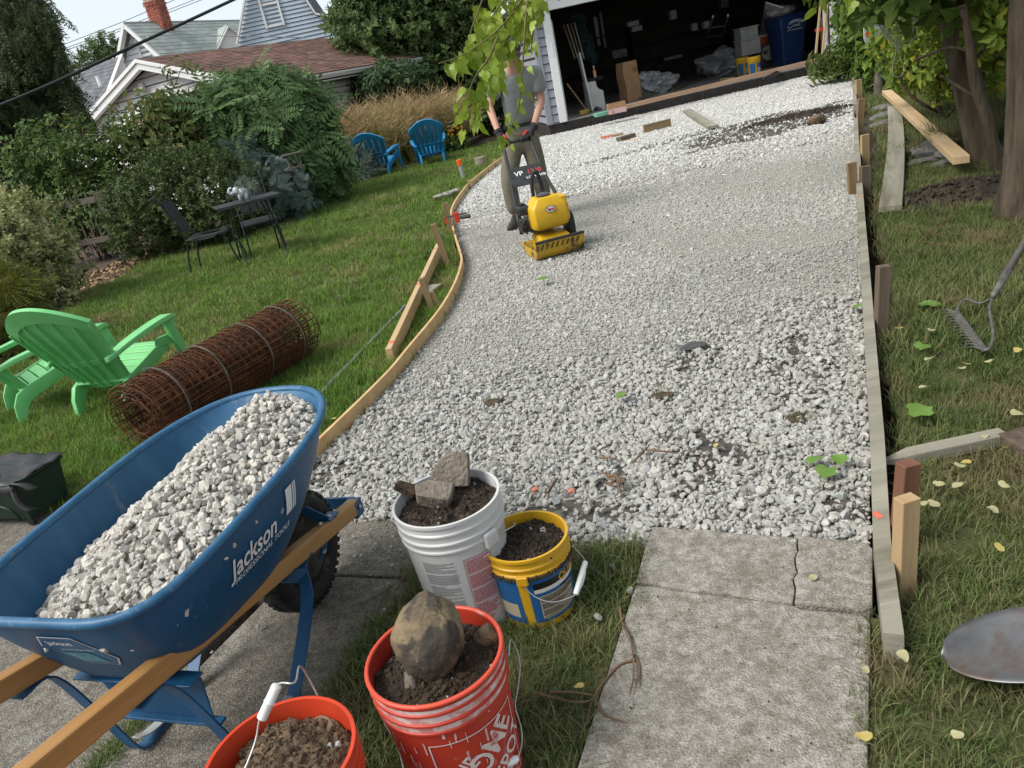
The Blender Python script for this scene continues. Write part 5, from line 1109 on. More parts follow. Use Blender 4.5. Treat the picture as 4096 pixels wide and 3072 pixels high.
# feathery wisteria over an arbour
base = V(1195, 860, 13.6); base.z = 0; Y0 = 13.6; m_wi = [lf('wisteria_leaf', (.075, .14, .05), (.125, .20, .075), .3, .3), lf('wisteria_tip', (.11, .18, .06), (.09, .15, .05), .35)]
shrub('wisteria', 'broad feathery leaved wisteria mound between the gable and the grey siding', 'shrub', base, [(V(960, 450, Y0), (pr_(170, Y0), .8, pr_(115, Y0))), (V(1090, 430, Y0), (pr_(160, Y0), .8, pr_(110, Y0))), (V(1200, 520, Y0), (pr_(110, Y0), .7, pr_(120, Y0))), (V(880, 540, Y0), (pr_(120, Y0), .7, pr_(110, Y0))), (V(1040, 540, Y0), (pr_(150, Y0), .8, pr_(100, Y0))), (V(1240, 640, Y0), (pr_(110, Y0), .6, pr_(130, Y0))), (V(1180, 640, Y0-.2), (pr_(70, Y0), .4, pr_(70, Y0))), (V(1290, 720, Y0), (pr_(70, Y0), .4, pr_(90, Y0)))], 100, .22, sprigs('pinnate', m_wi), 5, .05, sj=.4)
# blue spruce
base = V(1080, 900, 12.5); base.z = 0; Y0 = 12.5; m_bs = [lf('blue_needles', (.085, .125, .11), (.13, .175, .155), .1, .25), lf('blue_needle_tip', (.16, .21, .18), (.2, .25, .22), .1)]
t = thing('blue_spruce', 'small blue grey spruce under the wisteria behind the table', 'tree', base)
foliage('crown', [(V(1000, 640, Y0+.2), (pr_(90, Y0), .45, pr_(90, Y0))), (V(1090, 720, Y0), (pr_(120, Y0), .55, pr_(90, Y0))), (V(1130, 800, Y0), (pr_(130, Y0), .55, pr_(70, Y0))), (V(1040, 790, Y0), (pr_(110, Y0), .5, pr_(80, Y0)))], 70, .22, sprigs('needle', m_bs), t, up=.15)
MB().tube([base-wloc(t), V(1040, 660, Y0)-base], [.05, .015], 8).build('trunk', m_bark, t, smooth=True)
# silvery shrub
base = G(1400, 745); Y0 = base.y; m_sv = [lf('silver_leaf', (.17, .22, .17), (.24, .29, .235), .2, .25)]*2
shrub('silvery_shrub', 'soft silvery green shrub next to the left blue chair', 'shrub', base, [(V(1400, 690, Y0), (pr_(75, Y0), .45, pr_(60, Y0))), (V(1370, 650, Y0+.3), (pr_(50, Y0), .3, pr_(50, Y0))), (V(1430, 660, Y0+.2), (pr_(50, Y0), .3, pr_(50, Y0)))], 60, .33, sprigs('spray', m_sv), 2, .02)
# tall feathered ornamental grass
def blade_tuft(seed, n, L, w, mats, arch=.6):
    g = np.random.default_rng(seed); mb = MB()
    for k in range(n):
        a = g.uniform(0, 6.28); l = L*g.uniform(.6, 1.05); ar = arch*g.uniform(.5, 1.4); d = Vector((math.cos(a), math.sin(a), 0)); s = Vector((-d.y, d.x, 0)); pts = []
        p = d*g.uniform(0, .05)*L
        for j in range(6):
            t = j/5; q = p+d*l*ar*t**1.8*.55+Vector((0, 0, l*(t-.38*ar*t**3))); ww = w*(1-t*.85); pts += [q-s*ww/2, q+s*ww/2]
        mb.add(pts, [(2*j, 2*j+1, 2*j+3, 2*j+2) for j in range(5)], int(g.random() < .3))
        if len(mats) > 2 and g.random() < .35:
            q = (pts[-1]+pts[-2])/2
            for z in range(9): leaf(mb, q-Vector((0, 0, .02*L*z)), d*.4+Vector((g.normal(0, .7), g.normal(0, .7), .6)), Vector((0, 1, 0)), .17*L, .008*L, .1, 2)
    me = bpy.data.meshes.new('tuft'); me.from_pydata(mb.v, [], mb.f); [me.materials.append(x) for x in mats]; me.polygons.foreach_set('material_index', mb.m); return me
m_og = [lf('tall_grass', (.22, .24, .06), (.30, .29, .09), .35, .3), lf('tall_grass_straw', (.40, .32, .13), (.33, .29, .10), .3, .3), lf('grass_plume', (.46, .31, .18), (.38, .29, .16), .3, .3)]
tg = [blade_tuft(s, 60, 1., .016, m_og) for s in range(4)]
for nm, lab, px, py, dy, w, n, sc in (('ornamental_grass', 'wide golden clump of feathery ornamental grass behind the left blue chair', 1440, 640, 17.6, 1.15, 90, 1.5), ('ornamental_grass', 'golden ornamental grass clump directly behind the squarely seen blue chair', 1640, 560, 18.5, 1.15, 90, 1.5)):
    b = V(px, py, dy); b.z = 0; t = thing(nm, lab, 'grass clump', b, 0, 'tall ornamental grasses'); a = RNG.uniform(0, 6.28, n); q = w*np.sqrt(RNG.random(n)); P = np.column_stack((q*np.cos(a), q*np.sin(a)*.7, np.zeros(n)))
    o = scatter('blades', P, np.column_stack((RNG.normal(0, .12, (n, 2)), RNG.uniform(0, 6.28, n))), sc*RNG.uniform(.75, 1.1, n), tg, parent=t); o['kind'] = 'stuff'
# nasturtium with orange flowers
base = V(1815, 600, 18.0); base.z = 0; Y0 = 18.; m_na = [lf('nasturtium_leaf', (.14, .22, .05), (.21, .29, .09), .3, .25), lf('nasturtium_leaf_b', (.10, .17, .04), (.16, .22, .06), .3)]
t = shrub('flowering_bush', 'low yellow green bush with orange flowers right of the blue chairs', 'shrub', base, [(V(1815, 545, Y0), (.26, .25, .27)), (V(1790, 555, Y0), (.2, .2, .24)), (V(1840, 570, Y0), (.2, .2, .2))], 90, .17, sprigs('broad', m_na), 2, .01)
m_of = M('orange_petal', (.85, .30, .02), rough=.5)
for k in range(14): c = V(1785+random.random()*75, 500+random.random()*40, Y0-.25); MB().ball(c, .028, 1, .4, k).build('flower', m_of, t, world=True)
# round viburnum by the grey siding
Y0 = 19.6; base = V(1580, 500, Y0); base.z = 0; m_vi = [lf('viburnum_leaf', (.035, .068, .026), (.07, .11, .045), .25, .35), lf('viburnum_b', (.09, .13, .06), (.07, .11, .05), .25)]
shrub('round_shrub', 'round dark green shrub in front of the grey siding wall', 'shrub', base, [(V(1570, 360, Y0), (pr_(130, Y0), .8, pr_(95, Y0))), (V(1650, 400, Y0), (pr_(80, Y0), .7, pr_(90, Y0))), (V(1500, 390, Y0), (pr_(70, Y0), .6, pr_(80, Y0)))], 60, .26, sprigs('broad', m_vi), 2, .03)

# ================================================================ TREES
# big dark tree behind, crown running out of the top of the picture
Y0 = 22.5; base = V(1850, 560, Y0+.5); base.z = 0
m_bt = [lf('dark_tree_leaf', (.065, .11, .032), (.12, .165, .058), .25, .35), lf('dark_tree_tip', (.11, .155, .055), (.09, .13, .045), .3)]
t = thing('deciduous_tree', 'large dark spreading tree behind the operator and the grey garage corner', 'tree', base)
B = [(V(1500, 60, Y0), (.95, .9, .8)), (V(1450, 190, Y0-.8), (.55, .6, .5)), (V(1620, 130, Y0), (1.0, .9, .8)), (V(1760, 40, Y0), (1.1, 1, 1.)), (V(1590, -60, Y0+.3), (1.2, 1, .9)), (V(1860, 180, Y0+.3), (1.0, .9, 1.)), (V(1780, 300, Y0), (.9, .8, .8)), (V(1680, 260, Y0), (.8, .8, .7)), (V(1960, 60, Y0+.8), (1., 1, 1.)), (V(1960, 330, Y0+.5), (.9, .8, .9)), (V(1850, -120, Y0+.5), (1.3, 1.1, 1.)), (V(2060, 200, Y0+1.2), (.9, .8, 1.2)), (V(1900, 440, Y0+.3), (.9, .7, .6)), (V(1420, 80, Y0-.3), (.5, .5, .5))]
foliage('crown', B, 62, .27, sprigs('oval', m_bt, 4), t, core=.5, sj=.35)
MB().tube([base-wloc(t), Vector((-.05, .1, 1.4)), Vector((-.2, 0, 3.2))], [.22, .17, .1], 10).build('trunk', m_bark, t, smooth=True)
stems(t, base+Vector((0, 0, 1.6)), [Vector(b[0]) for b in B[:6]], .06, .02, 'limb', m_bark, .1)
# hanging spruce on the left
Y0 = 15.; base = V(60, 900, Y0); base.z = 0
m_sp = [lf('spruce_needles', (.065, .09, .042), (.105, .13, .06), .1, .35), lf('spruce_tip', (.10, .12, .055), (.08, .10, .05), .15)]
t = thing('spruce_tree', 'tall weeping spruce at the upper left corner', 'tree', base)
B = []
for px, py, r in ((60, 40, 1.), (150, 60, .6), (60, 180, .9), (180, 150, .45), (130, 270, .8), (220, 230, .45), (40, 330, 1.), (190, 330, .7), (270, 330, .35), (120, 440, .95), (270, 420, .5), (40, 520, 1.), (230, 500, .6), (320, 450, .35), (120, 580, .8), (-60, 100, 1.2), (-80, 350, 1.2), (-60, 580, 1.1), (60, -80, .9), (20, 660, .8), (210, 590, .5)):
    B.append((V(px, py, Y0+random.uniform(-.4, .6)), (r*pr_(100, Y0), r*.5, r*pr_(72, Y0))))
foliage('crown', B, 62, .25, sprigs('weep', m_sp, 4), t, out=.35, up=1., core=.35, inner=.3, sj=.3)
MB().tube([Vector((0, 0, 0)), Vector((-.1, .2, 3)), Vector((0, 0, 6.5))], [.2, .16, .06], 10).build('trunk', m_bark, t, smooth=True)
for k in range(10):
    z = 1.6+.48*k; a = random.uniform(-.6, 1.); e = Vector((math.cos(a)*1.3, -math.sin(a)*.6, z-.35)); MB().tube(catmull([Vector((-.05, .1, z)), Vector((e.x*.5, e.y*.5, z+.12)), e], 4), [.045-.003*i for i in range(9)], 6).build('limb', m_bark, t, smooth=True)
# small far tree
Y0 = 45.; base = V(430, 480, Y0); base.z = 0; m_ft = [lf('far_leaf', (.12, .155, .05), (.17, .19, .08), .3, .25)]*2
t = thing('far_tree', 'small pale green tree far behind, left of the white house', 'tree', base); foliage('crown', [(V(420, 205, Y0), (.9, .8, .55)), (V(470, 200, Y0), (.6, .6, .4)), (V(390, 250, Y0), (.8, .8, .5)), (V(340, 270, Y0), (.6, .6, .5))], 16, .4, sprigs('oval', m_bt[:1]+m_ft[:1]), t)
MB().tube([(0, 0, 0), (0, 0, 4.5)], [.2, .1], 8).build('trunk', m_bark, t)

# ================================================================ HOUSES BEHIND
def onp(px, py, O, n):
    d = Vector(_ray(px, py)); o = Vector((0, 0, CAM_H)); return o+d*((O-o).dot(n)/d.dot(n))
m_sid_w = M('white_siding', (.78, .78, .77), (.82, .82, .81), 3, .6); m_sid_g = M('warm_grey_siding', (.40, .375, .345), (.45, .425, .39), 3, .6); m_sid_b = M('pale_blue_siding', (.42, .50, .58), (.46, .54, .62), 3, .6); m_sid_d = M('blue_grey_siding', (.265, .275, .315), (.30, .31, .35), 3, .6)
m_trim = M('white_trim', (.78, .78, .77), (.82, .82, .81), 4, .55); m_in = M('wall_core', (.18, .17, .16), rough=.9); m_win = M('window_glass', (.13, .16, .18), (.2, .23, .25), 1.5, .12, spec=.8)
def clap(parent, O, u, n, poly, h, mat, name='siding_board', t=.032, z0=None, gap=.018):  # each gap bares the dark core, standing in for the board's shadow line
    """gapped boards over the polygon poly (x along u, z up) on the wall plane through O facing n"""
    zs = [p[1] for p in poly]; z = min(zs) if z0 is None else z0
    def ext(z):
        xs = []
        for i in range(len(poly)):
            a, b = poly[i], poly[(i+1) % len(poly)]
            if (a[1]-z)*(b[1]-z) <= 0 and abs(a[1]-b[1]) > 1e-6: xs.append(a[0]+(b[0]-a[0])*(z-a[1])/(b[1]-a[1]))
        return (min(xs), max(xs)) if len(xs) > 1 else None
    while z < max(zs)-.02:
        z += gap; e0, e1 = ext(z+.002), ext(min(z+h-gap+.002, max(zs)-.004))
        if e0 and e1:
            P = lambda x, zz, o: O+u*x+Vector((0, 0, zz-O.z))+n*o; z1 = min(z+h-gap, max(zs)-.004)
            mb = MB(); mb.add([P(e0[0], z, 0), P(e0[1], z, 0), P(e0[1], z, t), P(e0[0], z, t), P(e1[0], z1, 0), P(e1[1], z1, 0), P(e1[1], z1, .004), P(e1[0], z1, .004)], [(0, 1, 2, 3), (7, 6, 5, 4), (3, 2, 6, 7), (1, 0, 4, 5), (0, 3, 7, 4), (2, 1, 5, 6)])
            mb.build(name, mat, parent, world=True)
        z += h-gap
def shingles(parent, e0, e1, r0, r1, course, wid, mat, cap=300, th=.012):
    """shingle courses from the eave e0-e1 up to the ridge r0-r1; the nearest ones are parts, the rest one mesh"""
    e0, e1, r0, r1 = map(Vector, (e0, e1, r0, r1)); up = ((r0+r1)-(e0+e1))/2; nc = max(2, int(up.length/course)); nrm = (e1-e0).cross(up).normalized()
    if nrm.z < 0: nrm = -nrm
    mb = MB(); mb.slab([e0-nrm*.02, e1-nrm*.02, r1-nrm*.02, r0-nrm*.02], .05, nrm); mb.build('roof_deck', m_in, parent, world=True)
    L = []
    for i in range(nc):
        a0, a1 = e0.lerp(r0, i/nc), e1.lerp(r1, i/nc); b0, b1 = e0.lerp(r0, (i+1.12)/nc), e1.lerp(r1, (i+1.12)/nc); n = max(1, int((a1-a0).length/wid)); off = .5*(i % 2)
        for k in range(-1, n+1):
            t0, t1 = max(0, (k+off)/n), min(1, (k+off+1)/n)
            if t1-t0 < .1/n: continue
            g = .004/max(.1, (a1-a0).length); L.append((a0.lerp(a1, t0+g), a0.lerp(a1, t1-g), b0.lerp(b1, t1-g), b0.lerp(b1, t0+g)))
    L.sort(key=lambda q: (q[0]-Vector((0, 0, CAM_H))).length)
    rest = MB(); pw = wloc(parent)
    for i, (a, b, c, d) in enumerate(L):
        hh = th*random.uniform(.7, 1.4); V8 = [a, b, c, d, a+nrm*hh, b+nrm*hh, c+nrm*.003, d+nrm*.003]; F = [(0, 1, 5, 4), (1, 2, 6, 5), (2, 3, 7, 6), (3, 0, 4, 7), (4, 5, 6, 7)]
        if i < cap: MB().add(V8, F).build('shingle', mat, parent, world=True)
        else: rest.add(V8, F)
    if rest.v: rest.build('shingles', mat, parent, world=True)['kind'] = 'stuff'
def window(parent, O, u, n, x0, x1, z0, z1, tw=.09, mid=True):
    P = lambda x, z, o: O+u*x+Vector((0, 0, z-O.z))+n*o; f = MB()
    for a, b in (((x0-tw/2, z0-tw), (x0-tw/2, z1+tw)), ((x1+tw/2, z0-tw), (x1+tw/2, z1+tw))): f.beam(P(*a, .03), P(*b, .03), tw, .06, up=n.cross(Vector((0, 0, 1))))
    for z in ((z0-tw/2, z1+tw/2, (z0+z1)/2) if mid else (z0-tw/2, z1+tw/2)): f.beam(P(x0, z, .028), P(x1, z, .028), .06 , tw if z != (z0+z1)/2 else .05, up=n)
    w = f.build('window', m_trim, parent, world=True); g = MB(); g.slab([P(x0, z0, .015), P(x1, z0, .015), P(x1, z1, .015), P(x0, z1, .015)], .01, n); g.build('pane', m_win, w, world=True)
m_shr = M('red_shingle', (.115, .062, .05), (.17, .09, .07), 2, .9, .4, 60, coord='World', island=.3); m_shg = M('pale_green_shingle', (.30, .335, .315), (.36, .395, .375), 2, .9, .3, 60, coord='World', island=.14); m_shd = M('slate_shingle', (.095, .10, .115), (.13, .135, .15), 2, .9, .3, 60, coord='World', island=.2)
# --- garage with the red roof
Cc = V(1030, 322, 17.0); Ll = V(288, 548, 20.5); zt = (Cc.z+Ll.z)/2; Cc.z = zt+.06; Ll.z = zt-.06
gu = Vector((Ll.x-Cc.x, Ll.y-Cc.y, 0)); gw = gu.length; gu.normalize(); gn = Vector((gu.y, -gu.x, 0))
if gn.y > 0: gn = -gn
gd_ = -gn; GL = 5.6
house = thing('neighbour_garage', 'white gabled garage with a brown red shingle roof behind the shrubs', 'garage', (Cc.x, Cc.y, 0))
ap = onp(545, 236, Cc+gn*.2, gn); apx = (ap-Cc).dot(gu); apz = ap.z
O = Vector((Cc.x, Cc.y, 0))+gd_*.08+gu*.2; W = gw-.4; slope = (apz-zt)/(gw/2)
mb = MB(); prf = [(0, 0), (W, 0), (W, zt-.10), (apx-.2, apz-.16), (0, zt-.02)]
mb.loft([[O+u_*0+gu*x+Vector((0, 0, z))+gd_*k for x, z in prf] for k, u_ in ((.03, gu), (GL, gu))]); mb.build('wall', m_in, house, world=True)
clap(house, O+gd_*.03, gu, gn, prf, .17, m_sid_w, t=.04, gap=.024)
clap(house, O+gd_*.02, gd_, -gu, [(0, 0), (GL, 0), (GL, zt-.08), (0, zt-.08)], .125, m_sid_g)
Af = ap.copy(); e0 = Vector((Cc.x, Cc.y, Cc.z))-gu*.12+gn*.04; a0 = Af+gn*0; e0.z -= .03
shingles(house, e0, e0+gd_*(GL+.6), a0, a0+gd_*(GL+.6), .13, .30, m_shr)
lo = Vector((Ll.x, Ll.y, Ll.z))+gu*.1+gn*.04; shingles(house, lo, lo+gd_*(GL+.6), a0, a0+gd_*(GL+.6), .13, .9, m_shr, 0)
for a, b in ((e0, a0), (lo, a0)):
    dn = Vector((0, 0, -.13)); mb = MB(); mb.loft([[a+dn*.15+gn*.02, a+dn*1.6+gn*.02, a+dn*1.6+gd_*.10, a+dn*.15+gd_*.10], [b+dn*.15+gn*.02, b+dn*1.6+gn*.02, b+dn*1.6+gd_*.10, b+dn*.15+gd_*.10]]); mb.build('bargeboard', m_trim, house, world=True)
    mb = MB(); mb.loft([[a+dn*.0+gn*.05, a+dn*.55+gn*.05, a+dn*.55+gn*.022, a+dn*.0+gn*.022], [b+dn*.0+gn*.05, b+dn*.55+gn*.05, b+dn*.55+gn*.022, b+dn*.0+gn*.022]]); mb.build('roof_edge', m_trim, house, world=True)
gA, gB = e0-gu*.06+Vector((0, 0, -.05)), e0-gu*.06+gd_*(GL+.55)+Vector((0, 0, -.05)); mb = MB()
mb.loft([[p+gu*.06+Vector((0, 0, .02)), p+gu*.05+Vector((0, 0, -.08)), p-gu*.03+Vector((0, 0, -.08)), p-gu*.07+Vector((0, 0, -.01)), p-gu*.07+Vector((0, 0, .025)), p-gu*.055+Vector((0, 0, .025)), p-gu*.03+Vector((0, 0, -.05))] for p in (gA, gB)]); mb.build('gutter', M('gutter_cream', (.55, .56, .52), (.62, .63, .59), 3, .5), house, world=True)
mb = MB(); mb.beam(e0+gu*.12+Vector((0, 0, -.17)), e0+gu*.12+gd_*(GL+.5)+Vector((0, 0, -.17)), .26, .02); mb.build('soffit', m_trim, house, world=True)
lp_ = onp(575, 346, O, gn); mb = MB(); mb.box(lp_+gn*.05, (.12, .08, .14)); lm = mb.build('floodlight', m_trim, house, world=True, bevel=.01)
for q in (-.06, .07): MB().box(lp_+gn*.14+gu*q-Vector((0, 0, .06)), (.12, .10, .09), Matrix.Rotation(.4, 3, 'X')).build('lamp_head', M('lamp_lens', (.6, .58, .45), rough=.3), lm, world=True, bevel=.01)
# --- white house with the brick chimney
Ow = V(517, 92, 30.); wu = Vector((.93, -.37, 0)).normalized(); wn_ = Vector((wu.y, -wu.x, 0)); wn_ = wn_ if wn_.y < 0 else -wn_
wh_ = thing('white_house', 'white clapboard house with pale green roof and red brick chimney', 'house', (Ow.x, Ow.y, 0))
q = lambda px, py: onp(px, py, Ow, wn_); c2 = lambda p: ((p-Ow).dot(wu), p.z)
pA, pL, pR = q(517, 92), q(478, 300), q(720, 262); lx, lz = c2(pL); rx, rz_ = c2(pR); az = pA.z
hw_ = 2.0; slp = (az-lz)/(-lx); ez_ = az-slp*hw_
prf = [(-hw_, 0), (hw_, 0), (hw_, ez_), (0, az-.05), (-hw_, ez_)]; wd = -wn_; HL = 8.5
mb = MB(); mb.loft([[Ow*1+wu*x+Vector((0, 0, z-Ow.z))+wd*k for x, z in prf] for k in (.1, HL)]); mb.build('wall', m_in, wh_, world=True)
clap(wh_, Ow+wd*.1, wu, wn_, [(-hw_, 1.), (hw_, 1.), (hw_, ez_), (0, az-.08), (-hw_, ez_)], .16, m_sid_w)
eR = Ow+wu*(hw_+.25)+Vector((0, 0, -slp*(hw_+.25)))+wn_*.25; rA = Ow+wn_*.25+Vector((0, 0, .02)); eL = Ow-wu*(hw_+.25)+Vector((0, 0, -slp*(hw_+.25)))+wn_*.25
shingles(wh_, eR, eR+wd*(HL+.5), rA, rA+wd*(HL+.5), .17, .40, m_shg); shingles(wh_, eL, eL+wd*(HL+.5), rA, rA+wd*(HL+.5), .17, 2., m_shg, 0)
for e in (eR, eL): mb = MB(); mb.beam(e+Vector((0, 0, -.10)), rA+Vector((0, 0, -.10)), .10, .20, up=wd); mb.build('bargeboard', m_trim, wh_, world=True)
wp = q(582, 212); x, z = c2(wp); window(wh_, Ow+wd*.1, wu, wn_, x-.22, x+.22, z-.28, z+.38, mid=False)
# chimney of single bricks
m_brick = M('chimney_brick', (.25, .062, .04), (.36, .11, .075), 3, .85, .4, 40, coord='World', island=.3); m_mort = M('mortar', (.36, .29, .25), (.42, .35, .3), 20, .95)
cb = V(652, 112, 31.4); ch = bpy.data.objects.new('chimney', None); COL.objects.link(ch); ch.parent = wh_; ch.location = cb-wloc(wh_); ch.empty_display_size = .2
cw, cdp, chh = .52, .52, 1.12
MB().box(Vector((0, 0, chh/2-.3)), (cw-.03, cdp-.03, chh+.55), Matrix((wu, wd, Vector((0, 0, 1)))).transposed()).build('mortar', m_mort, ch)
bme = MB().box((0, 0, 0), (.155, .03, .062)).mesh('brick', m_brick, bevel=.004); ry = math.atan2(wu.y, wu.x)
for i in range(16):
    z = -.35+i*.078+.03; ex = .05 if i >= 14 else 0
    for side in range(2):
        for k in range(3 if i % 2 else 4):
            off = -(cw+ex)/2+.085+k*.173 if i % 2 else -(cw+ex)/2+.02+k*.173; off = min(off, (cw+ex)/2-.075); off = max(off, -(cw+ex)/2+.075)
            p = (wu*off+wn_*((cdp+ex)/2-.01)) if side == 0 else (wu*((cw+ex)/2-.01)+wd*off); inst('brick', bme, ch, (p.x, p.y, z), (0, 0, ry+(0 if side == 0 else math.pi/2)))
MB().box((0, 0, chh-.22), (cw-.06, cdp-.06, .05), Matrix((wu, wd, Vector((0, 0, 1)))).transposed()).build('cap', m_mort, ch)
# side gable (dormer) on the roof
dmp = V(905, 98, 33.); dm = bpy.data.objects.new('dormer', None); COL.objects.link(dm); dm.parent = wh_; dm.location = dmp-wloc(wh_); dm.empty_display_size = .2
dfn = Vector((.55, -.83, 0)).normalized(); dfu = Vector((.83, .55, 0)).normalized(); dz = Vector((0, 0, 1))
mb = MB(); tri = [dfu*-.75-dz*.85, dfu*.75-dz*.85, dz*-.05]; mb.loft([[p for p in tri], [p-dfn*2.0+dz*0 for p in tri]]); mb.build('dormer_wall', m_sid_w, dm)
for s in (1, -1): mb = MB(); mb.slab([dfn*.12, dfn*.12+dfu*.95*s-dz*1.0, -dfn*2+dfu*.95*s-dz*1.0, -dfn*2.], .05, (dfu*s+dz).normalized()); mb.build('dormer_roof', m_shg, dm); mb = MB(); mb.beam(dfn*.13-dz*.08, dfn*.13+dfu*.95*s-dz*1.08, .04, .14, up=dfn); mb.build('bargeboard', m_trim, dm)
# --- pale blue house
Ob = V(1080, 60, 26.5); bu = Vector((1, .05, 0)).normalized(); bn = Vector((.05, -1, 0)).normalized(); bd = -bn
bh = thing('blue_house', 'pale blue clapboard house with white framed window and dark roof', 'house', (Ob.x, Ob.y, 0))
q = lambda px, py: onp(px, py, Ob, bn); c2 = lambda p: ((p-Ob).dot(bu), p.z)
a_, b_, c_, d_, e_ = c2(q(993, -60)), c2(q(950, 180)), c2(q(1185, -70)), c2(q(1262, 48)), c2(q(1318, 74))
prf = [(b_[0]-.6, 1.2), (e_[0]+.15, 1.2), (e_[0]+.15, e_[1]-.1), e_, d_, c_, (c_[0]-.6, c_[1]+1.4), a_, b_]
mb = MB(); mb.loft([[Ob+bu*x+Vector((0, 0, z-Ob.z))+bd*k for x, z in prf] for k in (.05, 7.)]); mb.build('wall', m_in, bh, world=True)
clap(bh, Ob+bd*.04, bu, bn, prf, .115, m_sid_b)
x0, z0 = c2(q(1100, 98)); x1, z1 = c2(q(1066, -40)); window(bh, Ob+bd*.04, bu, bn, x0-.22, x0+.22, z0+.02, z0+1.15)
R3 = lambda p, k: Ob+bu*p[0]+Vector((0, 0, p[1]-Ob.z))+bd*k
for p0_, p1_ in (((e_[0]+.35, e_[1]-.04), d_), (d_, c_), (c_, (c_[0]-.6, c_[1]+1.4))): shingles(bh, R3(p0_, -.2), R3(p0_, 7), R3(p1_, -.2), R3(p1_, 7), .14, .35, m_shd, 110); mb = MB(); mb.beam(R3(p0_, -.22)+Vector((0, 0, -.06)), R3(p1_, -.22)+Vector((0, 0, -.06)), .05, .14, up=bn); mb.build('bargeboard', m_trim, bh, world=True)
mb = MB(); mb.beam(R3(a_, -.1), R3(b_, -.1), .05, .16, up=bn); mb.build('bargeboard', m_trim, bh, world=True)
wn2 = Ob+bu*(e_[0]+.1)+bd*.8; wn2.z = 0; EZ = e_[1]
mb = MB(); mb.box(wn2+bu*.9+bd*1.5+Vector((0, 0, EZ/2-.1)), (1.9, 3, EZ-.2), Matrix((bu, bd, Vector((0, 0, 1)))).transposed()); mb.build('side_wing', m_sid_b, bh, world=True)
pg_ = q(1318, 74); mb = MB(); mb.tube([pg_+bu*.05+bn*.3, pg_+bu*1.3+bn*.3+Vector((0, 0, -.02))], .055, 8); mb.build('gutter', m_trim, bh, world=True)
mb = MB(); mb.tube(catmull([pg_+bu*.25+bn*.3, pg_+bu*.2+bn*.1+Vector((0, 0, -.18)), pg_+bu*.1+bn*.08+Vector((0, 0, -.3)), pg_+bu*.1+bn*.08+Vector((0, 0, -2))], 4), .04, 8); mb.build('downpipe', m_trim, bh, world=True)
# --- house with the grey roof behind the spruce
Og = V(480, 240, 26.); gh = thing('grey_roofed_house', 'white house with a slate grey roof half hidden by the spruce', 'house', (Og.x, Og.y, 0))
r_a, r_b, e_a, e_b = V(488, 225, 26.), V(300, 285, 30.), V(395, 480, 24.), V(255, 455, 28.)
shingles(gh, e_a, e_b, r_a, r_b, .17, .42, m_shd)
mb = MB(); mb.loft([[Vector((p.x, p.y, 0)), Vector((p.x, p.y, p.z-.12)), Vector((q_.x, q_.y, q_.z-.12)), Vector((q_.x, q_.y, 0))] for p, q_ in ((e_a, r_a), (e_b, r_b))]); mb.build('wall', m_sid_w, gh, world=True)
mb = MB(); mb.beam(e_a+Vector((.03, -.08, -.02)), r_a+Vector((.03, -.08, -.02)), .08, .2, up=(0, 1, 0)); mb.build('bargeboard', m_trim, gh, world=True)
vp = V(402, 345, 25.2); MB().tube([vp, vp+Vector((0, 0, .28))], .05, 8).build('vent_pipe', m_trim, gh, world=True)

# ================================================================ OVERHEAD LINES, FEEDER
m_wire = M('black_cable', (.012, .013, .013), rough=.6); m_wire2 = M('far_wire', (.10, .11, .12), rough=.6)
P = [V(-120, 470, 8.6), V(200, 338, 9.), V(560, 172, 9.6), V(760, 80, 10.), V(1080, -70, 10.8)]
tag(MB().tube(catmull(P, 6), .017, 8).build('power_cable', m_wire, None, smooth=True, world=True, loc=P[0]), 'thick black power cable crossing the upper left sky', 'cable')
WG = 'thin wires in the sky over the houses'
for k, (a, b, lab) in enumerate((((255, 176), (720, -10), 'highest thin wire, passing behind the chimney top'), ((255, 193), (800, -10), 'second thin wire, just below the highest one'), ((262, 200), (830, -10), 'third thin wire, running close under the second'))):
    p, q_ = V(*a, 60), V(*b, 62); tag(MB().tube([p-(q_-p)*.3, p.lerp(q_, .5)-Vector((0, 0, .08)), q_], .022, 5).build('wire', m_wire2, None, world=True, loc=p), lab, 'wire', WG)
p = V(668, 128, 24); q_ = V(1110, 148, 20); tag(MB().tube(catmull([V(670, 125, 25), V(800, 140, 24), V(960, 145, 22), V(1220, 150, 19)], 5), .012, 5).build('wire', m_wire2, None, world=True, loc=p), 'sagging service wire in front of the pale green roof', 'wire', WG)
c = V(1182, 668, 11.9); bf = thing('bird_feeder', 'small wooden bird feeder hanging before the feathery shrub', 'bird feeder', c, .3)
MB().box((0, 0, .0), (.26, .18, .02)).build('tray', m_fence, bf, bevel=.003); MB().box((0, 0, .19), (.28, .2, .018)).build('roof', m_fence, bf, bevel=.003)
for x in (-.08, .08): MB().box((x, 0, .1), (.02, .13, .17)).build('side', m_fence, bf)
MB().tube([(0, 0, .2), (.02, 0, .75)], .006, 5).build('hanger', m_wire, bf)
mb = MB(); mb.ball((0, 0, 0), (.28, .16, .05), 2, .3, 3); tag(mb.build('stone', M('flat_stone', (.28, .26, .22), (.38, .36, .31), 9, .9), None, smooth=R(30), loc=G(1372, 745, .02)), 'flat pale stone in the bed below the silvery shrub', 'stone')
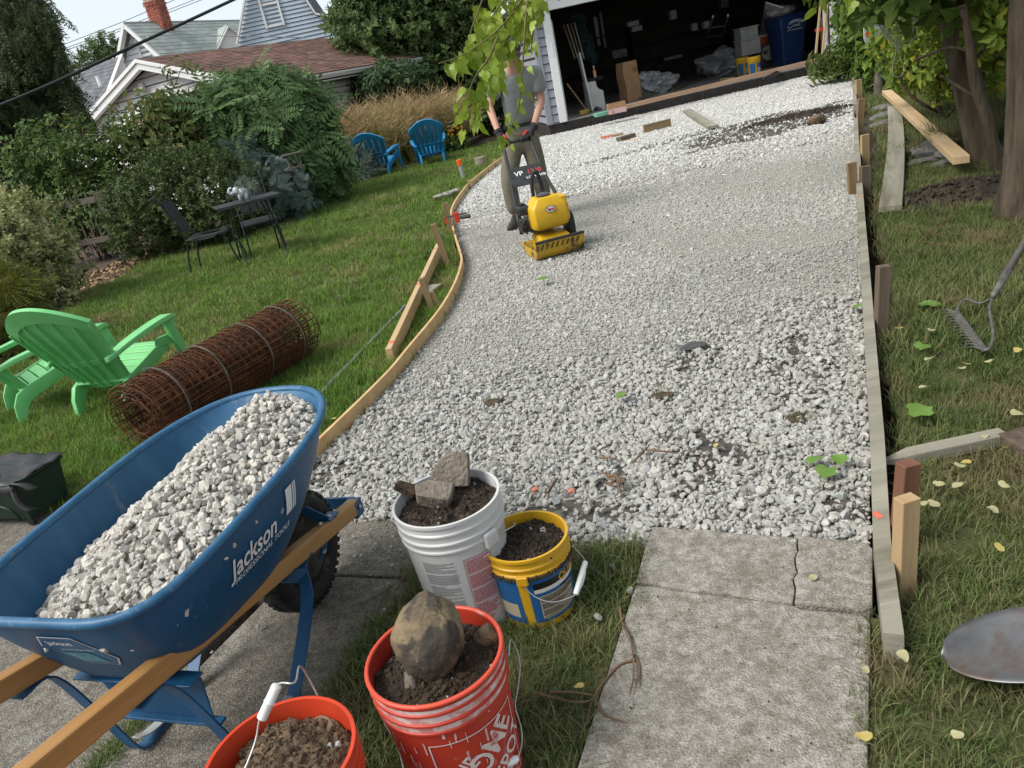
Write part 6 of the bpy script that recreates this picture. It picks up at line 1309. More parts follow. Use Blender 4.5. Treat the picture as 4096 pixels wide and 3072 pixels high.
# fallen leaves in the bed
m_dl = [M('dry_leaf', (.26, .16, .08), (.36, .25, .14), 5, .8, island=.3), M('yellow_leaf', (.42, .33, .08), (.52, .42, .16), 5, .6, trans=.2), M('pale_leaf', (.40, .37, .19), (.46, .43, .25), 5, .6, trans=.2), M('green_leaf', (.12, .24, .04), (.18, .31, .07), 5, .5, trans=.25)]
def flat_leaf(w, l, mat, lobes=0, seed=0):
    g = np.random.default_rng(seed); mb = MB(); n = 14; pts = []
    for k in range(n):
        a = 2*math.pi*k/n; r = 1.
        if lobes: r = .62+.38*abs(math.cos(a*lobes/2.))**.8
        pts.append(Vector((math.cos(a)*l/2*r, math.sin(a)*w/2*r*(1-.25*math.cos(a)), .006*math.sin(a*2+seed)+.012*abs(math.sin(a))*g.uniform(.3, 1))))
    mb.add([Vector((0, 0, .002))]+pts, [(0, 1+k, 1+(k+1) % n) for k in range(n)]); mb.tube([Vector((-l/2*.9, 0, .003)), Vector((-l*.75, .01, .008))], .0012, 4); return mb.mesh('leaf', mat, smooth=True)
bed_p = [G(*p).xy for p in ((283, 1200), (422, 1146), (663, 1025), (1024, 917), (980, 880), (640, 985), (400, 1080), (250, 1150))]
P = rnd_in(bed_p, 160); n = len(P); lm = [flat_leaf(.05, .07, m_dl[0], 0, s) for s in range(3)]
tag(scatter('leaf_litter', np.column_stack((P, np.full(n, .012))), np.column_stack((RNG.normal(0, .4, (n, 2)), RNG.uniform(0, 6.28, n))), RNG.uniform(.5, 1.1, n), lm), 'dry brown leaf litter scattered on the mulch bed', None, None, 'stuff')
# ================================================================ GREY GARAGE
FZ = .20                                            # garage floor
Og_ = Vector((1.99, 17.30, 0)); gu2 = Vector((6.2, .36, 0)).normalized(); gn2 = Vector((gu2.y, -gu2.x, 0)); gd2 = -gn2
gx = lambda px, py: (onp(px, py, Og_, gn2)-Og_).dot(gu2); gz = lambda px, py: onp(px, py, Og_, gn2).z
GP = lambda x, d, z: Og_+gu2*x+gd2*d+Vector((0, 0, z))
x_c, x_t0, x_t1 = gx(2199, 525), gx(2243, 512), gx(2272, 503); x_r0, x_r1 = gx(3326, 215), gx(3356, 210); hz0 = gz(2192, 42); XW = x_r1+1.0; GD = 6.5
gar = thing('grey_garage', 'grey sided garage with white trim and its wide door open', 'garage', Og_)
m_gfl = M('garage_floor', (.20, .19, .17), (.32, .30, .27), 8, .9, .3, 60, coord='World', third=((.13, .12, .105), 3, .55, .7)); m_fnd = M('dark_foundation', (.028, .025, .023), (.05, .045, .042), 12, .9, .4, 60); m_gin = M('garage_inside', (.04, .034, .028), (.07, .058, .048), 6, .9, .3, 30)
MB().box(GP(XW/2, GD/2+.01, FZ/2-.06), (XW, GD, FZ+.11), Matrix((gu2, gd2, Vector((0, 0, 1)))).transposed()).build('foundation', m_fnd, gar, world=True)
MB().box(GP(XW/2, GD/2-.005, FZ+.005), (XW-.02, GD-.03, .02), Matrix((gu2, gd2, Vector((0, 0, 1)))).transposed()).build('floor', m_gfl, gar, world=True)
GM = Matrix((gu2, gd2, Vector((0, 0, 1)))).transposed(); TOP = 2.75
def gbox(name, mat, x0, x1, d0, d1, z0, z1, par=gar, bevel=0): return MB().box(GP((x0+x1)/2, (d0+d1)/2, (z0+z1)/2), (x1-x0, d1-d0, z1-z0), GM).build(name, mat, par, world=True, bevel=bevel)
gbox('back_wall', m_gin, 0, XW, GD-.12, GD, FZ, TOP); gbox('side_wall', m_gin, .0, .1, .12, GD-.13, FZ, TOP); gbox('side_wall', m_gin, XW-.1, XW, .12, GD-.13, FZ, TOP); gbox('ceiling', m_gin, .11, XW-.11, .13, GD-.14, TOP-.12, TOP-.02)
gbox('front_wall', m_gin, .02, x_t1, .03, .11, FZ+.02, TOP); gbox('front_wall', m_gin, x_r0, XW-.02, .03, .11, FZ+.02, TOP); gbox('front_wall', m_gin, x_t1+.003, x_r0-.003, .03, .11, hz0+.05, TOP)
O2 = GP(0, .025, 0)
clap(gar, O2, gu2, gn2, [(.09, FZ+.01), (x_t0, FZ+.01), (x_t0, TOP), (.09, TOP)], .17, m_sid_d, t=.03)
clap(gar, O2, gu2, gn2, [(x_r1, FZ+.01), (XW-.09, FZ+.01), (XW-.09, TOP), (x_r1, TOP)], .17, m_sid_d, t=.03)
clap(gar, O2, gu2, gn2, [(x_t0, hz0+.24), (x_r1, hz0+.24), (x_r1, TOP), (x_t0, TOP)], .17, m_sid_d, t=.03)
clap(gar, GP(.01, .12, 0), gd2, -gu2, [(0, FZ+.01), (GD-.2, FZ+.01), (GD-.2, TOP), (0, TOP)], .17, m_sid_d, t=.03)
gbox('corner_post', m_sid_d, -.035, .085, -.018, .10, FZ, TOP, bevel=.004); gbox('corner_post', m_sid_d, XW-.085, XW+.035, -.018, .10, FZ, TOP, bevel=.004)
for a, b in ((x_t0, x_t1), (x_r0, x_r1)):
    gbox('door_trim', m_trim, a, b, -.03, .026, FZ, hz0+.20, bevel=.004)
gbox('door_jamb', m_trim, x_t1-.05, x_t1+.035, .113, .24, FZ+.01, hz0, bevel=.004); gbox('door_jamb', m_trim, x_r0-.035, x_r0+.05, .113, .24, FZ+.01, hz0, bevel=.004)
gbox('header', m_trim, x_t1+.004, x_r0-.004, -.03, .027, hz0, hz0+.20, bevel=.004); gbox('header_jamb', m_trim, x_t1+.04, x_r0-.04, .113, .20, hz0, hz0+.05)
lat = gbox('latch', m_trim, x_t1-.075, x_t1-.05, -.045, -.031, 1.55, 1.8, bevel=.003)
# roof, mostly above the frame
mb = MB(); mb.slab([GP(-.45, -.35, TOP-.05), GP(XW/2, -.35, TOP+2.), GP(XW/2, GD+.3, TOP+2.), GP(-.45, GD+.3, TOP-.05)], .08, (-.5, 0, 1)); mb.slab([GP(XW+.45, -.35, TOP-.05), GP(XW/2+.01, -.35, TOP+2.), GP(XW/2+.01, GD+.3, TOP+2.), GP(XW+.45, GD+.3, TOP-.05)], .08, (.5, 0, 1)); mb.build('roof', m_shd, gar, world=True)
for s_, xx in ((1, -.45), (-1, XW+.45)): mb = MB(); mb.beam(GP(xx, -.36, TOP-.14), GP(XW/2, -.36, TOP+1.92), .04, .18, up=gd2); mb.build('bargeboard', m_trim, gar, world=True)
gbox('fascia', m_trim, -.49, -.45, -.33, GD+.3, TOP-.22, TOP-.06); gbox('soffit', m_trim, -.448, -.05, -.33, GD, TOP-.16, TOP-.13)
mb = MB(); mb.prism([(0, 0)]*0 or [(GP(.0, .02, 0).x, GP(.0, .02, 0).y), (GP(XW, .02, 0).x, GP(XW, .02, 0).y), (GP(XW, .1, 0).x, GP(XW, .1, 0).y), (GP(0, .1, 0).x, GP(0, .1, 0).y)], TOP, TOP+.02); 
clap(gar, O2, gu2, gn2, [(.0, TOP+.01), (XW, TOP+.01), (XW/2, TOP+1.85)], .17, m_sid_d, t=.03)

# ---------------------------------------------------------------- things kept in the garage
def gp(px, py, d, z=None):       # a point seen at a pixel, d metres behind the door line; z pins it to a level
    p = onp(px, py, Og_+gd2*d, gn2)
    if z is not None: p.z = z
    return p
def at_floor(px, py): return G(px, py, FZ+.016)
m_offw = M('dull_white', (.42, .42, .41), (.5, .5, .49), 5, .6); m_kraft = M('kraft_paper', (.30, .17, .085), (.37, .22, .115), 6, .8, .3, 20)
# side door leaf on the left inner wall
m_pdoor = M('pale_door', (.42, .47, .47), (.48, .53, .53), 4, .5)
sdr = bpy.data.objects.new('inner_door', None); COL.objects.link(sdr); sdr.parent = gar; sdr.location = GP(x_t1+.07, .30, 0)-Og_; sdr.empty_display_size = .1
MB().box(GP(x_t1+.07, .68, 1.22), (.045, .78, 2.0), GM).build('leaf', m_pdoor, sdr, world=True, bevel=.004); MB().ball(GP(x_t1+.13, .98, 1.15), .03, 2).build('handle', M('brass', (.5, .36, .16), rough=.3, metal=.9), sdr, smooth=True, world=True)
a, b = at_floor(2369, 449), gp(2315, 215, .95); lumber('shelf_board', a+Vector((0, 0, .02)), b, .04, .22, m_offw, 'white shelf board leaning upright inside the open garage', 'board', up=gd2)
# scroll sided white cabinet
cbx = at_floor(2395, 442); cab = thing('cabinet', 'small white cabinet with a scroll cut side inside the garage', 'cabinet', cbx, math.atan2(gu2.y, gu2.x))
sidep = [(-.17, 0), (-.17, .62), (.03, .62), (.04, .50), (.09, .44), (.17, .40), (.17, 0), (.08, 0), (.06, .06), (-.05, .1), (-.1, .06), (-.12, 0)]
MB().loft([[Vector((x, y, z)) for x, z in sidep] for y in (0, .025)]).build('side_panel', m_offw, cab, bevel=.004); MB().loft([[Vector((x, y, z)) for x, z in sidep] for y in (.42, .445)]).build('side_panel', m_offw, cab)
for z in (.08, .25): MB().box((.15, .22, z+.07), (.02, .39, .14)).build('drawer', m_offw, cab, bevel=.004)
MB().box((-.08, .22, .625), (.2, .42, .012)).build('top', m_offw, cab); MB().box((-.165, .22, .32), (.012, .39, .58)).build('back', m_offw, cab)
m_blkc = M('black_cloth', (.012, .011, .011), (.03, .028, .026), 9, .95)
mb = MB(); mb.ball((0, 0, 0), (.24, .2, .035), 3, .5, 3); tag(mb.build('cloth', m_blkc, None, smooth=True, loc=cbx+Vector((.0, .2, .665))), 'crumpled dark cloth lying on top of the white cabinet', 'cloth')
bt = thing('spray_bottle', 'small bottle with an orange label on the dark cloth', 'bottle', cbx+Vector((.06, .15, .70))); MB().lathe([(.001, 0), (.035, .0), (.035, .13), (.012, .17), (.012, .2)], 12).build('body', M('bottle_orange', (.55, .14, .03), (.5, .4, .3), 9, .4), bt, smooth=R(40)); MB().tube([(0, 0, .2), (0, 0, .24)], .018, 10).build('cap', M('bottle_cap', (.4, .5, .45), rough=.4), bt)
# paper leaf bag
pbp = at_floor(2532, 404)+gd2*.15; pb_ = thing('paper_bag', 'tall brown paper yard waste bag standing in the garage', 'bag', pbp, math.atan2(gu2.y, gu2.x)+R(20))
mb = MB(); mb.grid(lambda u, v: Vector((0, 0, 0)), 1, 1); mb = MB(); rings = []
for z, w, d, s in ((0, .19, .15, 0), (.03, .205, .155, 0), (.3, .20, .15, .01), (.6, .205, .145, -.015), (.82, .20, .13, .01), (.86, .20, .13, .015)):
    rings.append([Vector((x*w+s+.008*math.sin(z*40+x*3), y*d+.008*math.cos(z*31+y), z)) for x, y in ((-1, -1), (-.3, -1.04), (.4, -.97), (1, -1), (1.03, 0), (1, 1), (0, 1), (-1, 1), (-.97, 0))])
mb.loft(rings, False); mb.add(rings[0], [tuple(range(9))]); bgm = mb.build('body', m_kraft, pb_, solid=.003)
mb = MB(); mb.text('LO', .14, lambda x, y: Vector((.212+.0, -.02+x, .66+y)), .02); mb.build('lettering', M('bag_red', (.22, .03, .03), rough=.7), pb_)
mb = MB(); mb.text('LO', .10, lambda x, y: Vector((.12+x, -.161, .66+y)), .02); mb.build('lettering', M('bag_red', (.22, .03, .03), rough=.7), pb_)
# cardboard box, mint tray
bp0 = at_floor(2472, 452); bx = thing('cardboard_box', 'small open cardboard box with pink lower half on the garage sill', 'box', bp0, math.atan2(gu2.y, gu2.x)-R(6))
m_pink = M('pink_card', (.55, .36, .36), (.6, .41, .41), 5, .8)
for c, d, m in (((0, .0, .05), (.36, .012, .10), m_pink), ((0, 0, .148), (.36, .012, .094), m_kraft), ((0, .22, .10), (.36, .012, .2), m_kraft), ((-.176, .11, .10), (.012, .207, .2), m_kraft), ((.176, .11, .10), (.012, .207, .2), m_kraft), ((0, .11, .008), (.335, .2, .012), m_kraft)): MB().box(c, d).build('panel', m, bx)
mb = MB(); [mb.box((x, -.0075, .05), (.006, .002, .06)) for x in (-.11, -.08)]; mb.box((-.095, -.0075, .02), (.04, .002, .006)); mb.build('printed_mark', M('print_black', (.03, .03, .03), rough=.7), bx)
tp0 = at_floor(2412, 462); mb = MB(); mb.loft([[Vector((x*w, y*d, z)) for x, y in ((-1, -1), (1, -1), (1, 1), (-1, 1))] for w, d, z in ((.16, .07, 0), (.19, .09, .07), (.18, .08, .07), (.155, .065, .012))]); o = mb.build('tray', M('mint_plastic', (.20, .55, .42), (.25, .6, .47), 4, .45), None, loc=tp0, bevel=.003); o.rotation_euler.z = math.atan2(gu2.y, gu2.x)+R(14); tag(o, 'mint green plastic tray on the garage sill', 'tray')
# broom with speckled stick
ba, bb = at_floor(2355, 456)+Vector((0, 0, .03)), gp(2268, 335, .35); br = thing('broom', 'speckled wooden stick with a yellow brush head leaning inside the garage', 'broom', ba)
MB().tube([ba, bb], .016, 8).build('stick', M('speckled_wood', (.10, .06, .035), (.36, .2, .09), 30, .8, lo=.45, hi=.55), br, world=True); MB().box(ba+gu2*-.09+Vector((0, 0, .03)), (.22, .07, .10), GM).build('brush', M('brush_yellow', (.48, .30, .06), (.1, .07, .04), 5, .9), br, world=True, bevel=.01)
# long two by four on the sill, offcuts, iron bar
a, b = G(2505, 428, FZ+.07), G(3262, 243, FZ+.09); lumber('timber', a+gd2*.05, b+gd2*.05, .045, .085, wood('pinkish_pine', (.42, .26, .17), (.52, .35, .24), .7), 'long narrow pine board lying across the garage sill', 'board')
for k, (p, q_, lab) in enumerate((((2885, 325), (2935, 320), 'pale offcut block under the long pine board'), ((2560, 400), (2720, 350), 'dark plank lying inside the garage behind the long pine board'), ((2695, 365), (2820, 312), 'grey plank lying deeper in the garage floor'), ((2540, 425), (2588, 412), 'small stick of wood on the sill before the long pine board'))):
    a, b = at_floor(*p), at_floor(*q_); lumber('offcut', a+Vector((0, 0, .03)), b+Vector((0, 0, .03)), .08, .05, m_stk2 if k in (0, 3) else m_dark, lab, 'offcut')
a, b = at_floor(3055, 324), at_floor(3115, 290); tag(MB().tube([a+Vector((0, 0, .03)), b+Vector((0, 0, .03)), b+Vector((0, .1, .12))], .03, 7).build('iron_bar', m_blackp, None, smooth=True, world=True, loc=a), 'short black bar lying on the garage sill', 'bar')
# plastic sheeting
m_film = M('plastic_film', (.15, .155, .16), (.32, .33, .34), 7, .35, .5, 14, spec=.6)
for p, r_, lab in (((2625, 350), (.55, .35, .30), 'crumpled clear plastic sheeting next to the paper bag'), ((2915, 265), (.62, .45, .33), 'larger heap of grey plastic sheeting left of the yellow pails')):
    c = at_floor(p[0], p[1]+30)+gd2*.3; mb = MB(); mb.ball((0, 0, r_[2]*.8), r_, 4, .55, p[0] % 17); tag(mb.build('plastic_sheeting', m_film, None, smooth=False, loc=c), lab, 'plastic sheet')
# two yellow pails, bag of mulch
for k, (px, lab) in enumerate((((2990, 302), 'left of two yellow pails inside the garage'), ((3026, 303), 'right of two yellow pails inside the garage'))):
    c = at_floor(*px)+Vector((0, .1+.18*(1-k), 0)); t = thing('pail', lab, 'bucket', c, 0, 'yellow pails in the garage')
    MB().lathe([(.001, .003), (.12, .003), (.14, .30), (.148, .31), (.148, .40), (.14, .405), (.001, .40)], 20).build('body', m_yel, t, smooth=R(40)); mb = MB(); rf_ = lambda z: .12+.02*z/.3
    for a0_, a1_ in ((-2.7, -1.75), (-1.4, -.4)): patch(mb, rf_, a0_, a1_, .02, .27, 0, .002)
    patch(mb, rf_, -1.25, -.6, .04, .17, 1, .004); mb.build('label', [m_lblue, m_ltan], t)
c = at_floor(3076, 266)-gu2*.02; mbag = thing('mulch_bag', 'full printed mulch bag with an orange top beside the blue bin', 'bag', c, math.atan2(gu2.y, gu2.x))
m_bagp = M('bag_photo', (.035, .025, .028), (.15, .10, .09), 9, .5, third=((.22, .08, .12), 6, .55, .65)); m_bagr = M('bag_orange', (.55, .09, .025), rough=.45); m_bagw = M('bag_cream', (.55, .55, .42), rough=.5); m_bagk = M('bag_black', (.01, .01, .01), rough=.5)
bs = lambda x, z: Vector((x, -.11*max(0, 1-(x/.27)**2)**.6*(1-.25*abs(z/.4-1)), z))
mb = MB(); mb.grid(lambda u, v: bs(-.26+.52*u, .02+.70*v), 12, 10, 0); mb.grid(lambda u, v: bs(-.26+.52*u, .02+.70*v)*Vector((1, -.6, 1)) if 0 else Vector((bs(-.26+.52*u, .02+.70*v).x, .1-bs(-.26+.52*u, .02+.70*v).y*.2, .02+.70*v)), 6, 6, 0); mb.build('sack', m_bagp, mbag, smooth=True)
ofs = lambda x, z, o=.004: bs(x, z)-Vector((0, o, 0))
mb = MB(); mb.grid(lambda u, v: ofs(-.255+.51*u, .54+.17*v+.04*abs(u-.5)*0), 10, 3, 0); mb.grid(lambda u, v: ofs(-.22+.44*u, .71+.05*v), 8, 2, 1)
N = 22; star = [(.19*(1 if k % 2 else .84)*math.cos(2*math.pi*k/44), .19*(1 if k % 2 else .84)*math.sin(2*math.pi*k/44)) for k in range(44)]
mb.add([ofs(0, .33, .006)]+[ofs(x, .33+y, .006) for x, y in star], [(0, 1+k, 1+(k+1) % 44) for k in range(44)], 1)
mb.text('SWEET', .085, lambda x, y: ofs(-.13+x, .35+y+.12*x, .010), .022, 2, squash=.8); mb.text('PEET', .095, lambda x, y: ofs(.13+x, .36+y+.12*x, .010), .022, 2, squash=.8)
mb.build('printed_label', [m_bagr, m_bagw, m_bagk], mbag)
# blue wheeled bin
m_bin = M('bin_blue', (.008, .030, .105), (.012, .038, .125), 4, .5); c = at_floor(3190, 255)+gd2*.48
bn_ = thing('wheelie_bin', 'large blue wheeled bin with white city lettering by the right door post', 'bin', c, math.atan2(gu2.y, gu2.x)+R(4))
mb = MB(); mb.loft([[Vector((x*w, y*d-.02*z, z)) for x, y in ((-1, -.92), (-.92, -1), (.92, -1), (1, -.92), (1, .92), (.92, 1), (-.92, 1), (-1, .92))] for w, d, z in ((.26, .28, .02), (.285, .31, .5), (.31, .34, .78), (.335, .36, .80), (.345, .37, .98), (.36, .385, .985), (.36, .385, 1.03))]); mb.build('body', m_bin, bn_, bevel=.008)
mb = MB(); mb.loft([[Vector((x*w, y*d-.01, z)) for x, y in ((-1, -1), (1, -1), (1, 1), (-1, 1))] for w, d, z in ((.365, .40, 1.035), (.365, .40, 1.06), (.30, .33, 1.10))]); mb.build('lid', m_bin, bn_, bevel=.01)
for x in (.30,): whl_ = MB().tube([(x, .22, .13), (x+.05, .22, .13)], .13, 20).build('wheel', m_blackp, bn_, smooth=R(40)); MB().ball((x+.055, .22, .13), .018, 1).build('hub', m_steel, whl_)
MB().tube([(.19, -.30, .13), (.25, -.30, .13)], .13, 20).build('wheel', m_blackp, bn_, smooth=R(40))
bf_ = lambda x, z: Vector((x, -(.36+(z-.8)/.18*.01)-.02*z-.005, z))
mb = MB(); mb.text('LAKEWOOD', .085, lambda x, y: bf_(.04+x, .90+y+.03*math.cos(x*9)), .012, squash=.72); mb.text('OHIO', .075, lambda x, y: bf_(.075+x, .835+y), .012, squash=.8); mb.text('www.onelakewood.com', .042, lambda x, y: Vector((.02+x, -.358-.3*y*.1, .755+y)), .008, squash=.95)
mb.tube([bf_(-.15, .85), bf_(-.17, .82), bf_(-.13, .80), bf_(-.05, .82), bf_(-.02, .85)], .006, 5)
mb.build('lettering', m_white, bn_)
mb = MB(); mb.ball((0, 0, 0), (.30, .26, .13), 3, .45, 7); pbg = tag(mb.build('plastic_bag', M('milky_bag', (.30, .30, .27), (.42, .42, .38), 8, .4, .4, 14), None, smooth=True, loc=c+Vector((-.08, -.02, 1.2))), 'milky plastic bag of stuff lying on the lid of the blue bin', 'bag')
a, b = at_floor(3105, 225)+gd2*.9, gp(3098, 20, 1.3); lumber('panel', a+Vector((0, 0, .05)), b, .03, .42, m_offw, 'tall white panel standing behind the mulch bag', 'panel', up=gd2)
# pair of trestle slats with a red clamp
for k, (p, q_, lab) in enumerate((((3258, 272), (3285, -20), 'left slim pine slat of the pair leaning at the right door post'), ((3285, 270), (3312, -20), 'right slim pine slat of the pair leaning at the right door post'))):
    a = G(*p, FZ+.02); b = gp(q_[0], q_[1], .25); lumber('slat', a, b, .045, .03, m_stk2, lab, 'slat', 'pine slats by the door post', up=gd2)
MB().box(gp(3281, 118, .02), (.22, .05, .07), GM).build('strap', m_red2, None, world=True, loc=gp(3281, 118, .02), bevel=.004); tag(bpy.data.objects[-1] if 0 else [o for o in COL.objects if o.name.startswith('strap') and o.parent is None][-1], 'red strap tying the pair of pine slats together', 'strap')
a, b = at_floor(3310, 240)+gd2*.1, gp(3296, 70, .3); lumber('post', a, b, .12, .12, m_dark, 'rough dark post inside the right edge of the garage door', 'post', up=gd2)
# ladder
lb0, lb1 = at_floor(2860, 262)+gd2*1.6, at_floor(2938, 236)+gd2*1.6; lt0, lt1 = gp(2852, 66, 2.2), gp(2912, 62, 2.2)
ld = thing('ladder', 'thin aluminium ladder standing in the dark of the garage', 'ladder', lb0); m_alu = M('aluminium', (.4, .41, .42), rough=.4, metal=.7)
for a, b in ((lb0, lt0), (lb1, lt1)): MB().beam(a, b, .03, .06).build('rail', m_alu, ld, world=True)
for k in range(1, 6): MB().beam(lb0.lerp(lt0, k/6), lb1.lerp(lt1, k/6), .03, .05).build('rung', m_alu, ld, world=True)
# crates, poles, netting, wall things
for k, (px, py, w, h, dd, lab) in enumerate(((2985, 150, .42, .40, 1.6, 'upper grey storage crate in the garage'), (2990, 190, .46, .32, 1.55, 'lower grey storage crate in the garage'))):
    p = gp(px, py, dd); MB2 = MB().box((0, 0, 0), (w, .4, h)); o = MB2.build('crate', M('crate_grey', (.17, .17, .165), (.23, .23, .225), 5, .6), None, loc=p, bevel=.015); o.rotation_euler.z = math.atan2(gu2.y, gu2.x); tag(o, lab, 'crate'); MB().box((0, -.01, h/2+.012), (w+.04, .43, .03))  .build('lid', MATS['crate_grey'], o, bevel=.006)
PG_ = 'tool poles on the left garage wall'
for k in range(4):
    a, b = gp(2300+k*12, 235, 2.2), gp(2255+k*14, 100-k*3, 2.4); tag(MB().tube([a, b], .016, 6).build('tool_pole', m_offw if k % 2 else m_stk2, None, world=True, loc=a), ('first', 'second', 'third', 'fourth')[k]+' tool pole from the left standing along the dark garage wall', 'pole', PG_)
mb = MB()
for k in range(26):
    q = [gp(2310+60*t+random.gauss(0, 14), 60+180*t+random.gauss(0, 9), 2.6+random.gauss(0, .08)) for t in [i/9 for i in range(10)]]; mb.tube(catmull(q, 3), .012, 4, cap=False)
tag(mb.build('netting', M('green_net', (.02, .055, .055), (.035, .08, .08), 8, .8), None, world=True, loc=gp(2340, 150, 2.6)), 'tangled dark green netting hanging in the garage', 'netting')
wv = gp(2388, 125, GD-.2); wnd = bpy.data.objects.new('rear_window', None); COL.objects.link(wnd); wnd.parent = gar; wnd.location = wv-Og_; wnd.empty_display_size = .1
MB().box(wv, (.10, .03, .75), GM).build('pane', M('pane_light_tint', (.5, .52, .52), rough=.2), wnd, world=True); MB().box(wv+gu2*.17, (.07, .05, .95), GM).build('frame', m_offw, wnd, world=True)  # pale pane colour stands in for the light in the window strip
SH_ = 'odds and ends on the dark garage shelf'; m_dull = M('dull_stuff', (.10, .095, .09), (.25, .24, .23), 9, .6)
for k, (px, py, w, h, lab) in enumerate(((2530, 95, .30, .12, 'small white box high on the back shelf'), (2545, 115, .28, .12, 'second white box just under the highest one'), (2690, 60, .16, .22, 'white helmet shaped item on the back wall'), (2776, 108, .13, .18, 'white cup on the garage shelf'), (2822, 100, .15, .18, 'row of pale jars on the garage shelf'), (2895, 15, .2, .2, 'pale boxes at the top of the garage opening'), (2690, 230, .5, .08, 'pale bundle on the dark bench'), (2475, 215, .4, .2, 'grey boxes behind the paper bag'))):
    o = MB().box((0, 0, 0), (w, .2, h)).build('shelf_item', m_dull if k > 4 else m_offw, None, loc=gp(px, py, 4.6), bevel=.01); o.rotation_euler.z = .06; tag(o, lab, 'shelf item', SH_)
sf = thing('shelving', 'dark shelves along the back of the garage', 'shelf', GP(XW/2, GD-.5, FZ))
for z in (.9, 1.35, 1.75): MB().box(GP(XW/2, GD-.4, z), (XW-1., .45, .03), GM).build('shelf', m_gin, sf, world=True)
for x in (.9, XW/2, XW-.9): MB().box(GP(x, GD-.4, 1.05), (.05, .4, 1.68), GM).build('upright', m_gin, sf, world=True)

# ---- boards lying on the far gravel
a, b = G(2747, 443, .05), G(2852, 508, .05); lumber('board', a, b, .16, .045, m_grey, 'grey weathered board lying loose on the far gravel', 'board')
a, b = G(2575, 520, .07), G(2682, 493, .07); lumber('board', a, b, .045, .16, m_stk, 'brown board standing on edge on the far gravel', 'board')
a, b = G(2405, 552, .04), G(2493, 536, .04); o = lumber('stake', a, b, .05, .045, m_stk, 'stake with an orange painted tip lying on the far gravel', 'stake'); L_ = (b-a).length; MB().box((-L_/2+.09, 0, 0), (.186, .056, .051)).build('paint_mark', m_mark, o)
a, b = G(2474, 560, .05), G(2534, 542, .05); lumber('offcut', a, b, .12, .08, m_dark, 'short dark timber offcut on the far gravel', 'offcut')
a, b = G(2506, 562, .02), G(2570, 556, .02); lumber('offcut', a, b, .05, .015, m_stk2, 'thin pale sliver of wood beside the dark offcut', 'offcut')
mb = MB(); mb.ball((0, 0, 0), (.13, .11, .08), 2, .3, 5); tag(mb.build('stone', m_dry, None, smooth=R(30), loc=G(3265, 482, .06)), 'single brown stone on the bare dark soil of the far drive', 'stone')

# ================================================================ PERSON AND PLATE COMPACTOR
def skin(name, V_, E_, Rd, root, mat, parent=None, sub=2):
    me = bpy.data.meshes.new(name); me.from_pydata([tuple(v) for v in V_], E_, []); o = bpy.data.objects.new(name, me); COL.objects.link(o)
    md = o.modifiers.new('s', 'SKIN'); md.use_smooth_shade = True
    sv_ = me.skin_vertices[0].data
    for i, r in enumerate(Rd): sv_[i].radius = r if hasattr(r, '__len__') else (r, r); sv_[i].use_root = i == root
    ss = o.modifiers.new('u', 'SUBSURF'); ss.levels = sub; ss.render_levels = sub
    dg = bpy.context.evaluated_depsgraph_get(); dg.update(); m2 = bpy.data.meshes.new_from_object(o.evaluated_get(dg)); bpy.data.objects.remove(o); bpy.data.meshes.remove(me)
    m2.name = name; m2.materials.clear(); m2.materials.append(mat); m2.polygons.foreach_set('use_smooth', [True]*len(m2.polygons))
    if parent is not None: m2.transform(Matrix.Translation(-wloc(parent)))
    q = bpy.data.objects.new(name, m2); COL.objects.link(q); q.parent = parent; return q
m_skin = M('skin', (.42, .235, .165), (.47, .27, .19), 8, .55); m_shirt = M('grey_tshirt', (.215, .235, .235), (.26, .28, .28), 6, .9, .3, 24); m_trous = M('khaki_trousers', (.125, .112, .08), (.165, .15, .11), 7, .9, .4, 18); m_boot = M('dark_boot', (.022, .019, .018), (.04, .036, .034), 12, .7); m_glv = M('work_glove', (.014, .014, .015), (.03, .03, .032), 20, .8); m_glr = M('glove_red', (.45, .02, .035), rough=.7); m_cap = M('brown_cap', (.03, .022, .018), (.05, .04, .032), 20, .9)
pf = G(2062, 905); per = thing('person', 'man in a grey t-shirt, khaki trousers and red and black gloves pushing the yellow compactor', 'person', (pf.x+.1, pf.y, 0))
J = {k: V(*v) for k, v in dict(pel=(2086, 555, 8.08), wai=(2080, 490, 8.04), che=(2072, 380, 7.98), nb=(2052, 285, 7.88), nk=(2048, 262, 7.84), hd=(2044, 215, 7.80), ht=(2040, 175, 7.80), sl=(1992, 312, 7.92), sr=(2138, 288, 7.92), el=(1956, 425, 7.93), er=(2166, 402, 7.93), wl=(1996, 535, 7.60), wr=(2132, 512, 7.60), hl=(2052, 580, 8.08), hr=(2122, 565, 8.08), kl=(2033, 722, 7.98), kr=(2158, 705, 8.02), al=(2062, 868, 8.03), ar=(2186, 838, 8.16)).items()}
names = list(J); ix = {k: i for i, k in enumerate(names)}
E_ = [(ix[a], ix[b]) for a, b in (('pel', 'wai'), ('wai', 'che'), ('che', 'nb'), ('nb', 'nk'), ('nk', 'hd'), ('hd', 'ht'), ('nb', 'sl'), ('nb', 'sr'), ('sl', 'el'), ('sr', 'er'), ('el', 'wl'), ('er', 'wr'), ('pel', 'hl'), ('pel', 'hr'), ('hl', 'kl'), ('hr', 'kr'), ('kl', 'al'), ('kr', 'ar'))]
RB_ = dict(pel=.12, wai=.11, che=(.14, .11), nb=.065, nk=.054, hd=(.082, .092), ht=(.066, .074), sl=.055, sr=.055, el=.043, er=.043, wl=.030, wr=.030, hl=.085, hr=.085, kl=.055, kr=.055, al=.04, ar=.04)
skin('body', [J[k] for k in names], E_, [RB_[k] for k in names], 0, m_skin, per)
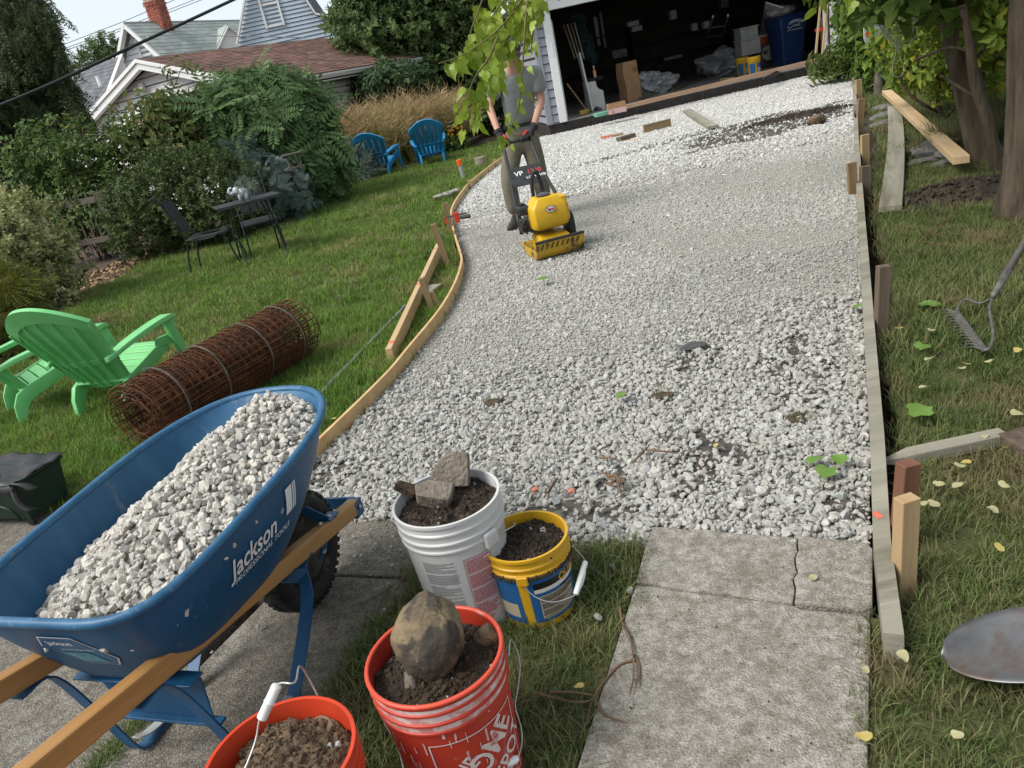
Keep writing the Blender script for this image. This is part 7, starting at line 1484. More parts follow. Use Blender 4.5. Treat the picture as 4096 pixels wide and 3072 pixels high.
# face
hx = (J['ht']-J['nk']).normalized(); hc = J['hd']; fw = Vector((-.05, -1, -.25)).normalized(); rt_ = fw.cross(hx).normalized()
MB().tube([hc+fw*.085+hx*.012, hc+fw*.108-hx*.022, hc+fw*.085-hx*.032], [.010, .016, .009], 8).build('nose', m_skin, per, smooth=True, world=True)
for s in (-1, 1): MB().ball(hc+rt_*s*.082-hx*.005, (.012, .022, .032), 2).build('ear', m_skin, per, smooth=True, world=True); MB().ball(hc+fw*.076+rt_*s*.032+hx*.012, (.014, .010, .009), 2).build('eye', M('eye_dark', (.03, .025, .02), rough=.3), per, smooth=True, world=True)
MB().tube([hc+fw*.076-rt_*.026-hx*.052, hc+fw*.084-hx*.050, hc+fw*.076+rt_*.026-hx*.052], .0055, 6).build('mouth', M('lips', (.33, .13, .11), rough=.6), per, smooth=True, world=True)
cp = bpy.data.objects.new('cap', None); COL.objects.link(cp); cp.parent = per; cp.empty_display_size = .05
mb = MB(); cm = Matrix((rt_, fw, hx)).transposed(); v = []; rings = []
for k in range(7): a = math.pi/2*k/6; rings.append([hc+hx*.035+cm @ Vector((.098*math.cos(a)*math.cos(t), .108*math.cos(a)*math.sin(t), .085*math.sin(a))) for t in [2*math.pi*i/20 for i in range(20)]])
mb.loft(rings, False); mb.build('crown', m_cap, cp, smooth=True, world=True)
mb = MB(); mb.grid(lambda u, v: hc+hx*(.040-.022*v*v)+cm @ Vector(((u-.5)*.16*(1-.25*v*v), .09+.06*v-.12*(u-.5)**2, -.05*(u-.5)**2*4)), 10, 5); mb.build('brim', M('cap_brim', (.06, .05, .045), rough=.8), cp, smooth=True, world=True, solid=.005)
# t-shirt: torso with short sleeves
sv2 = dict(a=J['pel']+Vector((0, -.0, .05)), b=J['wai'], c=J['che'], d=J['nb']+Vector((0, 0, -.05)), nk=J['nb']+Vector((0, 0, .005)), l=J['sl'], r=J['sr'], l2=J['sl'].lerp(J['el'], .78), r2=J['sr'].lerp(J['er'], .78)); kn = list(sv2)
skin('tshirt', [sv2[k] for k in kn], [(0, 1), (1, 2), (2, 3), (3, 4), (3, 5), (3, 6), (5, 7), (6, 8)], [(.155, .125), (.150, .118), (.19, .132), (.15, .105), (.07, .07), .095, .095, .086, .086], 0, m_shirt, per)
# trousers
tv = dict(w=J['wai']+Vector((0, 0, -.02)), p=J['pel']+Vector((0, 0, -.02)), l=J['hl'], r=J['hr'], l1=J['hl'].lerp(J['kl'], .5), r1=J['hr'].lerp(J['kr'], .5), kl=J['kl'], kr=J['kr'], l2=J['kl'].lerp(J['al'], .55), r2=J['kr'].lerp(J['ar'], .55), al=J['al']+Vector((0, 0, .02)), ar=J['ar']+Vector((0, 0, .02))); kt = list(tv); it = {k: i for i, k in enumerate(kt)}
skin('trousers', [tv[k] for k in kt], [(it[a], it[b]) for a, b in (('w', 'p'), ('p', 'l'), ('p', 'r'), ('l', 'l1'), ('r', 'r1'), ('l1', 'kl'), ('r1', 'kr'), ('kl', 'l2'), ('kr', 'r2'), ('l2', 'al'), ('r2', 'ar'))], [(.160, .125), (.165, .13), .112, .112, .108, .108, .088, .088, .084, .084, .078, .078], 1, m_trous, per)
wd_ = (J['hr']-J['hl']).normalized(); bc_ = J['wai']+Vector((0, 0, -.035))
rings = []
for i in range(28): a = 2*math.pi*i/28; p = bc_+wd_*.168*math.cos(a)+Vector((0, -1, 0))*.132*math.sin(a); rings.append([p, p+Vector((0, 0, .035)), p+(p-bc_)*.03+Vector((0, 0, .035)), p+(p-bc_)*.03])
MB().loft(rings, False, True).build('belt', M('black_belt', (.012, .012, .012), rough=.5), per, world=True)
# boots
for k, (ank, toe) in enumerate((('al', Vector((-.10, -.24, 0))), ('ar', Vector((.05, -.24, 0))))):
    a = J[ank]; f = Vector((a.x, a.y, 0)); d = toe.normalized(); s = Vector((-d.y, d.x, 0)); rings = []
    for t, w, h, z0 in ((-.09, .035, .10, .02), (-.07, .045, .13, .0), (.0, .048, .15, 0), (.07, .050, .10, 0), (.14, .052, .075, 0), (.20, .045, .06, .004), (.235, .02, .035, .012)):
        c = f+d*t; rings.append([c+s*w*math.cos(q)+Vector((0, 0, z0+h*max(0, math.sin(q))**.8)) for q in [math.pi*i/9 for i in range(10)]]+[c+s*w*x+Vector((0, 0, z0)) for x in (-.5, .5)])
    MB().loft(rings).build('boot', m_boot, per, smooth=True, world=True)
# ---- plate compactor (local: x to the right, y towards the operator)
ca, cb = G(2142, 1040), G(2310, 990); cd_ = (cb-ca).normalized(); cang = R(9); cm_ = (ca+cb)/2
pc = thing('plate_compactor', 'yellow and black walk behind vibrating plate compactor on the gravel', 'compactor', cm_+Vector((.02, -.13, .012)), cang); PCM = Matrix.Translation(pc.location) @ Matrix.Rotation(cang, 4, 'Z'); PCI = PCM.inverted()
m_pcy = M('compactor_yellow', (.54, .32, .012), (.64, .39, .016), 5, .45, third=((.32, .22, .08), 11, .60, .74), bump=.1); m_pcy2 = M('compactor_worn', (.55, .33, .015), (.4, .25, .03), 12, .5, third=((.06, .05, .04), 8, .5, .6)); m_pck = M('compactor_black', (.014, .015, .016), (.03, .03, .032), 14, .5); m_pcg = M('engine_grey', (.06, .065, .07), (.11, .115, .12), 16, .5, metal=.3)
hw = .215; prof = [(-.075, .165), (-.06, .115), (-.04, .055), (.0, .015), (.06, 0), (.42, 0), (.50, .02), (.56, .075)]
mb = MB(); mb.loft([[Vector((x, y, z)) for x in (-hw, hw)]+[Vector((x, y+.004, z+.022)) for x in (hw, -hw)] for y, z in prof]); mb.build('plate', m_pcy2, pc, bevel=.003)
for s in (-1, 1): mb = MB(); mb.loft([[Vector((s*hw-s*.012, y, z)), Vector((s*hw+s*.002, y, z)), Vector((s*hw+s*.002, y, z+h)), Vector((s*hw-s*.012, y, z+h))] for y, z, h in ((-.078, .165, .02), (-.04, .06, .05), (.02, .012, .075), (.42, .005, .075), (.55, .07, .04))]); mb.build('plate_side', m_pcy2, pc, bevel=.003)
MB().tube([(-hw*.86, -.02, .155), (hw*.95, -.02, .155)], .022, 10).build('front_roller_bar', m_pck, pc, smooth=R(40)); MB().tube([(-hw, -.078, .175), (hw, -.078, .175)], .014, 8).build('front_lip', m_pck, pc, smooth=R(40))
mb = MB()
for k in range(8): x = -.16+k*.045; mb.box((x, -.070, .125), (.010, .006, .055), Matrix.Rotation(.5, 3, 'Y'))
mb.build('lip_slots', m_pck, pc)
mb = MB(); mb.loft([[Vector((x, y, z)) for x, y in ((-w, y0), (w, y0), (w, y1), (-w, y1))] for w, y0, y1, z in ((.15, .05, .42, .03), (.15, .05, .42, .12), (.145, .09, .42, .25), (.13, .13, .40, .285))]); mb.build('exciter_cover', m_pcy, pc, bevel=.012)
rl_ = [(-.105, .02, .11), (-.105, .05, .20), (-.085, .065, .225), (.085, .065, .225), (.105, .05, .20), (.105, .02, .11), (.085, .01, .095), (-.085, .01, .095)]; MB().tube(rl_, .0125, 8, closed=True).build('lift_handle', m_pck, pc, smooth=True)
# water tank
rings = []
for z, w, y0, y1, sx in ((.375, .135, .10, .30, -.01), (.40, .165, .075, .33, -.01), (.48, .178, .06, .35, 0), (.62, .178, .065, .35, .0), (.66, .178, .07, .35, .0), (.70, .172, .075, .35, .0)):
    r = .028; rings.append([Vector((sx+x, y, z)) for x, y in ((-w+r, y0), (w-r, y0), (w, y0+r), (w, y1-r), (w-r, y1), (-w+r, y1), (-w, y1-r), (-w, y0+r))])
for z, x0, x1, y0, y1 in ((.715, -.155, .165, .08, .35), (.80, -.115, .10, .10, .34), (.815, -.105, .09, .11, .33)):
    r = .02; rings.append([Vector((x, y, z)) for x, y in ((x0+r, y0), (x1-r, y0), (x1, y0+r), (x1, y1-r), (x1-r, y1), (x0+r, y1), (x0, y1-r), (x0, y0+r))])
tank = MB().loft(rings).build('water_tank', m_pcy, pc, smooth=R(50), bevel=.006)
mb = MB(); mb.loft([[Vector((x, y, z)) for x, y in ((x0, .10), (.175, .10), (.175, .34), (x0, .34))] for x0, z in ((.105, .70), (.105, .775), (.115, .785))]); mb.build('tank_shoulder', m_pcy, tank, bevel=.012)
MB().lathe([(.001, 0), (.062, 0), (.066, .01), (.066, .026), (.03, .05), (.001, .052)], 14, (-.01, .22, .815)).build('tank_cap', m_pcg, pc, smooth=R(40))
mb = MB(); lc = Vector((-.0, .0, .665)); tk = lambda x, z, o=.003: Vector((x, (.062 if z < .66 else .066)+(.10-.066)*max(0, (z-.70)/.11)-o, z))
mb.add([tk(0, .655, .004)]+[tk(.047*math.cos(2*math.pi*k/28), .655+.047*math.sin(2*math.pi*k/28), .004) for k in range(28)], [(0, 1+k, 1+(k+1) % 28) for k in range(28)], 0)
mb.tube([tk(.047*math.cos(2*math.pi*k/28), .655+.047*math.sin(2*math.pi*k/28), .004) for k in range(28)], .0028, 5, closed=True, m=1)
def stroke(a, b, w, m): mb.add([tk(a[0]-w, a[1], .008), tk(a[0]+w, a[1], .008), tk(b[0]+w, b[1], .008), tk(b[0]-w, b[1], .008)], [(0, 1, 2, 3)], m)
for a, b, m in (((-.030, .675), (-.014, .630), 1), ((-.014, .630), (-.006, .662), 1), ((-.008, .672), (.006, .632), 2), ((.006, .632), (.014, .660), 2), ((.012, .668), (.022, .634), 2), ((.022, .634), (.036, .682), 2)): stroke(a, b, .005, m)
mb.build('emblem', [M('emblem_silver', (.62, .62, .60), rough=.35), m_pck, M('emblem_red', (.5, .03, .04), rough=.4)], tank)
# belt guard, engine
mb = MB(); gpf = [(.12*math.cos(a)*1.0, .15*math.sin(a)) for a in [2*math.pi*k/20 for k in range(20)]]
out = [(.26+.13*math.cos(a), .24+.14*math.sin(a)+(.16 if math.sin(a) > 0 else 0)) for a in [2*math.pi*k/24 for k in range(24)]]
mb.loft([[Vector((x, y, z)) for y, z in out] for x in (.165, .225)]); mb.build('belt_guard', m_pck, pc, bevel=.012); 
eng = bpy.data.objects.new('engine', None); COL.objects.link(eng); eng.parent = pc; eng.empty_display_size = .05
MB().box((-.05, .42, .42), (.24, .26, .22)).build('block', m_pcg, eng, bevel=.02); MB().box((-.20, .34, .66), (.13, .22, .12)).build('fuel_tank', m_pck, eng, bevel=.03)
for k in range(7): MB().box((-.215, .34, .36+k*.026), (.05, .18, .009)).build('fin', m_pcg, eng)
MB().tube([(-.22, .30, .44), (-.26, .30, .44)], .085, 16).build('recoil_cover', m_pck, eng, smooth=R(40)); MB().tube(catmull([(-.20, .2, .58), (-.24, .22, .5), (-.25, .25, .42), (-.22, .22, .34)], 4), .012, 6).build('hose', m_pck, eng, smooth=True)
MB().tube([(-.20, .36, .72), (-.20, .36, .75)], .03, 10).build('fuel_cap', m_pck, eng)
for o_ in list(pc.children_recursive):
    if o_.type == 'MESH' and o_.name.split('.')[0] not in ('plate', 'plate_side', 'front_roller_bar', 'front_lip', 'lip_slots'): o_.data.transform(Matrix.Diagonal((.90, .85, .585, 1)))
    elif o_.type == 'MESH': o_.data.transform(Matrix.Diagonal((.97, .82, .9, 1)))
# lifting loop and operator's handle
MB().tube(catmull([(-.035, .42, .40), (-.03, .42, .56), (0.0, .41, .65), (.02, .40, .655), (.05, .42, .56), (.055, .42, .40)], 5), .017, 8).build('lifting_loop', m_pck, pc, smooth=True)
hb = [PCI @ V(2012, 575, 7.56), PCI @ V(2118, 552, 7.56)]; bL, bR = Vector((-.205, .40, .17)), Vector((.20, .40, .17))
for b_, t_ in ((bL, hb[0]), (bR, hb[1])): MB().tube(catmull([b_, b_+Vector((0, .03, .16)), b_.lerp(t_, .55), b_.lerp(t_, .93), t_], 5), .0165, 9).build('handle_tube', m_pck, pc, smooth=True)
MB().tube([hb[0]+(hb[0]-hb[1])*.04, hb[1]+(hb[1]-hb[0])*.04], .019, 9).build('handle_bar', m_pck, pc, smooth=True)
def hs_(b_, t_, f): return b_.lerp(t_, f)
q0, q1, q2, q3 = hs_(bL, hb[0], .47), hs_(bR, hb[1], .47), hs_(bR, hb[1], .68), hs_(bL, hb[0], .68); pn = (q1-q0).cross(q3-q0).normalized(); pn = pn if pn.y < 0 else -pn
pnl = MB().slab([q+pn*.02 for q in (q0, q1, q2, q3)], .006, pn).build('sign_panel', m_pck, pc)
ctr = (q0+q1+q2+q3)/4+pn*.023; xr = (q1-q0+q2-q3).normalized(); yr = (q3-q0+q2-q1).normalized(); pt = lambda x, y: ctr+xr*x+yr*y
mb = MB(); mb.text('VP', .075, lambda x, y: pt(x-.075, y+.03), .012, 0, squash=.95); mb.text('1340', .075, lambda x, y: pt(x+.07, y+.03), .012, 1, squash=.9); mb.text('LOW  VIB', .042, lambda x, y: pt(x+.075, y-.035), .010, 0)
mb.build('lettering', [m_white, M('sign_red', (.5, .05, .04), rough=.5)], pnl)
# gloved hands closed round the bar
for k, (wr, px, py) in enumerate((('wl', 2012, 568), ('wr', 2112, 545))):
    hp_c = V(px, py, 7.555); w = J[wr]; gh_ = bpy.data.objects.new('glove', None); COL.objects.link(gh_); gh_.parent = per; gh_.location = w-wloc(per); gh_.empty_display_size = .03
    bar = (PCM @ hb[1]-PCM @ hb[0]).normalized(); dn = (hp_c-w).normalized(); nn_ = bar.cross(dn).normalized(); nn_ = nn_ if nn_.y < 0 else -nn_
    V2 = [w-dn*.03, w, w.lerp(hp_c, .55), hp_c-dn*.01]; E2 = [(0, 1), (1, 2), (2, 3)]; R2 = [.040, .036, (.046, .03), (.048, .026)]
    for f in range(4):
        x = (f-1.5)*.026; b0 = hp_c+bar*x-dn*.005; L = (.9, 1., .97, .8)[f]; i0 = len(V2)
        V2 += [b0+nn_*.030*L+dn*.012, b0+nn_*.036*L+dn*.045*L, b0+nn_*.004+dn*.062*L, b0-nn_*.026*L+dn*.045*L]; E2 += [(3, i0), (i0, i0+1), (i0+1, i0+2), (i0+2, i0+3)]; R2 += [.0135, .013, .012, .010]
    i0 = len(V2); sg = 1 if k == 0 else -1; V2 += [w.lerp(hp_c, .5)+bar*sg*.042, hp_c+bar*sg*.058-nn_*.012, hp_c+bar*sg*.045-nn_*.03+dn*.03]; E2 += [(2, i0), (i0, i0+1), (i0+1, i0+2)]; R2 += [.015, .0135, .011]
    skin('hand', V2, E2, R2, 0, m_glv, gh_, 1)
    MB().tube([w-dn*.035, w-dn*.005], [.043, .040], 14).build('cuff', m_glv, gh_, smooth=R(40), world=True)
    mb = MB(); mb.tube([w.lerp(hp_c, .35)+bar*sg*.03+nn_*.02, w.lerp(hp_c, .7)+bar*sg*.035+nn_*.026, hp_c+bar*sg*.045+nn_*.025], [.012, .014, .010], 6); mb.build('red_panel', m_glr, gh_, smooth=True, world=True)
# ================================================================ TREES AND PLANTS ON THE RIGHT
def bark_trunk(name, pts, rad, parent, n=40, ridge=.07):
    pts = catmull(pts, 7); N = len(pts); rr = [rad[0]+(rad[1]-rad[0])*i/(N-1) for i in range(N)]; rr[0] *= 1.25; rr[1] *= 1.14; rr[2] *= 1.06; mb = MB(); rings = []
    for i, p in enumerate(pts):
        t = (pts[min(i+1, N-1)]-pts[max(i-1, 0)]).normalized(); u = t.cross(Vector((0, 1, 0))).normalized(); w = t.cross(u)
        rings.append([p+(u*math.cos(a)+w*math.sin(a))*rr[i]*(1+ridge*mnoise.noise(Vector((math.cos(a)*6.5, math.sin(a)*6.5, i*.16)))*2) for a in [2*math.pi*k/n for k in range(n)]])
    mb.loft(rings); return mb.build(name, m_bark2, parent, smooth=True, world=True)
m_bark2 = M('ridged_bark', (.036, .026, .017), (.10, .076, .05), 13, .95, 1., 34, stretch=(1, 1, .16), third=((.035, .03, .02), 6, .55, .7))
m_rt = [lf('yellow_green_leaf', (.13, .20, .03), (.19, .26, .045), .35, .3), lf('yellow_leaf_tree', (.38, .36, .04), (.28, .31, .05), .35)]
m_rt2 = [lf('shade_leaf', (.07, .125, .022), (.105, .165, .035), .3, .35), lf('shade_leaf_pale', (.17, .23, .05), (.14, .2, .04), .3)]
b1 = G(4145, 850); tr = thing('mulberry_tree', 'big tree with ridged brown bark at the right edge', 'tree', b1)
bark_trunk('trunk', [b1+Vector((0, 0, -.05)), b1+Vector((.0, .0, .7)), b1+Vector((-.02, .0, 1.5)), b1+Vector((.05, .05, 3.0))], (.20, .15), tr, 64, .075)
Bc = [(b1+Vector(d), r) for d, r in (((.1, -.4, 3.3), (1.4, 1.4, .8)), ((-.9, -1.6, 3.5), (1.1, 1.2, .7)), ((.9, -1.8, 3.4), (1.3, 1.2, .8)), ((-1.2, .6, 3.6), (1.1, 1.1, .7)), ((1.2, .8, 3.3), (1.4, 1.2, .9)), ((-.6, -3.0, 3.4), (1.2, 1.0, .6)), ((1.2, -3.4, 3.2), (1.3, 1., .7)))]
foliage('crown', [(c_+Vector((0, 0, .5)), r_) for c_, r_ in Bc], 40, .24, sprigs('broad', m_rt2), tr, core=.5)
b2 = G(3945, 640); tr2 = thing('tree', 'slimmer smooth trunk standing left of the big ridged tree', 'tree', b2)
bark_trunk('trunk', [b2+Vector((0, 0, -.05)), V(3890, 420, b2.y), V(3840, 200, b2.y), V(3805, 40, b2.y), V(3790, -200, b2.y)], (.125, .085), tr2, 14, .03)
foliage('crown', [(V(3790, -250, b2.y), (.9, .8, .5)), (V(3700, -330, b2.y), (.8, .8, .4))], 16, .3, sprigs('broad', m_rt2), tr2)
b3 = G(3985, 700); tr3 = thing('sapling', 'thin bent sapling stem between the two right hand trunks', 'tree', b3)
MB().tube(catmull([b3, V(3960, 520, b3.y), V(3900, 330, b3.y), V(3880, 180, b3.y), V(3850, 20, b3.y)], 5), [.05-.0012*i for i in range(21)], 8).build('trunk', m_bark2, tr3, smooth=True, world=True)
for q in (((3920, 400), (3840, 350), (3760, 300)), ((3890, 250), (3950, 190), (4060, 160)), ((3885, 210), (3800, 190), (3660, 240))): MB().tube(catmull([V(*p, b3.y+.1*i) for i, p in enumerate(q)], 4), .012, 6).build('twig', m_bark2, tr3, smooth=True, world=True)
Bs = []
for px, py, d, r in ((3720, 60, 8.2, .42), (3820, 110, 7.8, .4), (3640, 150, 8.8, .42), (3900, 60, 7., .42), (3740, 220, 8.4, .36), (3840, 270, 8., .34), (3660, 290, 9., .30), (3980, 130, 6.6, .36), (4060, 60, 6.0, .42), (3660, 30, 9.3, .34), (3880, 360, 8., .25), (3960, 260, 7.4, .28), (4080, 220, 6.6, .34), (3760, 340, 8.4, .22)): Bs.append((V(px, py, d), (r, r, r*.7)))
t = thing('leafy_shrub', 'loose yellow green shrub overhanging the right lawn before the trunks', 'shrub', V(3800, 500, 8.6).xy.to_3d())
foliage('crown', Bs, 34, .21, sprigs('broad', m_rt+m_rt2[:0], 4), t, core=.4, inner=.5, up=.1)
stems(t, t.location, [Vector(b[0]) for b in Bs[:9]], .022, .006, wig=.15)
# darker mass behind that closes the view
Bs = []
for px, py, d, r in ((3560, 110, 13.5, .75), (3700, 40, 13, .9), (3860, 120, 12, .9), (4020, 60, 11, 1.), (3650, 280, 12, .6), (3800, 330, 11, .65), (3960, 330, 10, .65), (4090, 300, 9, .7), (3900, 470, 10, .45), (4060, 470, 8.6, .5), (3620, -60, 14, .9), (4120, 600, 8, .45), (3540, 0, 15, .8)): Bs.append((V(px, py, d), r))
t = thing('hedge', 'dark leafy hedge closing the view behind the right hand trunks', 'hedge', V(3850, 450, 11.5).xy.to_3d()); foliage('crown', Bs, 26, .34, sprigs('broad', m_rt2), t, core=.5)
stems(t, t.location, [Vector(b[0]) for b in Bs[4:9]], .03, .01)
# bamboo by the garage post
Y0 = 15.6; m_bm = [lf('bamboo_leaf', (.12, .17, .045), (.17, .215, .07), .3, .3), lf('bamboo_dark', (.07, .11, .03), (.1, .14, .04), .3)]
b = V(3440, 330, Y0); b.z = 0; t = thing('bamboo', 'arching bamboo clump beside the right garage post', 'bamboo', b)
foliage('crown', [(V(3480, 100, Y0), (.36, .4, .5)), (V(3460, 225, Y0), (.34, .35, .36)), (V(3395, 235, Y0-.4), (.27, .3, .2)), (V(3330, 258, Y0-.7), (.27, .25, .14)), (V(3490, 310, Y0-.3), (.3, .3, .3)), (V(3480, -10, Y0), (.36, .4, .5))], 80, .30, sprigs('bamboo', m_bm), t, core=.3, inner=.5, up=.1)
stems(t, b, [V(*q, Y0) for q in ((3430, 40), (3450, 0), (3470, 60), (3380, 200), (3330, 240), (3490, 120))], .012, .005)
# dark tall grass under the hedge
m_dgr = [lf('dark_grass', (.07, .085, .035), (.11, .12, .05), .25, .3), lf('dry_grass', (.19, .165, .09), (.15, .13, .07), .25)]
dgt = [blade_tuft(70+s, 55, 1., .012, m_dgr, .9) for s in range(3)]
for px, py, n, w, sc, lab in ((3975, 500, 40, .3, .45, 'dark tall grass clump below the fresh timber end'), (3900, 590, 36, .5, .5, 'dark grass tuft at the foot of the slim trunk'), (3600, 300, 26, .35, .4, 'dry grass tuft behind the grey post')):
    b = G(px, py); t = thing('grass_clump', lab, 'grass clump', b, 0, 'rough grass clumps under the trees'); a = RNG.uniform(0, 6.28, n); q = w*np.sqrt(RNG.random(n)); o = scatter('blades', np.column_stack((q*np.cos(a), q*np.sin(a)*.6, np.zeros(n))), np.column_stack((RNG.normal(0, .2, (n, 2)), RNG.uniform(0, 6.28, n))), sc*RNG.uniform(.7, 1.1, n), dgt, parent=t); o['kind'] = 'stuff'
# yard sign, grey post, hanging cable coil
sp = V(3494, 140, 12.6); sg = thing('yard_sign', 'white and orange home alarm yard sign on a thin stake', 'sign', (sp.x, sp.y, 0)); sx = Vector((.97, .2, 0)).normalized(); sn_ = Vector((.2, -.97, 0)).normalized()
S_ = lambda x, z, o=0: sp+sx*x+Vector((0, 0, z))+sn_*o
shape = [(-.17, .16), (-.13, .20), (.13, .20), (.17, .16), (.17, -.02), (.12, -.14), (.05, -.19), (-.05, -.19), (-.12, -.14), (-.17, -.02)]
mb = MB(); mb.slab([S_(x, z) for x, z in shape], .012, sn_); brd = mb.build('board', M('sign_white', (.62, .62, .62), rough=.5), sg, world=True)
mb = MB(); mb.text('PROTECTED BY', .05, lambda x, y: S_(x, .13+y, .003), .01, 0, squash=.85); mb.text('Digital Life', .05, lambda x, y: S_(x+.045, .0+y, .003), .008, 0, squash=.85); mb.text('AT&T', .028, lambda x, y: S_(x+.0, .05+y, .003), .006, 0)
mb.add([S_(-.10, .03, .003)]+[S_(-.10+.045*math.cos(k*math.pi/9), .03+.045*math.sin(k*math.pi/9), .003) for k in range(18)], [(0, 1+k, 1+(k+1) % 18) for k in range(18)], 1)
mb.add([S_(x, z, .003) for x, z in ((-.145, -.09), (.145, -.09), (.115, -.142), (.05, -.187), (-.05, -.187), (-.115, -.142))], [(0, 1, 2, 3, 4, 5)], 1)
mb.build('printing', [m_pgrey, M('sign_orange', (.75, .14, .02), rough=.5)], brd, world=True)
MB().tube([S_(0, -.18, -.02), Vector((sp.x, sp.y, 0))+Vector((.02, 0, -.05))], .012, 6).build('stake', m_white, sg, world=True)
gp_ = G(3516, 383); tag(MB().tube(catmull([gp_+Vector((0, 0, -.03)), gp_+Vector((.01, 0, .2)), gp_+Vector((.03, 0, .42)), gp_+Vector((.03, 0, .50))], 4), [.075]*5+[.072]*4+[.07, .066, .05, .02], 10).build('grey_post', m_fence, None, smooth=True, world=True, loc=gp_), 'short grey weathered post wrapped in cloth on the right lawn', 'post')
m_wc = M('pale_cable', (.42, .42, .38), rough=.6); mb = MB(); cl_ = V(3540, 60, 7.0)
co = thing('cable_coil', 'loose coil of pale cable hanging from the branches above the yard sign', 'cable', cl_)
for k in range(9):
    cx, rx, ry = 3555+k*6, 52+3*k, 105+6*k; MB().tube([V(cx+rx*math.sin(2*math.pi*j/26)+random.gauss(0, 3), -30+ry*(1-math.cos(2*math.pi*j/26))*.72+random.gauss(0, 2)-(20 if k % 2 else 0), 7.0+.03*k) for j in range(26)], .0042, 5, closed=True).build('loop', m_wc, co, smooth=True, world=True)
MB().tube(catmull([V(*q, 7.1) for q in ((3580, 140), (3585, 200), (3572, 260), (3575, 300), (3600, 305), (3618, 275), (3600, 220), (3592, 150))], 5), .0042, 5).build('tail', m_wc, co, smooth=True, world=True)

# ================================================================ HANGING MULBERRY BRANCH (single leaves)
m_mul = M('mulberry_leaf', (.20, .29, .026), (.30, .38, .045), 3, .42, coord='World', trans=.42, island=.22, third=((.38, .40, .05), 2.5, .62, .72), spec=.4); m_mulp = M('mulberry_underside', (.30, .42, .26), rough=.6, trans=.4); m_ptw = M('green_twig', (.10, .085, .035), (.15, .13, .05), 9, .7)
def mul_leaf(seed, lob):
    g = np.random.default_rng(seed); mb = MB(); half = [(0, .0), (.10, -.04), (.23, .02), (.31, .16), (.31, .32), (.20 if lob else .29, .42), (.26, .56), (.22, .72), (.12 if lob else .16, .82), (.08, .96), (.0, 1.2)]
    R_ = [Vector((x*(1+g.uniform(-.08, .08)), y, -.28*y*y*.6-.18*x*x+.05*math.sin(y*7+seed))) for x, y in half]; L_ = [Vector((-x*(1+g.uniform(-.08, .08)) if not (lob == 2 and i == 5) else -x*.7, y, -.28*y*y*.6-.18*x*x+.05*math.cos(y*7+seed))) for i, (x, y) in enumerate(half)]
    md = [Vector((0, p.y, -.17*p.y*p.y-.035)) for p in R_]; n = len(half); v = L_+md+R_; f = []
    for i in range(n-1): f += [(i, n+i, n+i+1, i+1), (n+i, 2*n+i, 2*n+i+1, n+i+1)]
    mb.add(v, f); mb.tube([Vector((0, 0, 0)), Vector((0, -.12, .04)), Vector((0, -.26, .10))], .011, 4)
    return mb.mesh('leaf', m_mul, smooth=True)
mls = [mul_leaf(s, s % 3) for s in range(6)]
mbr = thing('mulberry_branch', 'drooping branch of large yellow green leaves hanging before the operator', 'branch', V(2100, -60, 4.4))
mo = wloc(mbr)
def add_leaves(root, stems_px, nper, d0, size):
    o = wloc(root)
    for st_ in stems_px:
        n = len(st_); P = catmull([V(x, y, d0+dd) for x, y, dd in st_], 7); MB().tube(P, [.0065-.0045*i/(len(P)-1) for i in range(len(P))], 6).build('twig', m_ptw, root, smooth=True, world=True)
        L = sum((P[i+1]-P[i]).length for i in range(len(P)-1)); k = max(3, int(L*nper))
        for i in range(k):
            t_ = (i+.6)/k*(len(P)-1.01); a = int(t_); p = P[a].lerp(P[a+1], t_-a); s = size*random.uniform(.65, 1.18)*(1 if i < k-2 else .75)
            d = Vector((random.gauss(0, .55), random.gauss(0, .55), -1)).normalized(); up_ = Vector((random.gauss(0, .5), -1, random.gauss(.3, .4))); x = d.cross(up_).normalized(); z = x.cross(d)
            b_ = p+Vector((random.gauss(0, .03), random.gauss(0, .03), -.005))
            m_ = Matrix((x, d, z)).transposed().to_4x4(); ob = inst('leaf', random.choice(mls), root); ob.matrix_local = Matrix.Translation(b_-o+d*.20*s) @ m_ @ Matrix.Scale(s, 4)
S = [[(2120, -60, 0), (2060, 40, 0), (1980, 130, -.05), (1900, 190, -.1), (1830, 228, -.1), (1752, 255, -.1)], [(2100, -60, .1), (2090, 60, .1), (2020, 170, .05), (1960, 290, 0), (1915, 400, 0), (1885, 510, 0)], [(2110, 0, -.1), (2098, 150, -.1), (2088, 300, -.1), (2076, 420, -.1), (2045, 510, -.1), (2038, 570, -.1)], [(1950, -60, .1), (1915, 40, .1), (1885, 120, .1), (1870, 200, .1)], [(2125, -40, 0), (2135, 100, 0), (2122, 210, 0), (2122, 330, 0)], [(2150, -70, .1), (2170, -20, .1), (2165, 30, .1)], [(1990, 150, -.1), (1950, 240, -.15), (1905, 300, -.15), (1880, 360, -.15), (1885, 420, -.15)], [(2070, -60, 0), (2000, 20, 0), (1960, 80, 0), (1930, 150, 0)]]
add_leaves(mbr, [q for i, q in enumerate(S) if i not in (2, 4)], 54, 4.4, .084); add_leaves(mbr, [S[2], S[4][:3]], 36, 4.4, .062)
mb2 = thing('mulberry_branch', 'short leafy twig tip hanging in front of the blue bin and door post', 'branch', V(3320, -70, 4.))
add_leaves(mb2, [[(3300, -80, 0), (3290, -20, 0), (3285, 30, 0)], [(3380, -80, 0), (3370, -20, 0), (3355, 20, 0)], [(3440, -90, 0), (3440, -40, 0), (3430, 0, 0)]], 26, 4.0, .085)

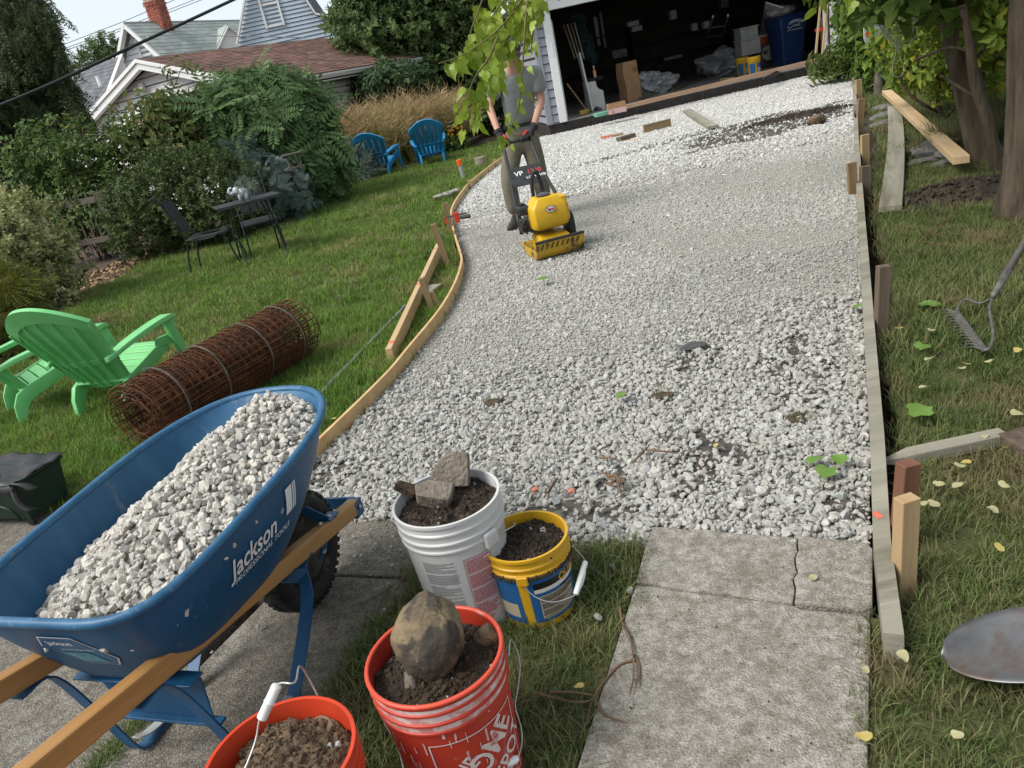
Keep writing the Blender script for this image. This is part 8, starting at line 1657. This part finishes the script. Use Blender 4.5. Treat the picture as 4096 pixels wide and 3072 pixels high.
# ================================================================ LITTER: LEAVES, ROOTS, TWIGS
LY = 'fallen leaves on the right lawn'
ly = [flat_leaf(.045, .07, m_dl[1], 0, 1), flat_leaf(.045, .065, m_dl[2], 0, 2), flat_leaf(.05, .07, m_dl[2], 0, 3)]; lg = [flat_leaf(.14, .15, m_dl[3], 5, 4), flat_leaf(.12, .13, m_dl[3], 5, 6)]
for (px, py), k, s, lab in (((3596, 1312), 0, 1.1, 'curled orange yellow leaf at the lawn edge left of the rake'), ((3726, 1320), 1, 1., 'small pale leaf below the rake tines'), ((3714, 1435), 2, 1.1, 'pale leaf below the rake, near the trench'), ((3865, 1455), 0, 1., 'yellow leaf touching another below the rake head'), ((3850, 1472), 1, 1., 'cream leaf under the yellow one below the rake head'), ((3955, 1445), 1, .9, 'pale leaf right of the pair below the rake'), ((4070, 1400), 0, 1.2, 'broad yellow leaf at the right edge below the rake'), ((3695, 1548), 2, 1., 'pale yellow leaf above the green lobed leaf'), ((4070, 1655), 2, 1.3, 'pale leaf at the right edge above the paving block'), ((3862, 1850), 0, 1., 'bright yellow leaf near the pointed stake'), ((3840, 1862), 1, 1.1, 'cream leaf beside the bright yellow leaf'), ((3755, 1935), 1, 1., 'small pale leaf right of the reddish stake'), ((3830, 1940), 2, 1., 'pale leaf below the bright yellow pair'), ((3968, 2038), 2, 1.2, 'round yellowish leaf in the middle of the near lawn'), ((3735, 2015), 1, 1.1, 'pale green leaf with a stalk near the stake pair'), ((3700, 2012), 2, .8, 'small cream leaf left of the stalked leaf'), ((3998, 2190), 0, .9, 'bright yellow leaf above the shovel'), ((3612, 2625), 2, 1., 'round yellowish leaf left of the shovel tip'), ((3462, 2680), 1, .8, 'small cream leaf at the edge of the walk'), ((3455, 2945), 0, 1.1, 'orange brown leaf at the lower edge of the walk'), ((3830, 2940), 1, .9, 'pale leaf low on the lawn near the bottom edge'), ((3940, 1745), 2, .8, 'small leaf under the pointed stake'), ((4015, 1940), 1, 1., 'pale leaf against the paving block'), ((3250, 2310), 1, .9, 'small tan leaf on the right slab piece'), ((2315, 2745), 0, .8, 'yellow leaf on the grass left of the walk'), ((2865, 1782), 0, .9, 'orange yellow leaf on the near gravel'), ((66, 2197), 0, 1.1, 'yellow leaf on the concrete below the green planter'), ((1335, 1675), 0, .9, 'yellow leaf in the grass beside the curved form board'), ((1530, 1207), 0, 1., 'yellow leaf on the lawn above the conduit')):
    o = inst('leaf', ly[k], None, G(px, py, .055 if (px > 3490 or 1300 < px < 1540) else .035), (random.uniform(-.35, .35), random.uniform(-.35, .35), random.uniform(0, 6)), s*.52); tag(o, lab, 'leaf', LY if px > 3490 else None)
for (px, py), k, s, r_, lab in (((3715, 1218), 0, .85, 2.2, 'green lobed leaf on the grass left of the rake'), ((3678, 1640), 1, 1., 1.2, 'green lobed leaf on the grass below the rake'), ((3690, 1385), 1, .75, 4., 'dull green leaf cluster in the grass beside the rake'), ((3262, 1838), 0, .6, 0., 'left green leaf of the three on the near gravel'), ((3355, 1835), 1, .6, 2., 'right green leaf of the three on the near gravel'), ((3302, 1885), 0, .68, 4., 'lowest green leaf of the three on the near gravel'), ((2487, 1578), 1, .62, 1., 'single green leaf on the gravel in front of the operator'), ((2175, 1115), 1, .7, .5, 'small green leaf on the rolled gravel below the compactor'), ((3432, 1222), 0, .5, 1., 'green leaf tucked against the right form board')):
    o = inst('leaf', lg[k], None, G(px, py, .06), (random.uniform(-.25, .1), random.uniform(-.25, .25), r_), s*(.85 if py > 1150 else 1.2)); tag(o, lab, 'leaf', 'green leaves blown down')
m_root = M('root', (.10, .058, .034), (.18, .11, .068), 14, .9)
def roots(label, paths, r=.004, z=.02):
    t = thing('root', label, 'root', G(*paths[0][0], z))
    for p in paths: P = catmull([G(x, y, z+random.uniform(0, .012)) for x, y in p], 4); MB().tube(P, [r*(1-.6*i/(len(P)-1)) for i in range(len(P))], 5).build('strand', m_root, t, smooth=True, world=True)
roots('long brown root strands trailing over the left edge of the broken walk', [[(2478, 2425), (2490, 2490), (2525, 2570), (2535, 2690), (2520, 2780)], [(2535, 2640), (2480, 2660), (2420, 2720), (2370, 2800), (2345, 2900)], [(2140, 2770), (2250, 2800), (2330, 2810), (2380, 2790)], [(2380, 2800), (2420, 2860), (2500, 2890)], [(2540, 2620), (2560, 2680), (2545, 2740)], [(2200, 2768), (2300, 2770), (2370, 2780)]], .0045)
roots('tangled clump of brown roots on the near gravel', [[(2410, 1890), (2450, 1920), (2490, 1935)], [(2440, 1935), (2470, 1915), (2505, 1930)], [(2470, 1900), (2475, 1950), (2490, 1990)], [(2420, 1930), (2460, 1945), (2500, 1925)], [(2455, 1895), (2480, 1925), (2470, 1980)], [(2430, 1900), (2500, 1915)]], .006, .05)
roots('red stained root on the gravel behind the yellow pail', [[(2225, 1915), (2200, 1960), (2190, 2000)], [(2215, 1930), (2180, 1985)]], .006, .045)
roots('thin brown roots on the gravel left of the orange leaf', [[(2400, 1832), (2440, 1830), (2480, 1842)], [(2590, 1800), (2650, 1805), (2710, 1815)], [(2530, 1850), (2570, 1810), (2600, 1780)]], .005, .045)
roots('reddish roots on the shaded grass below the soil heap', [[(3760, 880), (3720, 930), (3680, 960)], [(3790, 870), (3740, 930), (3720, 970)], [(3680, 965), (3760, 975), (3880, 985)], [(3840, 840), (3790, 880)], [(3700, 950), (3740, 935), (3790, 955)], [(3760, 900), (3800, 930), (3850, 940)]], .0035, .035)
roots('thin roots across the concrete drive at the verge', [[(1640, 2290), (1560, 2350), (1480, 2400), (1400, 2430)], [(1620, 2300), (1580, 2380), (1620, 2430)], [(1560, 2350), (1520, 2420), (1500, 2480)]], .003, .012)
MSG = 'stains of marking paint on the stones'
for (px, py), lab in (((2140, 1957), 'left orange paint spot on the gravel behind the yellow pail'), ((2285, 1963), 'right orange paint spot on the gravel behind the yellow pail')): o = inst('stone', stones(m_mark, 1, 77)[0], None, G(px, py, .03), (0, 0, 1), (.035, .03, .03)); tag(o, lab, 'stone', MSG)
# asphalt lump and grass clods on the gravel
mb = MB(); mb.ball((0, 0, 0), (.07, .04, .016), 2, .4, 4); tag(mb.build('asphalt_lump', M('asphalt', (.05, .05, .052), (.09, .09, .092), 30, .9, .5), None, smooth=R(30), loc=G(2775, 1385, .03)), 'dark flat lump of old asphalt on the middle of the gravel', 'rubble')
for (px, py), s, lab in (((2650, 1585), .05, 'tuft of dry grass on the gravel right of the green leaf'), ((1975, 1610), .05, 'small brown clod of turf on the gravel left of centre'), ((3180, 1675), .045, 'small mossy clod on the gravel by the right form')):
    t = thing('turf_clod', lab, 'clod', G(px, py, .02)); MB().ball((0, 0, 0), (s, s*.8, s*.35), 2, .5, int(px)).build('soil', m_loam2, t); o = scatter('blades', RNG.normal(0, s*.4, (8, 3))*np.array([1, 1, .1]), np.column_stack((RNG.normal(0, .6, (8, 2)), RNG.uniform(0, 6, 8))), np.full(8, .35), t_r, parent=t); o['kind'] = 'stuff'
# foliage in the elephant pot
foliage('plant', [(ep+Vector((.09, .0, .16)), (.14, .12, .12))], 700, .075, sprigs('spray', m_sv), ele, core=.2)
